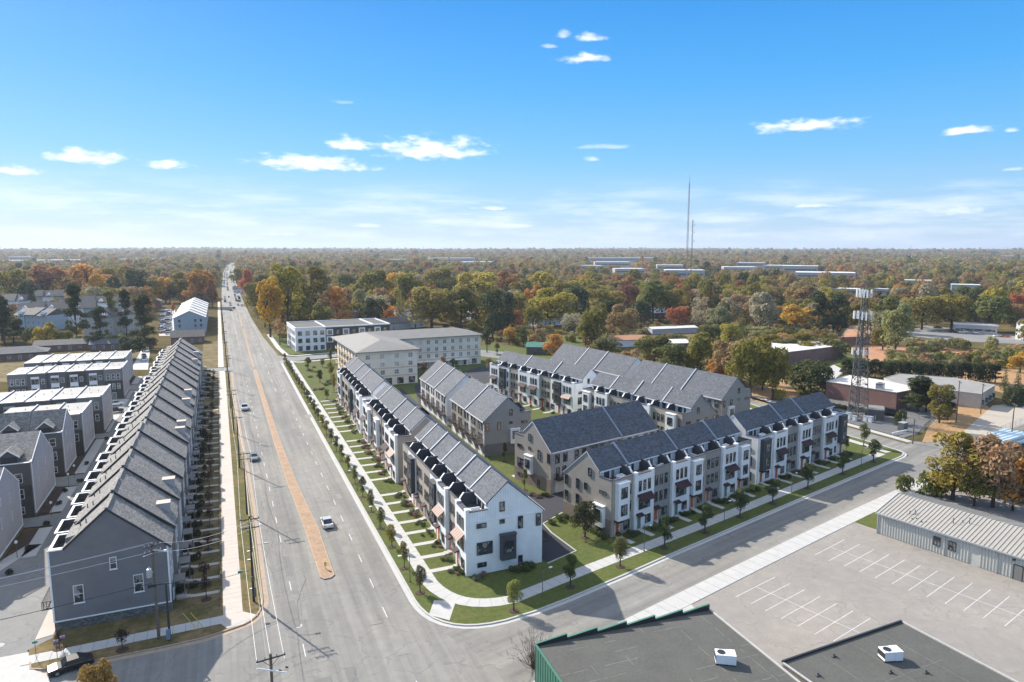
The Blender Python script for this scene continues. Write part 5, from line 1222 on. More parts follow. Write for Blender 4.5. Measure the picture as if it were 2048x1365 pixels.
rooftop(1450, 1325, -.55, 'white cooling unit on the dark roof with the stepped parapet'); rooftop(1780, 1318, -.3, 'white cooling unit on the lower dark roof at the bottom right')
# ---------------------------------------------------------------- distant commercial buildings
far = [(1240,524,130,12,'trim','broad white-roofed warehouse far off left of the thin radio mast'),(1225,533,70,8,'lgray','grey office block below the broad white-roofed warehouse'),(1260,548,60,6,'trim','low white sheds in front of the far warehouses'),
       (1370,556,74,9,'bluewall','blue-walled round-roofed hall at the foot of the radio mast'),(1340,540,50,7,'lgray','grey low sheds left of the radio mast'),(1480,545,60,7,'trim','white warehouse row right of the radio mast'),
       (1600,546,60,10,'trim','white gabled depot buildings right of the mast among the trees'),(1650,558,100,6,'trim','long low white roofs in front of the gabled depot'),(1560,540,60,6,'lgray','grey warehouses left of the gabled depot'),
       (905,524,90,10,'lgray','grey office building on the skyline above the cream apartments'),(790,526,40,8,'trim','white cube building on the skyline left of the grey office'),(960,530,60,5,'trim','flat white roof below the skyline office'),
       (90,528,110,8,'trim','long white industrial roof at far left'),(40,522,30,12,'trim','white arched church-like building at far left'),(280,524,80,6,'lgray','grey flat shed far off above the orange trees'),
       (1810,518,60,5,'trim','thin white roof far off right of the cell tower'),(1905,520,40,5,'trim','small white shed group far off at right'),(2030,518,50,9,'lgray','pale block on the skyline at the right edge'),
       (1698,588,42,5,'trim','white strip building just left of the cell tower top'),(1760,588,22,5,'trim','white strip building just right of the cell tower top'),(1835,575,40,5,'trim','small white roof in the trees right of the cell tower'),
       (1930,588,40,6,'bluewall','blue-grey shed in the woods at right'),(560,513,60,7,'trim','tiny white building on the horizon above the road'),(1500,533,50,6,'trim','white sheds far off between mast and cell tower'),
       (1950,668,60,5,'lgray','grey carport behind the far car park'),(1180,540,40,6,'lgray','dark-windowed office far off left of the white warehouse')]
for (u, v, wp, h, wl, lb) in far:
    x, y = G(u, v); d = math.hypot(x, y); wd = wp * d / 1377.0
    z0 = hills_h(x, y) - .1
    p = thing('distant_building', lb, 'building', (x, y, z0), -math.atan2(x, y) + R.uniform(-.25, .25), 'distant commercial buildings')
    dd = min(wd * .7, 60); hh = h + (0 if d < 900 else 3.5)
    b = MB(); b.box(-wd/2, 0, 0, wd/2, dd, hh); b.obj('wall', M['lgray' if wl == 'trim' else wl], p)
    b = MB(); b.box(-wd/2 - .5, -.5, hh, wd/2 + .5, dd + .5, hh + .7); b.obj('roof', M['paleroof'], p)
    n = 8; b = MB()
    for k in range(1): b.box(-wd/2 + wd * .04, -.2, hh * .35, wd/2 - wd * .04, .1, hh * .6) if True else b.box(-wd/2 + wd * (k + .2) / n, -.2, hh * .35, -wd/2 + wd * (k + .8) / n, .1, hh * .65)
    b.obj('window_band', M['glass'], p)
# ---------------------------------------------------------------- cell tower and radio mast
def lattice(p, base, H, w0, w1, nseg, r, mat_, legs=3, name_leg='tower_leg', red=None):
    P = []
    for k in range(nseg + 1):
        t = k / nseg; w_ = w0 + (w1 - w0) * t; z = H * t
        P.append([(base[0] + w_ / 1.732 * math.cos(2 * PI * i / legs + .5), base[1] + w_ / 1.732 * math.sin(2 * PI * i / legs + .5), z) for i in range(legs)])
    for i in range(legs):
        b = MB()
        for k in range(nseg): b.tube(P[k][i], P[k + 1][i], r, n=5, caps=False)
        b.obj(name_leg, mat_, p)
    b = MB()
    for k in range(nseg):
        for i in range(legs):
            j = (i + 1) % legs; b.tube(P[k][i], P[k + 1][j], r * .5, n=4, caps=False); b.tube(P[k][j], P[k + 1][i], r * .5, n=4, caps=False); b.tube(P[k + 1][i], P[k + 1][j], r * .5, n=4, caps=False)
    b.obj('lattice_brace', mat_, p)
    return P
tx, ty = G(1713, 836)
ct = thing('cell_tower', 'grey lattice cell tower with three tiers of white panel antennas', 'cell tower', (tx, ty, 0), .35)
HT = HZ(1713, 836, 578)
lattice(ct, (0, 0), HT * .97, 5.6, 1.2, 18, .16, M['steeldk'])
b = MB(); b.tube((.35, .2, 0), (.3, .1, HT * .97), .12, n=5); 
for k in range(3): b.tube((.1 + .2 * k, -.3, 0), (.1 + .15 * k, -.1, HT * .8), .07, n=4)
b.obj('cable_run', M['steeldk'], ct)
b = MB()
for k in range(int(HT / .6)): b.box(.6, .3, k * .6, 1.0, .34, k * .6 + .04)
b.box(.58, .3, 0, .62, .34, HT * .95); b.box(.98, .3, 0, 1.02, .34, HT * .95); b.obj('ladder', M['steel'], ct)
for (zf, n, rr, hh) in ((.965, 9, 2.1, 2.3), (.80, 9, 2.5, 2.3), (.52, 6, 2.3, 1.9)):
    z = HT * zf; b = MB()
    for i in range(3):
        a0 = 2 * PI * i / 3 + .2; a1 = a0 + 2 * PI / 3 * .72; q0 = (rr * math.cos(a0), rr * math.sin(a0)); q1 = (rr * math.cos(a1), rr * math.sin(a1))
        for dz in (-.5, .5): b.tube((*q0, z + dz), (*q1, z + dz), .05, n=4)
        b.tube((0, 0, z - .5), (*q0, z - .5), .06, n=4); b.tube((0, 0, z - .5), (*q1, z - .5), .06, n=4); b.tube((0, 0, z + .5), (*q0, z + .5), .06, n=4)
    b.obj('antenna_mount', M['steel'], ct)
    for i in range(3):
        a0 = 2 * PI * i / 3 + .2; a1 = a0 + 2 * PI / 3 * .72
        for k in range(n // 3 + 1):
            t = k / (n // 3); x = rr * (math.cos(a0) * (1 - t) + math.cos(a1) * t); y = rr * (math.sin(a0) * (1 - t) + math.sin(a1) * t); am = (a0 + a1) / 2
            b = MB(); b.box(.05, -.2, -hh / 2, .25, .2, hh / 2); b.box(-.2, -.12, -.5, -.02, .12, 0, 1); b.tube((-.0, 0, -hh / 2 - .2), (-.0, 0, hh / 2 + .2), .04, n=4, m=1)
            b.obj('panel_antenna', [M['antenna'], M['steel']], ct, loc=(x, y, z + R.uniform(-.15, .15)), rz=am)
b = MB(); b.tube((0, 0, HT * .97), (0, 0, HT + .8), .05, n=4); b.lathe((1.2, -.8, HT * .66), [(.1, -.3), (.55, 0), (.1, .3)], 10); b.obj('microwave_dish', M['steel'], ct)
mx, my = G(1372, 578)
HM = HZ(1375, 578, 350)
rm = thing('radio_mast', 'tall thin radio mast standing against the sky right of centre', 'radio mast', (mx, my, 0))
lattice(rm, (0, 0), HM * .93, 2.4, 1.3, 34, .17, plain('mast_paint', (.30, .2, .19), .6, .2), 3, 'mast_leg')
b = MB(); b.tube((0, 0, HM * .93), (0, 0, HM), .35, .15, n=5); b.obj('top_spike', M['steel'], rm)
for k in range(3):
    a = 2 * PI * k / 3 + .9
    for zz, rr in ((.5, 60), (.9, 75)):
        b = MB(); b.tube((0, 0, HM * zz), (rr * math.cos(a), rr * math.sin(a), 0), .05, n=3); b.obj('guy_wire', M['wirew'], rm)
x, y = G(1381, 580); rm2 = thing('radio_mast', 'shorter lattice mast with dishes immediately right of the tall thin mast', 'radio mast', (x, y, 0)); H2 = HZ(1381, 580, 440)
lattice(rm2, (0, 0), H2, 2.2, 1.0, 16, .13, M['steeldk'], 3, 'mast_leg')
for zz in (.7, .82, .93):
    b = MB(); b.tube((1.2, -1, H2 * zz), (1.8, -1.3, H2 * zz), .9, n=10); b.obj('microwave_dish', M['steel'], rm2)
for (u, v, v1, lb) in ((1820, 520, 491, 'faint hairline mast on the horizon far right'), (216, 600, 548, 'slender pale green church spire among the orange trees at left')):
    x, y = G(u, v); h = HZ(u, v, v1)
    if v1 < 500:
        b = MB(); b.tube((0, 0, 0), (0, 0, h), 1.2, .5, n=4); b.obj('radio_mast', M['steeldk'], None, loc=(x, y, 0), label=lb, cat='radio mast')
    else:
        p = thing('church_spire', lb, 'church spire', (x, y, 0)); b = MB(); b.box(-2, -2, 0, 2, 2, h * .62); b.obj('tower_wall', M['white'], p); b = MB(); b.tube((0, 0, h * .62), (0, 0, h), 1.5, .05, n=8); b.obj('spire', plain('copper_green', (.25, .38, .36), .6, .1), p)
# compound contents
def boxthing(name, label, cat, u, v, w_, d_, h_, m, rz=0, group=None, top=None, extra=None):
    x, y = G(u, v); p = thing(name, label, cat, (x, y, .04), rz, group)
    b = MB(); b.box(-w_/2, -d_/2, 0, w_/2, d_/2, h_); b.obj('housing', M[m], p)
    b = MB(); b.box(-w_/2 - .06, -d_/2 - .06, h_, w_/2 + .06, d_/2 + .06, h_ + .1); b.box(-w_/2 - .05, -d_/2 - .05, -.02, w_/2 + .05, d_/2 + .05, .12); b.obj('lid', M[top or 'steel'], p)
    b = MB(); b.box(-.02, -d_/2 - .03, .2, .02, -d_/2, h_ - .15); b.box(-w_/2 + .1, -d_/2 - .03, .2, -w_/2 + .15, -d_/2, h_ - .15); b.box(.1, -d_/2 - .06, h_ * .5, .16, -d_/2, h_ * .6); b.obj('door_seam', M['wframe'], p); return p
boxthing('equipment_shelter', 'dark open-fronted equipment shelter with a flat roof at the foot of the cell tower', 'shelter', 1748, 836, 6.5, 5, 3.0, 'dkgray', .7, top='roofgrey')
boxthing('equipment_cabinet', 'white equipment cabinet on the corner of the dark shelter', 'cabinet', 1752, 829, 1.6, .8, 2.0, 'antenna', .7)
for k, (u, v, s, lb) in enumerate(((1697, 838, 1.5, 'large pale cylinder-like equipment cabinet left of the tower leg'), (1709, 842, 1.1, 'small pale cabinet between the tower legs'), (1731, 843, 1.2, 'leftmost of the white cabinets in front of the shelter'), (1741, 845, 1.3, 'middle white cabinet in front of the shelter'), (1749, 840, 1.1, 'rightmost white cabinet in front of the shelter'))):
    boxthing('equipment_cabinet', lb, 'cabinet', u, v, s, s * .8, s * 1.25, 'antenna', .3, 'cabinets at the foot of the cell tower')
boxthing('generator', 'slatted grey generator block in the gravel compound', 'generator', 1805, 862, 2.4, 1.6, 2.3, 'steeldk', .2)
x, y = G(1800, 868); p = thing('ice_bridge_rail', 'long pale horizontal pipe rail in front of the generator block', 'pipe rail', (x, y, .04), .1)
b = MB(); b.box(-3.5, -.1, .5, 3.5, .1, .75); b.obj('pipe', M['antenna'], p); b = MB(); [b.tube((k, 0, 0), (k, 0, .5), .08, n=5) for k in (-3, -1, 1, 3)]; b.obj('post', M['steel'], p)
def fence(label, pl, h=2.0, step=3.0, m='steel', mesh=True, name='chain_link_fence', cat='fence'):
    p = thing(name, label, cat, (pl[0][0], pl[0][1], 0)); o = Vector(pl[0]); rails = MB()
    for i in range(len(pl) - 1):
        a = Vector(pl[i]) - o; c = Vector(pl[i + 1]) - o; L = (c - a).length; n = max(1, int(L / step))
        for k in range(n + (i == len(pl) - 2)):
            q = a.lerp(c, k / n); b = MB(); b.tube((q.x, q.y, 0), (q.x, q.y, h), .045, n=5); b.obj('post', M[m], p)
        for z in (.1, h * .5, h): rails.tube((a.x, a.y, z), (c.x, c.y, z), .02, n=4)
        if mesh:
            k = 0
            t = (c - a) / L
            while k < L - h:
                for s in (0, 1):
                    q0 = a + t * (k + (0 if s == 0 else h)); q1 = a + t * (k + (h if s == 0 else 0)); rails.tube((q0.x, q0.y, .1), (q1.x, q1.y, h), .007, n=3, caps=False)
                k += .35
    o2 = rails.obj('fence_wire', M[m], p)
fence('chain link fence around the gravel cell tower compound', [G(*q) for q in ((1722, 822), (1790, 832), (1862, 842), (1872, 850), (1800, 880))])
fence('pale board fence running behind the compound hedge', [G(*q) for q in ((1664, 812), (1715, 826))], 1.6, 3, 'steel', False)
fence('wire fence along the lower edge of the tan driveway', [G(*q) for q in ((1975, 878), (2010, 862), (2050, 846))], 1.8)
# pipe stack bottom right
x, y = G(2032, 892); p = thing('pipe_stack', 'stack of long pale blue-white pipes behind the orange trees at the right edge', 'pipe stack', (x, y, 0), .15)
for k in range(6):
    for j in range(2 if k < 5 else 1):
        b = MB(); b.tube((-6, k * 1.25 + j * .6, .6 + j * 1.0), (8, k * 1.25 + j * .6, .6 + j * 1.0), .58, n=10); b.obj('pipe', plain('pale_pipe', (.52, .62, .66), .5, .08), p)
# billboard
x, y = G(1655, 612); hb = HZ(1655, 612, 577); p = thing('billboard', 'small pale blue billboard above the dark pines left of the cell tower', 'billboard', (x, y, 0), -.75)
b = MB(); b.tube((0, 0, 0), (0, 0, hb - 3.5), .5, n=8); b.obj('pole', M['steeldk'], p)
b = MB(); b.box(-6, -.25, hb - 4.4, 6, .25, hb); b.obj('panel', plain('billboard_face', (.45, .5, .55), .5, .15, .3), p)
b = MB(); b.lathe((0, 0, 0), [(1.5, 0), (1.5, .05)], 14); o = b.obj('emblem', M['houseblue'], p); o.location = (3.6, -.28, hb - 2.2); o.rotation_euler = (PI / 2, 0, 0)
b = MB(); b.box(-5, -.3, hb - 2.3, 1, -.26, hb - 1.7); b.box(-5, -.3, hb - 3.2, -1, -.26, hb - 2.8); b.obj('lettering_band', M['trim'], p)
# ---------------------------------------------------------------- utility poles, lines and lamps
def upole(label, x, y, h, arms=(0.35,), m='wood', r=.17, rz=0, trans=False, lamp=False, extra=None, aw=2.6, group='utility poles', z=.12):
    p = thing('utility_pole', label, 'utility pole', (x, y, z), rz, group)
    b = MB(); b.tube((0, 0, 0), (0, 0, h), r, r * .65, n=8); b.obj('pole', M[m], p)
    for q in arms:
        b = MB(); b.box(-aw / 2, -.17, h - q - .12, aw / 2, -.07, h - q); b.tube((-aw * .3, -.12, h - q - .08), (0, -.05, h - q - .9), .025, n=4); b.tube((aw * .3, -.12, h - q - .08), (0, -.05, h - q - .9), .025, n=4); b.obj('crossarm', M['wooddk'], p)
        for s in (-.46, -.2, .2, .46):
            b = MB(); b.lathe((aw * s, -.12, h - q), [(.03, 0), (.075, .05), (.05, .12), (.07, .16), (.03, .24)], 6); b.obj('insulator', M['steel'], p)
    if trans:
        b = MB(); b.lathe((-.55, 0, h - 4.4), [(.3, 0), (.33, .05), (.33, 1.0), (.25, 1.1), (.08, 1.15), (.05, 1.35)], 10); b.box(-.3, -.05, h - 3.9, 0, .05, h - 3.8); b.obj('transformer', M['steel'], p)
    if lamp:
        b = MB(); pts = [(0, 0, h * lamp), (.8, 0, h * lamp + .45), (1.8, 0, h * lamp + .55)]
        for a, c in zip(pts, pts[1:]): b.tube(a, c, .04, n=5)
        b.box(1.75, -.13, h * lamp + .48, 2.4, .13, h * lamp + .62); b.obj('lamp_arm', M['steel'], p)
    if extra: extra(p, h)
    return p
def nearx(p, h):
    b = MB(); b.tube((0, -.1, h - .9), (1.3, -.5, h - 1.25), .04, n=5); b.tube((0, -.1, h - 1.3), (-1.2, -.4, h - 1.3), .04, n=5); b.box(1.2, -.6, h - 1.35, 1.5, -.4, h - 1.15); b.obj('cutout_switch', M['antenna'], p)
P1 = upole('tall weathered wooden utility pole with a transformer in front of the violet-grey gable', *G(318, 1280), 13.0, (.3, 1.1), 'wood', .2, .35, trans=True, extra=nearx, aw=2.0)
P2 = upole('shorter dark signal pole with a blue-grey box, right beside the wooden pole', *G(340, 1282), 7.8, (), 'wooddk', .16)
b = MB(); b.box(-.35, -.45, .3, .1, -.15, 1.6); b.obj('control_box', plain('box_blue', (.16, .22, .32), .5, .1), P2)
b = MB(); b.tube((0, 0, 7.7), (-1.8, -.4, 7.9), .08, n=6); b.box(-2.0, -.55, 7.7, -1.0, -.3, 8.0); b.obj('arm', M['black'], P2)
x, y = G(541, 1310, 12.8)
P3 = upole('utility pole at the bottom edge whose crossarms show over the road', x, y, 12.8, (.35,), 'wood', .19, 0.12, aw=2.6)
b = MB(); b.box(-1.5, -.2, 11.35, .5, -.1, 11.5) if 0 else b.tube((-1.3, -.3, 11.9), (1.2, -.7, 10.9), .07, n=5); b.obj('white_standoff_arm', M['antenna'], P3)
b = MB(); [b.tube((q, -.3, 11.0 + .2 * q), (q + .25, -.35, 10.9 + .2 * q), .08, n=6) for q in (.6, 1.2)]; b.obj('cutout_switch', M['black'], P3)
P4 = upole('dark utility pole with a lamp arm on the left verge near the corner', *G(508, 1205), 12.7, (.35, 1.6), 'wooddk', .18, 0, lamp=.62, extra=nearx)
b = MB(); b.box(.05, -.35, .8, .35, -.05, 2.2); b.box(-.2, -.3, 3.3, .2, -.1, 3.9); b.obj('meter_box', M['steeldk'], P4)
b = MB(); b.tube((0, 0, 4.6), (-1.4, 0, 4.75), .04, n=5); b.box(-1.9, -.1, 4.6, -1.3, .1, 4.95); b.obj('flag_sign', plain('sign_green', (.03, .25, .2), .5, .05), P4)
POL = [P1, P3, P4]
ys = [(2.4, 133.5), (1.9, 163.5), (1.3, 196), (1.1, 228), (1.0, 262), (.8, 300), (.7, 340), (.6, 385), (.4, 440), (.2, 500)]
PP = [P3, P4]
for k, (x, y) in enumerate(ys):
    q = upole('%s utility pole beyond the corner pole along the left verge' % ORD[k], x, y, 12.2, (.35,) if k % 2 else (.35, 1.4), 'wooddk', .16, 0, lamp=.68 if k % 3 == 2 else False); PP.append(q)
def span(a, b_, sag, off, r=.022, m='wire', za=0, zb=0, n=12):
    A_ = Vector(a); B_ = Vector(b_); mb = MB(); pr = None
    for k in range(n + 1):
        t = k / n; q = A_.lerp(B_, t); q.z -= sag * 4 * t * (1 - t)
        if pr is not None: mb.tube(pr, q, r, n=3, caps=False)
        pr = q
    return mb
def run(poles, s, h, label, m='wirew', r=.014, sag=.7):
    mb = MB()
    for a, c in zip(poles, poles[1:]):
        def pt(p, hh): return (p.location.x + s, p.location.y - .12, p.location.z + hh)
        k = span(pt(a, h), pt(c, h), sag, 0, r)
        i = len(mb.v); mb.v += k.v; mb.f += [tuple(q + i for q in f) for f in k.f]; mb.m += k.m
    mb.obj('power_line', M[m], None, label=label, cat='power line', group='overhead lines')
run(PP, -1.2, 12.1, 'pale overhead line along the road on the left ends of the crossarms'); run(PP, 0.0, 12.4, 'pale overhead line along the road over the pole tops'); run(PP, 1.2, 12.1, 'pale overhead line along the road on the right ends of the crossarms')
run(PP, 0.1, 7.6, 'thicker dark communication cable slung halfway up the roadside poles', 'wire', .035, .9)
def wire(a, c, label, r=.02, m='wirew', sag=.8):
    span(a, c, sag, 0, r).obj('power_line', M[m], None, label=label, cat='power line', group='overhead lines')
px_, py_ = P1.location.x, P1.location.y
wire((px_ - .9, py_, 13.0), (-60, 88, 12.4), 'upper pale line running from the transformer pole off to the left', .025); wire((px_, py_, 13.2), (-60, 87, 12.7), 'pole-top pale line running from the transformer pole off to the left', .025); wire((px_ - .7, py_, 11.9), (-60, 89, 11.4), 'lower pale line running from the transformer pole off to the left', .03)
wire((px_ + .9, py_, 13.0), (P4.location.x, P4.location.y, 12.2), 'pale line from the transformer pole across the yard to the lamp pole', .022); wire((px_, py_, 11.9), (P4.location.x, P4.location.y, 11.0), 'lower pale line from the transformer pole to the lamp pole', .022)
wire((px_ - .3, py_, 7.8), (-60, 90, 7.2), 'dark low cable crossing the violet-grey gable toward the left edge', .04, 'wire'); wire((px_, py_, 7.8), (P4.location.x - .2, P4.location.y, 5.0), 'dark low cable from the signal pole to the lamp pole', .035, 'wire')
for k in (0, 1):
    b = MB(); a = (-5.4 + k * .9, 94.4 - k * .2, .12); b.tube(a, (a[0] - 1.4, a[1] + .4, 2.2), .05, n=5); b.obj('guy_guard', plain('yellow_plastic', (.6, .45, .05), .5, .05), None, label='yellow guy-wire guard on the left corner verge, %s of two' % ('left' if k == 0 else 'right'), cat='guy guard')
for (u, v, v1, lb) in ((1825, 888, 838, 'utility pole in the straw-coloured ground behind the street corner tree'), (1912, 846, 762, 'tall utility pole with white gear in front of the tan warehouse'), (1961, 828, 768, 'grey utility pole at the corner of the tan warehouse'), (2022, 880, 808, 'slender brown pole beside the pipe stack'), (1753, 686, 651, 'bare wooden pole beyond the cell tower')):
    upole(lb, *G(u, v), HZ(u, v, v1), (.3,), 'wood', .17, .9, z=0)
# street lamps of the new development
def lamp(label, x, y, h, rz):
    p = thing('street_lamp', label, 'street lamp', (x, y, .12), rz, 'new street lamps')
    b = MB(); b.lathe((0, 0, 0), [(.16, 0), (.16, .1), (.07, .25)], 8); b.tube((0, 0, .2), (0, 0, h), .065, .045, n=6); b.obj('post', M['steeldk'], p)
    b = MB(); pr = None
    for k in range(6):
        t = k / 5; q = (1.3 * t, 0, h + .28 * math.sin(PI * t * .62)); 
        if pr: b.tube(pr, q, .03, n=4)
        pr = q
    b.obj('arm', M['steeldk'], p)
    b = MB(); b.box(1.2, -.13, h + .16, 1.75, .13, h + .26); b.obj('lamp_head', M['antenna'], p)
for k, y in enumerate((95.4, 116.8, 138.2, 160, 182, 205)): lamp('%s grey street lamp from the corner among the trees along the main road verge' % ORD[k], 24.0, y, 4.2, PI)
for k, q in enumerate(((1085, 1196), (1288, 1104), (1448, 1050), (1582.8, 989), (1722, 934.5))): lamp('%s grey street lamp from the corner on the cross street verge' % ORD[k], *G(*q), 3.9, .25)
# alley lamps, signs
for k, (u, v) in enumerate(((35, 1118), (104, 1035), (150, 957), (138, 975), (188, 880))):
    x, y = G(u, v); p = thing('alley_lamp', '%s short white-topped lamp post from the left edge in the alley planting beds' % ORD[k], 'lamp post', (x, y, .1)); b = MB(); b.tube((0, 0, 0), (0, 0, 2.6), .05, n=5); b.obj('post', M['steeldk'], p); b = MB(); b.lathe((0, 0, 2.5), [(.08, 0), (.22, .1), (.22, .4), (.1, .5)], 8); b.obj('lantern', M['antenna'], p)
for (u, v, c, lb) in ((73, 1320, 'sign_green', 'thin pole with a teal street name sign on the left corner'), (115, 1318, 'purple_sign', 'small violet sign on a post in the corner mulch'), (128, 1309, 'black', 'small dark post by the violet sign')):
    m = _M.get(c) or (plain('purple_sign', (.3, .2, .4), .5, .05)); x, y = G(u, v); p = thing('street_sign', lb, 'sign', (x, y, .1)); b = MB(); b.tube((0, 0, 0), (0, 0, 2.4), .035, n=5); b.obj('post', M['steeldk'], p); b = MB(); b.box(-.28, -.02, 2.05, .28, .02, 2.35); b.obj('panel', m, p)
x, y = G(651, 1140); p = thing('keep_right_marker', 'yellow marker post on the nose of the median', 'marker post', (x, y, .17)); b = MB(); b.tube((0, 0, 0), (0, 0, 1.1), .06, n=6); b.obj('post', _M['yellow_plastic'], p); b = MB(); b.box(-.18, -.04, .5, .18, -.0, 1.15); b.obj('panel', _M['yellow_plastic'], p)
for k, (u, v) in enumerate(((497, 1105), (498, 1122), (503, 1180))):
    x, y = G(u, v); b = MB(); b.box(-.25, -.18, 0, .25, .18, .08); b.box(-.2, -.13, .08, .2, .13, .11, 1); b.obj('utility_box', [M['kerb'], M['antenna']], None, loc=(x, y, .13), label='pale flush utility lid in the left verge, %s from far end' % ORD[k], cat='utility lid')
# ---------------------------------------------------------------- vehicles
def carpaint():
    m, nt, b = new_mat('car_paint'); oi = NN(nt, 'ShaderNodeObjectInfo'); nt.links.new(oi.outputs['Color'], b.inputs['Base Color']); b.inputs['Roughness'].default_value = .28; b.inputs['Metallic'].default_value = .35; b.inputs['Coat Weight'].default_value = .6; return m
PAINT = carpaint(); CARGLASS = plain('car_glass', (.02, .025, .03), .06, .05)
_car = {}
def car_meshes(kind):
    if kind in _car: return _car[kind]
    if kind == 'sedan': L, W, body, cab = 4.7, 1.8, [(-2.35,.35),(-2.38,.62),(-2.25,.82),(-1.35,.95),(1.2,.95),(2.1,.88),(2.36,.7),(2.36,.35)], [(-.95,.93),(-.35,1.42),(.85,1.44),(1.75,.95)]
    elif kind == 'suv': L, W, body, cab = 4.7, 1.88, [(-2.35,.4),(-2.38,.75),(-2.25,.98),(-1.3,1.08),(2.25,1.1),(2.36,.85),(2.36,.4)], [(-1.1,1.06),(-.5,1.66),(1.75,1.68),(2.28,1.1)]
    elif kind == 'pickup': L, W, body, cab = 5.5, 1.95, [(-2.75,.45),(-2.78,.85),(-2.6,1.05),(-1.5,1.15),(2.72,1.15),(2.76,.45)], [(-1.25,1.13),(-.75,1.78),(.55,1.8),(.8,1.13)]
    else: L, W, body, cab = 5.6, 2.0, [(-2.8,.45),(-2.82,.9),(-2.5,1.15),(2.78,1.2),(2.8,.45)], [(-2.3,1.12),(-1.5,2.2),(2.7,2.25),(2.78,1.15)]
    hw = W / 2; b = MB()
    # body: tapered sections across the width (front is -y)
    secs = [(-hw, .90, -.06), (-hw * .9, 1.0, 0.0), (hw * .9, 1.0, 0.0), (hw, .90, -.06)]
    rows = []
    for (x, s, dz) in secs: rows.append([(x, y * (s if abs(y) > 1.9 else 1), z + (dz if z > .6 else 0)) for y, z in body])
    n = len(body); base = len(b.v)
    for r_ in rows: b.v += r_
    for i in range(3):
        for j in range(n): a = base + i * n + j; c = base + i * n + (j + 1) % n; b.f.append((a, c, c + n, a + n)); b.m.append(0)
    b.f.append(tuple(base + j for j in range(n))); b.m.append(0); b.f.append(tuple(base + 3 * n + j for j in range(n - 1, -1, -1))); b.m.append(0)
    bm = b.mesh('body', [PAINT])
    g = MB(); tw = hw * .8; bw = hw * .93
    base = len(g.v)
    for s in (-1, 1):
        for k, (y, z) in enumerate(cab): g.v.append((s * (tw if k in (1, 2) else bw), y, z))
    g.f += [(0, 1, 2, 3), (7, 6, 5, 4), (0, 4, 5, 1), (2, 6, 7, 3)]; g.m += [0] * 4; g.f.append((1, 5, 6, 2)); g.m.append(0)
    gm = g.mesh('windows', [CARGLASS])
    r_ = MB(); y0, z0 = cab[1]; y1, z1 = cab[2]
    r_.poly([(-tw - .01, y0, z0 + .015), (tw + .01, y0, z0 + .015), (tw + .01, y1, z1 + .015), (-tw - .01, y1, z1 + .015)])
    for s in (-1, 1):
        for (k0, k1) in ((0, 1), (3, 2)):
            a = Vector((s * bw, *cab[k0])); c = Vector((s * tw, *cab[k1])); r_.tube(a, c, .045, n=4)
        m_ = (cab[1][0] + cab[2][0]) / 2; r_.tube((s * (bw), m_, cab[0][1]), (s * (tw + .01), m_, cab[1][1] + .01), .04, n=4)
        r_.tube((s * tw, *cab[1]), (s * tw, *cab[2]), .035, n=4)
        r_.box(s * (hw) , cab[0][0] + .25, cab[0][1] - .02, s * (hw + .18), cab[0][0] + .4, cab[0][1] + .13)
    if kind == 'pickup': r_.box(-hw * .85, 1.0, 1.16, hw * .85, 2.6, 1.17)
    rm_ = r_.mesh('roof', [PAINT])
    wm = MB(); wm.tube((-.11, 0, 0), (.11, 0, 0), .34 if kind != 'pickup' else .38, n=14, m=0); wm.tube((-.12, 0, 0), (.12, 0, 0), .2, n=8, m=1); wme = wm.mesh('wheel', [M['tyre'], M['chrome']])
    hl = MB(); hl.box(-.17, -.04, -.07, .17, .05, .07); hm = hl.mesh('headlight', [M['headl']]); tl = hl.mesh('tail_light', [M['redlamp']])
    _car[kind] = (L, W, bm, gm, rm_, wme, hm, tl, body); return _car[kind]
def vehicle(label, kind, colr, x, y, rz, z=.0, group=None, detail=True, name='car'):
    """front points to local -y"""
    L, W, bm, gm, rm_, wme, hm, tl, body = car_meshes(kind)
    p = thing(name, label, {'pickup': 'pickup truck', 'van': 'van'}.get(kind, 'car'), (x, y, z), rz, group)
    link('body', bm, p, color=colr); link('windows', gm, p); link('roof', rm_, p, color=colr)
    for sx in (-1, 1):
        for yy in (-L * .30, L * .29): link('wheel', wme, p, (sx * (W / 2 - .1), yy, .34))
        if detail:
            link('headlight', hm, p, (sx * W * .33, body[1][0] * .95 + .02, body[1][1] + .02)); link('tail_light', tl, p, (sx * W * .36, L / 2 - .07, body[1][1] + .15))
    return p
SIL=(.62,.63,.64); WHT=(.72,.72,.72); BLK=(.015,.015,.017); GRY=(.12,.125,.13); NAV=(.03,.04,.07); RDC=(.3,.03,.03); BLU=(.06,.12,.2); TAN=(.3,.27,.22)
vehicle('silver sedan driving on the main road beside the median', 'sedan', (.62,.62,.6), 15.6, 122.5, PI)
vehicle('dark grey sedan coming down the left lanes of the main road', 'sedan', (.22,.23,.25), 5.2, 169.5, 0)
vehicle('white pickup truck coming down the left lanes, beyond the dark grey sedan', 'pickup', (.6,.62,.62), 5.0, 225, 0, name='pickup_truck')
vehicle('black car parked at the bottom left corner behind the yellow tree', 'sedan', BLK, *G(142, 1338), -PI / 2 + .25, 0)
vehicle('white suv parked in the forecourt left of the slate row', 'suv', (.8,.8,.8), *G(232, 812), PI / 2 + .1, .1)
vehicle('black suv parked beside the white one in the forecourt', 'suv', BLK, *G(230, 826), PI / 2 + .1, .1)
for k, (u, v, c, lb) in enumerate(((288, 722, WHT, 'white car, nearest of the cars parked in the house driveway'), (288, 714, BLU, 'pale blue car, middle of the cars parked in the house driveway'), (293, 704, WHT, 'white van-like car, farthest in the house driveway'))): vehicle(lb, 'suv' if k == 2 else 'sedan', c, *G(u, v), .2, .05)
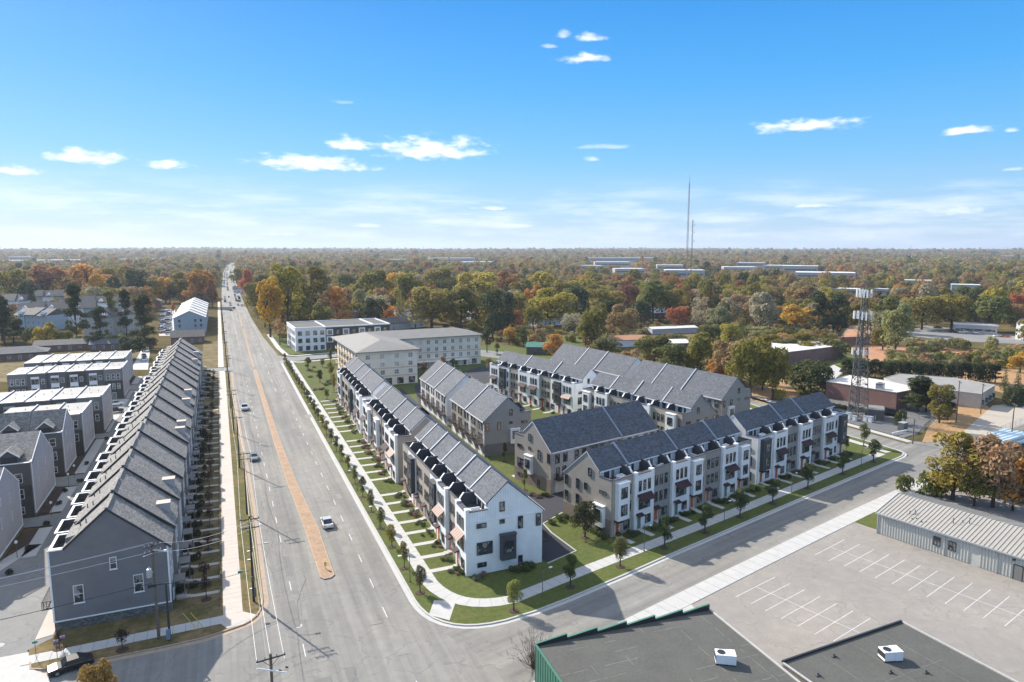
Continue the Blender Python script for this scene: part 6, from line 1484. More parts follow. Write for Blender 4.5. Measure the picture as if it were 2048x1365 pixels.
rd = [(462, 622, 'dark sedan low on the left lane ahead of the lone suv', 'sedan', BLK), (468, 618, 'dark suv beside the low dark sedan on the main road', 'suv', GRY), (477, 604, 'dark green suv on the right lanes far up the main road', 'suv', (.05,.1,.09)), (479, 597, 'black suv just beyond the green one up the main road', 'suv', BLK)]
for u, v, lb, kd, c in rd: vehicle(lb, kd, c, *G(u, v), PI if u > 470 else 0, 0, detail=False)
CNM = ['white', 'silver', 'black', 'grey', 'white', 'navy', 'red', 'silver', 'tan']
cols = [WHT, SIL, BLK, GRY, WHT, NAV, RDC, SIL, TAN]
k = 0; y = 640
while y < 2300:
    for lane in (4.6, 8.4, 14.6, 17.6):
        if R.random() < .55:
            xo = np.interp(y, [q[1] for q in LE], [q[0] for q in LE]) - np.interp(640, [q[1] for q in LE], [q[0] for q in LE])
            ci = R.randrange(9); vehicle('tiny distant %s car in the %s lanes at the far end of the main road' % (CNM[ci], 'left' if lane < 10 else 'right'), R.choice(['sedan', 'suv', 'suv', 'van']), cols[ci], lane - 1 + xo, y + R.uniform(-8, 8), 0 if lane < 10 else PI, 0, 'distant traffic on the main road', False)
    y += 22 + y * .012
park = [(1875, 657, BLK, 'black car at the left of the far right car park'), (1908, 666, BLK, 'dark car left of the white trucks in the far right car park'), (1925, 667, WHT, 'white truck in the far right car park'), (1935, 664, WHT, 'second white truck in the far right car park, behind the first'), (1953, 668, SIL, 'silver car right of the white trucks'), (1995, 674, WHT, 'white boat-like car near the right edge of the far car park'), (2012, 675, RDC, 'red and white car near the right edge of the far car park'), (2040, 677, BLK, 'black car under the canopy at the right edge')]
for u, v, c, lb in park: vehicle(lb, 'pickup' if 'truck' in lb else 'sedan', c, *G(u, v), 1.2, .05, detail=False, name='pickup_truck' if 'truck' in lb else 'car')
vehicle('black van parked behind the cell tower compound', 'van', BLK, *G(1781, 832), .3, .04, name='van'); vehicle('dark van at the right edge beside the dome-shaped evergreen', 'van', (.05,.07,.09), *G(2040, 811), 1.5, .02, name='van')
for j in range(26):
    u = 326 + (j % 2) * 12 + R.uniform(-2, 2); v = 622 + j * 1.9
    vehicle('%s %s car from the near end in the side parking lot' % (ORD[25 - j], CNM[j % 9]), 'suv' if j % 3 else 'sedan', cols[j % 9], *G(u, v), PI / 2, .05, 'cars in the side parking lot', False)
for j, (u, v) in enumerate(((508, 598), (531, 602), (536, 600), (1130, 640), (1395, 664), (1120, 642))): vehicle('small pale car glimpsed between trees, %s from the left' % ORD[j], 'sedan', WHT, *G(u, v), j, .02, 'cars glimpsed between trees', False)
for k, q in enumerate(((200, 803, .1), (207, 862, .1))):
    x, y = G(q[0], q[1]); b = MB(); b.box(-.3, -.35, 0, .3, .35, 1.0); b.box(-.33, -.4, 1.0, .33, .38, 1.1); b.tube((-.25, .38, .1), (.25, .38, .1), .12, n=8); b.obj('rubbish_bin', M['black'], None, loc=(x, y, .1), label='black wheeled rubbish bin by the flat-roofed row, %s one' % ('farther', 'nearer')[k], cat='rubbish bin')
# ---------------------------------------------------------------- vegetation
def leaf_mesh(name, lobes, n, size, seed, up=.35, flat=.0, jit=.6, shell=(.72, 1.05), mats=None, spiky=0):
    rs = np.random.RandomState(seed); lo = np.array([l[0] for l in lobes], float); rr = np.array([l[1] for l in lobes], float)
    if rr.ndim == 1: rr = np.stack([rr] * 3, 1)
    wgt = (rr[:, 0] * rr[:, 1]) ** 1.0; wgt /= wgt.sum(); V = []; VAR = []
    idx = rs.choice(len(lobes), n * 2, p=wgt); d = rs.normal(size=(n * 2, 3)); d /= np.linalg.norm(d, axis=1)[:, None]
    d[:, 2] = np.where((d[:, 2] < -.25) & (rs.rand(n * 2) < .6), -d[:, 2], d[:, 2])
    rad = rs.uniform(shell[0], shell[1], n * 2) ; P = lo[idx] + d * rr[idx] * rad[:, None]
    # drop leaves buried deep inside other lobes
    keep = np.ones(len(P), bool)
    for k in range(len(lobes)):
        q = ((P - lo[k]) / rr[k]); keep &= (np.linalg.norm(q, axis=1) > .62) | (idx == k) & (np.linalg.norm(q, axis=1) > .6)
    P = P[keep][:n]; d = d[keep][:n]; idx = idx[keep][:n]; n = len(P)
    nn = d + rs.normal(size=(n, 3)) * jit; nn[:, 2] += up; nn /= np.linalg.norm(nn, axis=1)[:, None]
    a = np.cross(nn, rs.normal(size=(n, 3))); a /= np.linalg.norm(a, axis=1)[:, None]; b = np.cross(nn, a)
    s = size * rs.uniform(.6, 1.35, n)[:, None]; asp = rs.uniform(.5, 1.0, n)[:, None]
    if spiky: asp *= .45
    q = np.stack([P - a * s + b * s * .15, P - b * s * asp, P + a * s + nn * s * .2, P + b * s * asp], 1)
    lobv = rs.uniform(-.22, .22, len(lobes)); var = np.clip(.5 + lobv[idx] + rs.normal(size=n) * .2, 0, 1)
    me = bpy.data.meshes.new(name); me.vertices.add(n * 4); me.vertices.foreach_set('co', q.reshape(-1).astype(np.float32))
    me.loops.add(n * 4); me.loops.foreach_set('vertex_index', np.arange(n * 4, dtype=np.int32)); me.polygons.add(n)
    me.polygons.foreach_set('loop_start', np.arange(0, n * 4, 4, dtype=np.int32)); me.update(calc_edges=True)
    at = me.attributes.new('leafvar', 'FLOAT', 'POINT'); at.data.foreach_set('value', np.repeat(var, 4).astype(np.float32))
    me.materials.append(mats or M['leaf']); return me
def rnd_lobes(rs, kind):
    """unit crowns: radius ~1, height 0..1 scaled later (z in units of crown radius)"""
    L = []
    if kind == 'round':
        L.append(((0, 0, .9), (.62, .62, .62)))
        for k in range(17):
            a = rs.uniform(0, 2 * PI); e = rs.uniform(-.45, 1.0); r = rs.uniform(.5, .78) * math.cos(max(0, e) * 1.2); L.append(((r * math.cos(a), r * math.sin(a), .82 + .8 * math.sin(e * 1.5)), (rs.uniform(.22, .42),) * 3))
    elif kind == 'tall':
        for k in range(24):
            a = rs.uniform(0, 2 * PI); t = rs.uniform(0, 1); r = (.35 + .45 * math.sin(PI * min(1, t * .8 + .15))) * rs.uniform(.5, 1); L.append(((r * math.cos(a), r * math.sin(a), .35 + 2.1 * t), (rs.uniform(.2, .36),) * 2 + (rs.uniform(.25, .4),)))
    elif kind == 'oval':
        for k in range(14):
            a = rs.uniform(0, 2 * PI); t = rs.uniform(0, 1); r = .6 * math.sin(PI * (t * .8 + .15)) * rs.uniform(.3, 1); L.append(((r * math.cos(a), r * math.sin(a), .3 + 1.6 * t), (rs.uniform(.28, .42),) * 3))
    elif kind == 'cone':
        for k in range(22):
            t = k / 21; r = (1 - t) * .55; a = k * 2.4; L.append(((r * math.cos(a) * .8, r * math.sin(a) * .8, .15 + 2.5 * t), (.16 + .34 * (1 - t), .16 + .34 * (1 - t), .25)))
    elif kind == 'pine':
        for k in range(30):
            t = rs.uniform(0, 1); a = rs.uniform(0, 2 * PI); r = (1 - t * .7) * rs.uniform(.3, .85); L.append(((r * math.cos(a), r * math.sin(a), .35 + 2.75 * t), (rs.uniform(.22, .38), rs.uniform(.22, .38), .16)))
        L.append(((0, 0, 3.0), (.25, .25, .3)))
    elif kind == 'bush':
        for k in range(8):
            a = rs.uniform(0, 2 * PI); r = rs.uniform(.2, .65); L.append(((r * math.cos(a), r * math.sin(a), rs.uniform(.2, .55)), (rs.uniform(.28, .45),) * 3))
    elif kind == 'dome':
        L.append(((0, 0, .65), (.95, .95, .85)))
        for k in range(10): a = k * .63; L.append(((.6 * math.cos(a), .6 * math.sin(a), .45 + .5 * (k % 2)), (.35, .35, .4)))
    return L
CH = {'round': 1.9, 'tall': 2.75, 'oval': 2.15, 'cone': 2.75, 'pine': 3.35, 'bush': .95, 'dome': 1.5}   # crown top in unit radii
TR = {'round': .35, 'tall': .35, 'oval': .3, 'cone': .05, 'pine': .7, 'bush': 0, 'dome': 0.02}
def limbs(kind, lobes, seed, bark, s=1.0):
    b = MB(); rs = random.Random(seed); top = CH[kind] * .75; n = 6
    pr = Vector((0, 0, -.05)); r0 = .055 if kind in ('round', 'tall') else .045
    pts = [pr]
    for k in range(1, n + 1):
        q = Vector((rs.uniform(-.05, .05) * k / 2, rs.uniform(-.05, .05) * k / 2, top * k / n)); b.tube(pts[-1], q, r0 * (1 - (k - 1) / n * .8), r0 * (1 - k / n * .8), n=6, caps=False); pts.append(q)
    for (c, r) in lobes[::1 if kind != 'cone' else 4]:
        c = Vector(c); zb = max(.15, c.z * .45); k = min(n - 1, int(zb / top * n)); a = pts[k].lerp(pts[k + 1], .5); mid = a.lerp(c, .5) + Vector((0, 0, -.06)); b.tube(a, mid, r0 * .42, r0 * .28, n=4, caps=False); b.tube(mid, c, r0 * .28, r0 * .1, n=4, caps=False)
        for j in range(3):
            e = c + Vector((rs.uniform(-1, 1), rs.uniform(-1, 1), rs.uniform(-.3, 1))) * (r[0] * .8); b.tube(mid.lerp(c, .6), e, r0 * .14, r0 * .04, n=3, caps=False)
    return b.mesh('trunk', bark)
PROTO = {}
def make_proto(kind, seed, n, size, shell=(.72, 1.05), bark='bark', spiky=0, tag=''):
    rs = random.Random(seed); L = rnd_lobes(rs, kind)
    PROTO.setdefault(kind + tag, []).append((leaf_mesh('crown', L, n, size, seed, shell=shell, spiky=spiky), limbs(kind, L, seed, M[bark])))
for s in range(4): make_proto('round', 11 + s, 2600, .062)
for s in range(3): make_proto('tall', 31 + s, 3400, .06)
for s in range(3): make_proto('oval', 51 + s, 1500, .075)
for s in range(2): make_proto('cone', 71 + s, 1800, .07, spiky=1)
for s in range(3): make_proto('pine', 81 + s, 4600, .085, shell=(.2, 1.1), spiky=1)
for s in range(3): make_proto('bush', 91 + s, 600, .085)
make_proto('dome', 99, 2000, .07)
for s in range(2): make_proto('round', 111 + s, 900, .05, shell=(.3, 1.1), bark='barkg', tag='_sparse')
for s in range(2): make_proto('oval', 121 + s, 900, .06, shell=(.3, 1.1), tag='_sparse')
for s in range(3): make_proto('oval', 141 + s, 2600, .05, shell=(.5, 1.1), tag='_fine')
CN = {C_OLIVE: 'olive', C_YG: 'yellow-green', C_GOLD: 'golden', C_ORANGE: 'orange', C_RUST: 'rust-brown', C_RED: 'red', C_BROWN: 'brown', C_DARK: 'dark green', C_GREEN: 'green', C_GG: 'grey-green', C_MAR: 'maroon', C_GREY: 'greyish'}
KN = {'round': ('broadleaf_tree', 'broad round tree'), 'tall': ('tall_tree', 'tall spreading tree'), 'oval': ('small_tree', 'small tree'), 'cone': ('cedar_tree', 'pointed evergreen'), 'pine': ('pine_tree', 'tall pine'), 'bush': ('shrub', 'shrub'), 'dome': ('evergreen_tree', 'dense rounded evergreen')}
TREES = []   # collected, then labelled together
def tree(x, y, h, rad, kind, colr, tag='', where=None, label=None, group=None, z=0.0, nm=None, seed=None):
    TREES.append(dict(x=x, y=y, h=h, r=rad, kind=kind, c=colr, tag=tag, where=where, label=label, group=group, z=z, nm=nm))
def ptree(u, vb, vt, wpx, kind, colr, where, tag='', label=None):
    x, y = G(u, vb); d = math.hypot(x, y); h = HZ(u, vb, vt); r = wpx * .5 * (y * math.cos(YAW) + x * math.sin(YAW)) / 1377.0
    big = 1.13 if where in (WM, WC, WB, WL, WE, WW, WT) else 1.0
    tree(x, y, h * (1.04 if big > 1 else 1), max(r, .5) * big, kind, colr, tag, where, label)
WP = 'above the flat-roofed rows'; WL = 'behind the pale apartments at left'; WR = 'left of the road far up'
WB = 'behind the brown-white block'; WC = 'behind the cream apartments'; WM = 'in the central wooded band'; WT = 'right behind the rearmost townhouse rows'
WE = 'left of the cell tower top'; WW = 'beyond the far car park at right'; WN = 'behind the metal building'; WS = 'on the scrubby bank'; WH = 'around the brick warehouses'
for a in [
 (155,686,563,52,'pine',C_DARK,WP),(224,668,576,42,'pine',C_GG,WP,'' ),(254,673,576,36,'pine',C_DARK,WP),(290,695,585,62,'pine',C_DARK,WP),(202,690,610,44,'pine',C_DARK,WP),(9,692,588,55,'pine',C_DARK,WP),(28,686,635,44,'round',C_DARK,WP),
 (262,718,672,62,'round',C_DARK,WP),(67,690,656,40,'round',C_GREEN,WP),(95,694,646,48,'round',C_YG,WP),(130,692,660,40,'round',C_OLIVE,WP),(165,696,672,50,'round',C_GREEN,WP),(190,698,674,40,'round',C_DARK,WP),(235,694,668,40,'round',C_OLIVE,WP),(300,700,676,36,'round',C_DARK,WP),(80,700,682,22,'bush',C_GREEN,WP),(175,720,706,20,'cone',C_DARK,WP),
 (97,606,533,80,'tall',C_RUST,WL),(184,602,530,96,'tall',C_ORANGE,WL),(205,606,550,50,'round',C_GOLD,WL),(236,600,533,56,'tall',C_OLIVE,WL),(274,606,540,44,'round',C_DARK,WL),(20,618,540,90,'tall',C_OLIVE,WL),(55,606,560,50,'round',C_BROWN,WL),(140,604,560,50,'round',C_BROWN,WL),(310,606,562,46,'round',C_OLIVE,WL),(255,612,575,40,'round',C_BROWN,WL),
 (332,606,556,44,'round',C_GOLD,WR),(370,606,545,62,'round',C_OLIVE,WR),(404,612,538,72,'tall',C_ORANGE,WR),(385,600,552,50,'round',C_RUST,WR),(425,616,560,30,'round',C_RUST,WR),(340,606,572,30,'round',C_DARK,WR),(347,628,606,12,'oval',C_RED,WR),
 (541,675,559,60,'tall',C_GOLD,WB),(576,664,532,84,'tall',C_YG,WB),(623,648,535,80,'tall',C_OLIVE,WB),(675,646,576,62,'oval',C_ORANGE,WB),(515,630,568,50,'round',C_OLIVE,WB),(497,606,543,34,'round',C_RED,WB),(525,600,552,50,'round',C_OLIVE,WB),(480,580,540,36,'round',C_OLIVE,WB),(600,655,590,44,'round',C_OLIVE,WB),(650,655,600,40,'round',C_BROWN,WB),(560,690,640,30,'oval',C_BROWN,WB,'_sparse'),(530,655,600,36,'round',C_GREEN,WB),
 (725,632,580,44,'round',C_GG,WC),(757,642,588,54,'round',C_GREY,WC,'_sparse'),(778,648,610,34,'round',C_ORANGE,WC),(735,648,612,30,'round',C_ORANGE,WC),(751,617,545,66,'round',C_OLIVE,WC),(795,612,545,50,'round',C_GOLD,WC),(819,622,547,64,'round',C_OLIVE,WC),(845,632,575,50,'round',C_YG,WC),(863,657,579,90,'round',C_OLIVE,WC),(880,600,541,66,'round',C_OLIVE,WC),(922,657,580,78,'round',C_OLIVE,WC),(951,612,545,90,'round',C_YG,WC),(985,678,580,52,'tall',C_DARK,WC),(974,706,658,30,'oval',C_DARK,WC),(700,610,550,50,'round',C_GREEN,WC),(945,672,640,26,'oval',C_GREEN,WC),
 (1005,662,585,58,'tall',C_DARK,WM),(1105,650,580,94,'round',C_YG,WM),(1068,630,572,44,'round',C_ORANGE,WM),(1044,610,560,50,'round',C_OLIVE,WM),(1125,612,566,60,'round',C_OLIVE,WM),(1085,604,548,60,'round',C_YG,WM),(1015,600,545,54,'round',C_RUST,WM),(1205,636,580,84,'round',C_OLIVE,WM),(1160,600,558,60,'round',C_YG,WM),(1255,620,570,46,'round',C_MAR,WM),(1305,642,567,80,'round',C_GREEN,WM),(1340,640,580,50,'round',C_OLIVE,WM),(1350,600,554,48,'round',C_RUST,WM),(1280,600,563,50,'round',C_GREEN,WM),
 (1245,676,612,60,'round',C_BROWN,WM),(1190,692,620,58,'round',C_OLIVE,WM),(1145,662,626,44,'round',C_GREY,WM,'_sparse'),(1018,690,656,36,'oval',C_GOLD,WM),(1047,696,654,32,'oval',C_GREEN,WM),(1078,694,660,34,'round',C_BROWN,WM),(1110,722,672,48,'round',C_ORANGE,WM),(1171,692,649,42,'round',C_OLIVE,WM),(1213,712,676,54,'round',C_GREEN,WM),(1308,730,675,80,'round',C_GREEN,WM),(1358,658,615,50,'round',C_RED,WM),(1395,655,622,40,'round',C_GREY,WM,'_sparse'),(1437,662,614,52,'round',C_GG,WM),(1458,694,649,46,'round',C_YG,WM),(1482,682,625,32,'cone',C_GREEN,WM),(1420,680,650,50,'round',C_GREEN,WM),(1385,612,580,60,'round',C_BROWN,WM),(1430,610,573,60,'round',C_GREEN,WM),(1465,616,580,50,'round',C_BROWN,WM),(1150,714,694,30,'bush',C_OLIVE,WM),(1260,720,700,40,'bush',C_BROWN,WM),
 (1345,750,690,56,'round',C_GREEN,WT),(1400,756,672,76,'round',C_OLIVE,WT),(1450,772,682,80,'round',C_BROWN,WT),(1500,792,680,84,'round',C_OLIVE,WT),(1480,790,735,30,'cone',C_DARK,WT),(1430,770,720,50,'round',C_ORANGE,WT),(1375,745,700,50,'round',C_GREEN,WT),(1525,780,720,50,'round',C_BROWN,WT),(1545,772,740,30,'bush',C_GREEN,WT),(1555,800,778,34,'bush',C_YG,WT),
 (1519,664,589,56,'round',C_GREY,WE),(1480,640,590,50,'round',C_BROWN,WE),(1602,625,573,70,'round',C_BROWN,WE),(1591,660,611,64,'round',C_GOLD,WE),(1560,640,612,30,'round',C_ORANGE,WE),(1636,668,590,40,'pine',C_DARK,WE),(1666,668,588,60,'tall',C_DARK,WE),(1700,660,612,50,'round',C_OLIVE,WE),(1550,615,575,60,'round',C_OLIVE,WE),(1780,612,585,34,'round',C_DARK,WE),(1790,705,612,62,'round',C_GG,WE),(1765,700,650,40,'round',C_OLIVE,WE),(1755,650,600,50,'round',C_BROWN,WE),(1785,620,595,30,'round',C_ORANGE,WE),(1740,640,606,40,'round',C_OLIVE,WE),(1682,720,666,24,'cone',C_DARK,WE),(1660,715,680,50,'round',C_GREEN,WE),(1620,715,684,60,'round',C_OLIVE,WE),(1570,710,680,60,'round',C_GREEN,WE),(1530,700,668,60,'round',C_OLIVE,WE),(1600,690,665,50,'round',C_OLIVE,WE),(1525,690,660,50,'round',C_GG,WE),
 (1843,660,595,68,'round',C_OLIVE,WW),(1902,660,592,74,'round',C_OLIVE,WW),(1975,664,592,80,'round',C_GREEN,WW),(2035,664,610,60,'round',C_BROWN,WW),(1815,640,600,50,'round',C_GG,WW),(1870,620,575,60,'round',C_OLIVE,WW),(1940,620,572,64,'round',C_GREEN,WW),(2010,616,572,60,'round',C_OLIVE,WW),(2030,640,590,40,'round',C_RED,WW),
 (2040,745,705,44,'round',C_GOLD,WN),(2008,782,738,24,'cone',C_DARK,WN),(2034,786,738,26,'cone',C_DARK,WN),(2028,812,772,44,'dome',C_DARK,WN),(1860,990,945,60,'bush',C_GREEN,WN),(1815,984,950,46,'bush',C_GREEN,WN),(1905,1000,866,128,'tall',C_OLIVE,WN),(1985,1015,876,120,'round',C_BROWN,WN),(2062,1030,900,110,'round',C_ORANGE,WN),(1955,985,900,80,'round',C_RUST,WN),(1948,1012,930,76,'round',C_GREEN,WN),(2025,1022,930,84,'round',C_BROWN,WN),(1885,992,950,50,'bush',C_GREEN,WN),
 (1622,785,720,90,'dome',C_DARK,WH),(1835,826,750,84,'pine',C_DARK,WH),(1852,824,768,60,'round',C_GREEN,WH),(1878,846,766,60,'tall',C_OLIVE,WH),(1895,840,785,44,'pine',C_DARK,WH),(1545,800,690,66,'round',C_OLIVE,WH),(1700,770,742,40,'round',C_DARK,WH),(1800,850,818,30,'bush',C_GREEN,WH)]:
    ptree(*a)
for k in range(16):   # clipped evergreen screen
    t = k / 15; u = 1690 + 300 * t; ptree(u, 752 + 14 * t, 716 + 10 * t + R.uniform(-2, 2), 32, 'dome' if k % 3 else 'pine', C_DARK, 'in the screen before the red field')
for k in range(60):
    u = R.uniform(1780, 2050); v = R.uniform(690, 742); ptree(u, v, v - R.uniform(14, 24), R.uniform(26, 46), 'bush', R.choice([C_GG, C_GG, C_GREEN, C_BROWN, C_OLIVE]), WS)
for k in range(50):
    u = R.uniform(1500, 1690); v = R.uniform(668, 712); ptree(u, v, v - R.uniform(10, 20), R.uniform(26, 46), 'bush', R.choice([C_GG, C_OLIVE, C_GREEN, C_BROWN]), 'in the overgrown field')
for k in range(24):
    u = R.uniform(1120, 1500); v = R.uniform(655, 708) + max(0, (u - 1300) * .1); ptree(u, v, v - R.uniform(8, 18), R.uniform(20, 40), 'bush', R.choice([C_OLIVE, C_BROWN, C_GREEN, C_GG]), 'in the rough central ground')
# filler trees in the middle distance
NEAR = [(t['x'], t['y'], t['r']) for t in TREES]
def clear(x, y, r=5):
    if -8 - r < x - np.interp(y, [q[1] for q in LE], [q[0] for q in LE]) < 24 + r: return False
    return True
BLD = [(o.location.x, o.location.y) for o in col.objects if o.get('category') in ('house', 'building', 'apartment building', 'warehouse', 'shed')]
cnt = 0; tries = 0
while cnt < 62 and tries < 4000:
    tries += 1
    a = YAW + R.uniform(-.68, .66); d = R.uniform(400, 640) ; x = d * math.sin(a); y = d * math.cos(a); u, v = PJ(x, y)
    if not clear(x, y): continue
    if x > 20 and x < 130 and y < 420: continue
    if 1790 < u < 2060 and 652 < v < 692: continue
    if 296 < u < 436 and v > 600: continue
    if 60 < u < 260 and v > 612: continue
    if any((x - q[0]) ** 2 + (y - q[1]) ** 2 < (q[2] * .9 + 6) ** 2 for q in NEAR): continue
    if any((x - q[0]) ** 2 + (y - q[1]) ** 2 < 18 ** 2 for q in BLD): continue
    if u < -40 or u > 2090: continue
    r = R.uniform(5.5, 9); h = r * R.uniform(1.9, 2.4); c = R.choice([C_OLIVE, C_OLIVE, C_YG, C_GREEN, C_BROWN, C_ORANGE, C_RUST, C_GREY, C_DARK]); NEAR.append((x, y, r)); cnt += 1
    wh = 'in the left mid-distance wood' if u < 440 else 'in the mid-distance wood beyond the apartments' if u < 1050 else 'in the mid-distance wood below the mast' if u < 1500 else 'in the mid-distance wood at right'
    tree(x, y, h, r, R.choice(['round', 'round', 'tall']), c, '_sparse' if c == C_GREY else '', wh)
# give every collected tree its label by colour, shape and neighbourhood
for t in TREES:
    if t['kind'] == 'tall' and t['tag'] == '_sparse': t['tag'] = ''
groups = {}
for t in TREES:
    if not t['label']: groups.setdefault((t['c'], t['kind'], t['where']), []).append(t)
for (c, kd, wh), L in groups.items():
    L.sort(key=lambda t: PJ(t['x'], t['y'])[0]); n = len(L)
    for i, t in enumerate(L):
        b0 = '%s %s' % (CN[c], KN[kd][1] if t['tag'] != '_sparse' else 'thin-leaved ' + KN[kd][1])
        t['label'] = '%s %s' % (b0, wh) if n == 1 else '%s %s from the left %s' % (ORD[min(i, 34)], b0, wh)
        t['group'] = {'bush': 'shrubs ', 'dome': 'evergreens '}.get(kd, 'trees ') + wh
def add_tree(t):
    lst = PROTO[t['kind'] + t['tag']]; k = R.randrange(len(lst)); cm, tm = lst[k]; hz = CH[t['kind']]
    p = thing(t['nm'] or KN[t['kind']][0], t['label'], 'shrub' if t['kind'] == 'bush' else 'tree', (t['x'], t['y'], t['z']), R.uniform(0, 6.28), t['group'])
    tr = t['h'] * {'round': .09, 'tall': .07, 'oval': .22, 'cone': .03, 'pine': .12, 'bush': 0, 'dome': .02}[t['kind']]; sz = (t['h'] - tr) / hz
    c = t['c']; j = R.uniform(.88, 1.14); c = (c[0] * j * R.uniform(.93, 1.08), c[1] * j, c[2] * j * R.uniform(.85, 1.15))
    o = link('crown', cm, p, (0, 0, tr), color=c); o.scale = (t['r'], t['r'], sz)
    if t['kind'] != 'bush':
        o = link('trunk', tm, p, (0, 0, tr)); o.scale = (t['r'], t['r'], sz)
        b = _stub.get(0)
        o2 = o; 
        if tr > .05:
            s = link('trunk_base', _stub[0], p); s.scale = (t['r'], t['r'], tr + t['h'] * .05)
    return p
_stub = {}
sb = MB(); sb.tube((0, 0, -.1), (0, 0, 1.0), .075, .055, n=7); _stub[0] = sb.mesh('trunk_base', M['bark'])
for t in TREES: add_tree(t)
# --- street and yard trees
def small(x, y, h, r, c, label, group, kind='oval', tag='_fine', z=.13, nm='street_tree', mulch=True):
    p = add_tree(dict(x=x, y=y, h=h, r=r, kind=kind, c=c, tag=tag, label=label, group=group, z=z, nm=nm))
    if mulch:
        b = MB(); b.lathe((0, 0, 0), [(.75, .0), (.7, .05), (.2, .09)], 12); b.obj('mulch_ring', M['mulch'], p)
    return p
ymt = [91.6 + 8.45 * k for k in range(27)]
for k, y in enumerate(ymt): small(24.3 + (.0 if y > 100 else .2), y, R.uniform(3.6, 4.5), R.uniform(.95, 1.35), R.choice([C_OLIVE, C_GREEN, (.12, .12, .06)]), '%s slim street tree from the corner along the main road verge' % ORD[k], 'street trees along the main road verge')
for k, q in enumerate([(35.1,81.6),(45.5,84.5),(55.8,87.2),(66.3,90.1),(76.6,92.5),(87.2,95.6),(97.9,98.5),(110.9,102.1),(125.3,106.0),(139.1,109.4)]):
    small(q[0], q[1], 4.6 + .5 * (k % 2) + (k > 1) * .5, 1.7 + (k > 2) * .3, (.24, .27, .08) if k in (0,) else (.09, .12, .045) if k != 2 else (.17, .16, .06), '%s bushy street tree from the corner along the cross street verge' % ORD[k], 'street trees along the cross street')
small(*G(1727, 893.5), 6.0, 1.7, C_GREEN, 'street tree on the verge of the right-hand side street', None); small(*G(1693, 905), 4.2, .9, C_DARK, 'narrow dark tree on the lawn at the far end of the cross street row', None)
small(*G(1170, 1077), 6.6, 2.4, (.09, .095, .045), 'fuller lawn tree in front of the beige gable with the white box window', None, kind='round', tag=''); small(*G(1049.4, 981.8), 4.6, .95, C_GREEN, 'small upright tree in front of the middle taupe gable', None); small(*G(1009, 925), 4.6, .95, C_DARK, 'dark climbing tree against the grey gable with the white box window', None)
for k, (u, v, h, r, c) in enumerate(((616, 742, 5.5, 2.2, C_GREEN), (645, 735, 3.6, 1.6, C_GREEN), (640, 766, 5.0, 1.8, C_DARK), (662, 758, 6.6, 1.9, C_OLIVE), (654, 800, 3.6, 1.4, C_GREEN), (668, 786, 7.0, 1.1, C_OLIVE), (661, 728, 7, 1.5, C_GREEN), (885, 748, 7, 2.4, C_BROWN), (978, 745, 6, 2.2, C_BROWN), (994, 712, 6, 1.8, C_GREEN), (846, 750, 5, 2.2, C_BROWN), (906, 742, 5, 2, C_GREEN))):
    small(*G(u, v), h, r, c, '%s young tree counted from the left on the lawns around the cream apartment building' % ORD[k], 'young trees around the cream apartments')
# --- foundation shrubs
SH = [m for m in PROTO['bush']]
def shrub(x, y, r, c, label, group, z=.13, hs=1.0):
    cm, _ = SH[R.randrange(3)]; o = link('shrub', cm, None, (x, y, z), R.uniform(0, 6), label, 'shrub', group, color=c); o.scale = (r, r, r * hs); return o
SC = [(.17, .19, .12), (.11, .13, .05), (.2, .2, .15), (.3, .17, .17), (.09, .12, .045)]
def planting(row, n, L, who, y0=-1.3, per=3, cols=SC):
    W = L / n; k = 0
    for i in range(n):
        for j in range(per):
            x, y = xf(row, i * W + W * (.45 + .5 * j / per) + R.uniform(-.2, .2), y0 - .9 * (j % 2) + R.uniform(-.3, .2)); c = R.choice(cols)
            shrub(x, y, R.uniform(.4, 1.05), c, 'low %s clump in the %s front bed of the %s' % ('flowering pink' if c[0] > .25 else 'grey-green' if c[2] > .1 else 'green', ORD[i], who), 'planting bed shrubs of the ' + who + '', hs=R.uniform(.7, 1.1))
planting(T1, 8, 40.8, 'corner row'); planting(T2, 7, 38.0, 'middle main road row'); planting(T3, 8, 46.5, 'far main road row', per=2)
planting(A, 8, 41.2, 'near cross street row', per=4, cols=[(.06,.10,.04),(.09,.12,.05),(.075,.10,.045)]); planting(B, 7, 37.4, 'far cross street row', per=4, cols=[(.06,.10,.04),(.09,.12,.05),(.1,.12,.055)]); planting(R3a, 8, 43.8, 'maroon-awning row', per=2, cols=[(.15,.1,.06),(.08,.07,.04)])
for k, (u, v, r) in enumerate(((940, 1150, .9), (925, 1148, .8), (955, 1160, .9), (968, 1154, .7), (918, 1135, .8), (1030, 1146, 1.2), (1048, 1143, 1.3), (1062, 1139, 1.1), (1198, 1072, 1.2), (1212, 1080, 1.1), (1185, 1066, .8), (1240, 1075, .9), (1255, 1080, .8), (1105, 1050, 1.0), (1118, 1042, 1.2), (1130, 1038, 1.0), (1145, 1042, .9), (1060, 992, .8), (1075, 996, .9), (1090, 994, .9), (1101, 994, .7))):
    shrub(*G(u, v), r, SC[k % 5] if k < 5 or k > 16 else SC[1 if k % 2 else 4], 'green garden shrub on the corner lawns, %s counted roughly left to right' % ORD[k], 'garden shrubs near the gable ends')
for k, (u, v, r, c) in enumerate(((655, 765, 1.8, SC[0]), (663, 768, 1.6, SC[0]), (641, 780, 1.6, SC[3]), (632, 781, 1.2, SC[3]), (620, 742, 1.5, SC[3]), (628, 736, 1.2, SC[3]), (622, 756, 1.3, SC[0]), (650, 772, 1.2, SC[1]))):
    shrub(*G(u, v), r, c, '%s flowering or silvery shrub on the lawn strip before the cream building' % ORD[k], 'lawn strip shrubs', hs=.6)
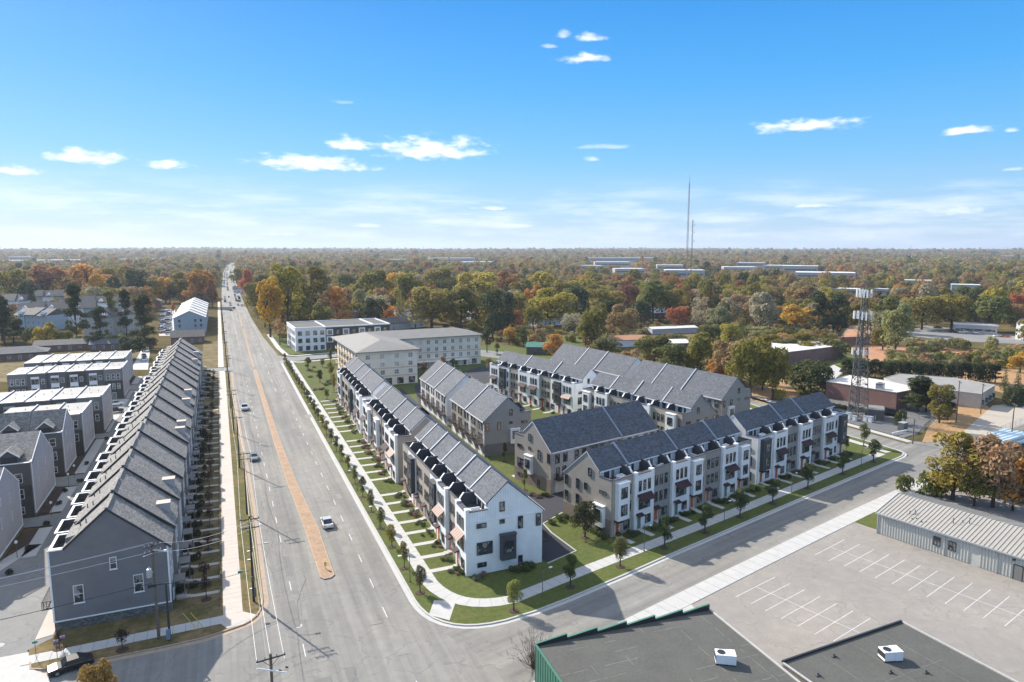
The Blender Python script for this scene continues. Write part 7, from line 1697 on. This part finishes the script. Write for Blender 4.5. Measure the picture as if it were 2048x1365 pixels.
for k in range(22):
    x, y = G(1662 + k * 6.5 + R.uniform(-2, 2), 815 + k * .9); shrub(x, y, R.uniform(1.1, 1.7), C_GREEN, '%s hedge bush from the left behind the tower compound' % ORD[k], 'hedge behind the compound', z=0)
# front walks with steps of the main-road rows, and lawns between
def walks(row, n, L, far_y, who, m='conc', w_=.55, z=.15):
    W = L / n
    for i in range(n):
        x0 = i * W + W * .24; b = MB(); b.box(x0 - w_, far_y, .1, x0 + w_, -.6, z + .004); b.box(x0 - w_, -1.2, .1, x0 + w_, -.5, .28); b.box(x0 - w_, -.6, .1, x0 + w_, 0, .42)
        b.obj('front_walk', M[m], None, loc=(row.location.x, row.location.y, 0), rz=row.rotation_euler.z, kind='structure')
walks(T1, 8, 40.8, -5.2, 'a'); walks(T2, 7, 38, -5.3, 'b'); walks(T3, 8, 46.5, -5.6, 'c'); walks(A, 8, 41.2, -4.0, 'd'); walks(B, 7, 37.4, -4.4, 'e'); walks(R3a, 8, 43.8, -4, 'f')
# left row front yards
y = 103.6; k = 0
while y < 297:
    if not 234 < y < 243:
        b = MB(); b.box(-7.9, -.42, .1, -2.2, .42, .15); b.box(-7.9, -.42, .1, -6.6, .42, .5); b.box(-6.6, -.42, .1, -6.1, .42, .34); b.box(-6.1, -.42, .1, -5.6, .42, .22)
        b.obj('front_walk', M['conc_pink'], None, loc=(-.2, y, 0), kind='structure')
        if y < 200 or k % 2:
            for j in range(2): shrub(-7.2 + j * 1.2 + R.uniform(-.3, .3), y + 1.6 + j * .9, R.uniform(.8, 1.15), (.05, .055, .035), 'dark shrub by the %s slate row front walk from the near end' % (ORD[k] if k < 35 else 'last'), 'dark shrubs in the slate row yards', hs=1.3)
    y += 4.9 if k % 2 else 5.0; k += 1
yk = 0
for y in [101.8, 107.5, 119.5, 130, 141, 152, 163, 174, 185, 196, 210, 222, 238, 246, 258, 272, 286]:
    small(-4.2 + R.uniform(-.3, .3), y, 3.4, 1.2, (.06, .035, .03), '%s bare dark young tree from the near end in the slate row yards' % ORD[yk], 'dark young trees in the slate row yards', tag='_sparse', nm='yard_tree'); yk += 1
b = MB(); p = thing('yard_fence', 'low dark iron fence between the slate row yards and the sidewalk', 'fence', (-2.5, 99, .12))
for k in range(100):
    o = None
    if 134 < k * 2 < 144: continue
    b = MB(); b.box(-.03, k * 2 - .03, 0, .03, k * 2 + .03, .9); b.obj('post', M['black'], p)
b = MB()
for k in range(100):
    if 134 < k * 2 < 144: continue
    for q in (.3, .8): b.box(-.012, k * 2, q, .012, k * 2 + 1.3, q + .03)
    for q in range(7): b.box(-.008, k * 2 + .18 * q, .1, .008, k * 2 + .18 * q + .02, .85)
b.obj('fence_rail', M['black'], p)
for (u, v, c) in ((245, 1302, 0), (119, 1300, 1)):
    small(*G(u, v), 3.0 if c == 0 else 2.4, 1.1 if c == 0 else .7, (.05, .03, .03), 'nearly bare small dark tree on the near corner verge, %s one' % ('right' if c == 0 else 'left'), None, tag='_sparse', nm='young_tree')
for k, (u, v) in enumerate(((20, 1150), (60, 1100), (95, 1050), (118, 1010), (130, 985), (160, 965), (176, 930), (215, 880))):
    shrub(*G(u, v), .8, (.04, .045, .03), '%s dark shrub from the left in the alley planting beds' % ORD[k], 'alley bed shrubs')
# foreground tree bottom left and bare bush beside the green building
x, y = G(192, 1340, 4.0)
add_tree(dict(x=x, y=y, h=5.2, r=1.9, kind='round', c=(.34, .22, .06), tag='', label='yellow and orange tree top at the bottom left before the black car', group=None, z=0, nm='autumn_tree'))
def bare_bush(u, v, label, h=3.0):
    x, y = G(u, v); b = MB(); rs = random.Random(5)
    for k in range(70):
        a = rs.uniform(0, 6.28); e = rs.uniform(.5, 1.5); q = Vector((.2 * math.cos(a), .2 * math.sin(a), 0)); d = Vector((math.cos(a) * math.cos(e), math.sin(a) * math.cos(e), math.sin(e)))
        for s in range(4):
            q2 = q + d * h * .26; b.tube(q, q2, .03 * (1 - s * .22), .03 * (.8 - s * .22), n=3, caps=False)
            for j in range(2):
                e2 = q2 + (d + Vector((rs.uniform(-.8, .8), rs.uniform(-.8, .8), rs.uniform(-.2, .6)))) * h * .16; b.tube(q2, e2, .014, .006, n=3, caps=False)
            d = (d + Vector((rs.uniform(-.3, .3), rs.uniform(-.3, .3), rs.uniform(-.1, .25)))).normalized(); q = q2
    b.obj('bare_shrub', plain('twig', (.13, .085, .07), .9, .3), None, loc=(x, y, 0), label=label, cat='shrub')
bare_bush(1068, 1335, 'bare brown twiggy shrub at the corner of the green metal wall', 3.6)
# ---------------------------------------------------------------- far woodland: beyond counting
def woodland():
    rs = np.random.RandomState(3); pts = []; N = 0
    road_y = [q[1] for q in LE]; road_x = [q[0] for q in LE]
    cell = 9.5
    near = np.array([(q[0], q[1], q[2]) for q in NEAR]); bl = []
    for o in col.objects:
        if o.get('category') in ('building', 'warehouse', 'apartment building', 'house', 'radio mast', 'townhouses'): bl.append((o.location.x, o.location.y))
    bl = np.array(bl)
    fars = [(G(u, v), wp * math.hypot(*G(u, v)) / 1377 * .62 + 8) for (u, v, wp, *_r) in far]
    for (d0, d1, step) in ((430, 900, 12.0), (900, 1800, 13.0), (1800, 3200, 14.5), (3200, 5200, 19), (5200, 9000, 32)):
        na = int((d1 - d0) / step)
        for i in range(na):
            d = d0 + (i + .5) * step; m = int(1.5 * d / step); a = YAW - .74 + 1.48 * (np.arange(m) + rs.rand(m)) / m; dd = d + rs.uniform(-.5, .5, m) * step
            x = dd * np.sin(a); y = dd * np.cos(a); pts.append(np.stack([x, y], 1))
    nb = sum(len(q) for q in pts)
    for (d0, d1, step) in ((250, 760, 8.0),):
        for i in range(int((d1 - d0) / step)):
            d = d0 + (i + .5) * step; m = int(1.5 * d / step); a = YAW - .74 + 1.48 * (np.arange(m) + rs.rand(m)) / m; dd = d + rs.uniform(-.5, .5, m) * step
            pts.append(np.stack([dd * np.sin(a), dd * np.cos(a)], 1))
    P = np.concatenate(pts); isb = np.arange(len(P)) >= nb; x = P[:, 0]; y = P[:, 1]; d = np.hypot(x, y)
    rx = np.interp(y, road_y, road_x); keep = ~((x > rx - 9) & (x < rx + 26) & (y < 3800)) | (y > 2600) & (rs.rand(len(x)) < .5)
    # clearings (fields, car parks, yards) from slow noise
    f = np.sin(x * .011 + 2) * np.sin(y * .008 + 1) + .6 * np.sin(x * .023 + y * .017) + .4 * np.sin(x * .041 - y * .033 + 1)
    keep &= (f < .95) | (d > 2500) | isb
    keep &= (rs.rand(len(x)) < np.where(d < 650, .8, .96))
    for q in near: keep &= (x - q[0]) ** 2 + (y - q[1]) ** 2 > np.where(isb, q[2] * .4, q[2] * .85 + 5) ** 2
    for q in bl: keep &= (x - q[0]) ** 2 + (y - q[1]) ** 2 > 17 ** 2
    for (c, r) in fars: keep &= ((x - c[0]) ** 2 + (y - c[1] ) ** 2 > r ** 2) & ~((np.abs(np.arctan2(x, y) - math.atan2(*c)) < r / math.hypot(*c)) & (d < math.hypot(*c)) & (d > math.hypot(*c) * .78 - 20) & ~isb)
    keep &= ~((x > 20) & (x < 135) & (y < 400)); 
    u = 1024 + F_PX * (x * _rt.x + y * _rt.y) / (x * _fw.x + y * _fw.y + CAM_H * -_fw.z); vv = 497 + 50 * 1377 / np.maximum(1, (x * _fw.x + y * _fw.y))
    keep &= ~((u > 1780) & (u < 2070) & (vv > 648) & (vv < 694)); keep &= ~((u > 310) & (u < 432) & (vv > 607)); keep &= ~((u > 300) & (u < 350) & (vv > 600))
    keep &= ~((vv > 640) & (u < 330) & ~(isb & (vv < 672) & (u < 300))); keep &= ~((u > 1500) & (u < 1720) & (vv > np.where(isb, 700, 655))); keep &= ~((vv > 650) & (u > 1120) & (u < 1480) & (rs.rand(len(x)) < .6) & ~isb); keep &= ~(isb & (((vv > 735) | ((u > 1640) & (vv > 686)) | ((u < 440) & (vv > 672)) | (rs.rand(len(x)) < .35))))
    P = P[keep]; d = d[keep]; isb = isb[keep]; n = len(P)
    z = np.array([hills_h(px, py) for px, py in P]) - .1
    me = bpy.data.meshes.new('woodland_points'); me.vertices.add(n); me.vertices.foreach_set('co', np.stack([P[:, 0], P[:, 1], z], 1).reshape(-1).astype(np.float32))
    big = rs.uniform(5.2, 9.8, n) * np.where(d > 5200, 1.8, np.where(d > 3200, 1.5, np.where(d > 1800, 1.1, 1.0))); hs = big * rs.uniform(.8, 1.15, n) * np.where(rs.rand(n) < .12, 1.35, 1)
    big = np.where(isb, rs.uniform(1.8, 3.6, n), big); hs = np.where(isb, big * rs.uniform(.8, 1.3, n), hs)
    idx = rs.randint(0, 6, n) + np.where(d > 1500, 6, 0); idx = np.where(isb, 12 + rs.randint(0, 3, n), idx)
    for nm, tp, dat in (('pick', 'INT', idx.astype(np.int32)), ('turn', 'FLOAT', rs.uniform(0, 6.28, n).astype(np.float32))):
        at = me.attributes.new(nm, tp, 'POINT'); at.data.foreach_set('value', dat)
    at = me.attributes.new('size', 'FLOAT_VECTOR', 'POINT'); at.data.foreach_set('vector', np.stack([big, big, hs], 1).reshape(-1).astype(np.float32))
    pc = bpy.data.collections.new('woodland_crowns')
    kinds = ['round', 'tall', 'round', 'cone', 'round', 'pine']
    for i in range(15):
        kd = kinds[i % 6] if i < 12 else 'bush'; L = rnd_lobes(random.Random(200 + i), kd); nn_, sz = ((1500, .08) if i < 6 else (240, .17) if i < 12 else (420, .12)); sc_z = 1.0
        mm = leaf_mesh('crown', L, nn_, sz, 300 + i, mats=M['leaf_far'], spiky=(kd in ('cone', 'pine')))
        if kd in ('cone', 'pine', 'tall'):
            c = np.zeros(len(mm.vertices) * 3, np.float32); mm.vertices.foreach_get('co', c); c = c.reshape(-1, 3); c[:, 2] *= .68; c[:, :2] *= .8; mm.vertices.foreach_set('co', c.reshape(-1))
        o = bpy.data.objects.new('crown_%02d' % i, mm); pc.objects.link(o)
    o = link('woodland', me, kind='stuff'); o['label'] = 'autumn woodland stretching to the horizon'
    ng = bpy.data.node_groups.new('woodland_scatter', 'GeometryNodeTree'); ng.interface.new_socket('Geometry', in_out='INPUT', socket_type='NodeSocketGeometry'); ng.interface.new_socket('Geometry', in_out='OUTPUT', socket_type='NodeSocketGeometry')
    gi = ng.nodes.new('NodeGroupInput'); go = ng.nodes.new('NodeGroupOutput'); ip = ng.nodes.new('GeometryNodeInstanceOnPoints'); ci = ng.nodes.new('GeometryNodeCollectionInfo')
    ci.inputs['Collection'].default_value = pc; ci.inputs['Separate Children'].default_value = True; ci.inputs['Reset Children'].default_value = True
    def na_(nm, dt): q = ng.nodes.new('GeometryNodeInputNamedAttribute'); q.data_type = dt; q.inputs['Name'].default_value = nm; return q.outputs['Attribute']
    cx = ng.nodes.new('ShaderNodeCombineXYZ'); ng.links.new(na_('turn', 'FLOAT'), cx.inputs[2])
    e2r = ng.nodes.new('FunctionNodeEulerToRotation'); ng.links.new(cx.outputs[0], e2r.inputs[0])
    ng.links.new(gi.outputs[0], ip.inputs['Points']); ng.links.new(ci.outputs[0], ip.inputs['Instance']); ip.inputs['Pick Instance'].default_value = True
    ng.links.new(na_('pick', 'INT'), ip.inputs['Instance Index']); ng.links.new(e2r.outputs[0], ip.inputs['Rotation']); ng.links.new(na_('size', 'FLOAT_VECTOR'), ip.inputs['Scale'])
    ng.links.new(ip.outputs[0], go.inputs[0]); md = o.modifiers.new('scatter', 'NODES'); md.node_group = ng
    print('woodland trees', n)
woodland()
# ---------------------------------------------------------------- haze
if HAZE > 0:
    b = MB(); b.box(-16000, -200, -3, 16000, 24000, 190.0)
    hm = bpy.data.materials.new('haze'); hm.use_nodes = True; t = hm.node_tree; t.nodes.clear(); pv = NN(t, 'ShaderNodeVolumePrincipled'); mo = NN(t, 'ShaderNodeOutputMaterial')
    pv.inputs['Color'].default_value = (.72, .82, .97, 1); pv.inputs['Density'].default_value = HAZE; pv.inputs['Anisotropy'].default_value = .2; t.links.new(pv.outputs[0], mo.inputs['Volume'])
    o = b.obj('haze', hm, None, kind='stuff')

for o in col.objects:
    l = o.get('label')
    if l and len(l.split()) > 16: print('LONG', len(l.split()), l)
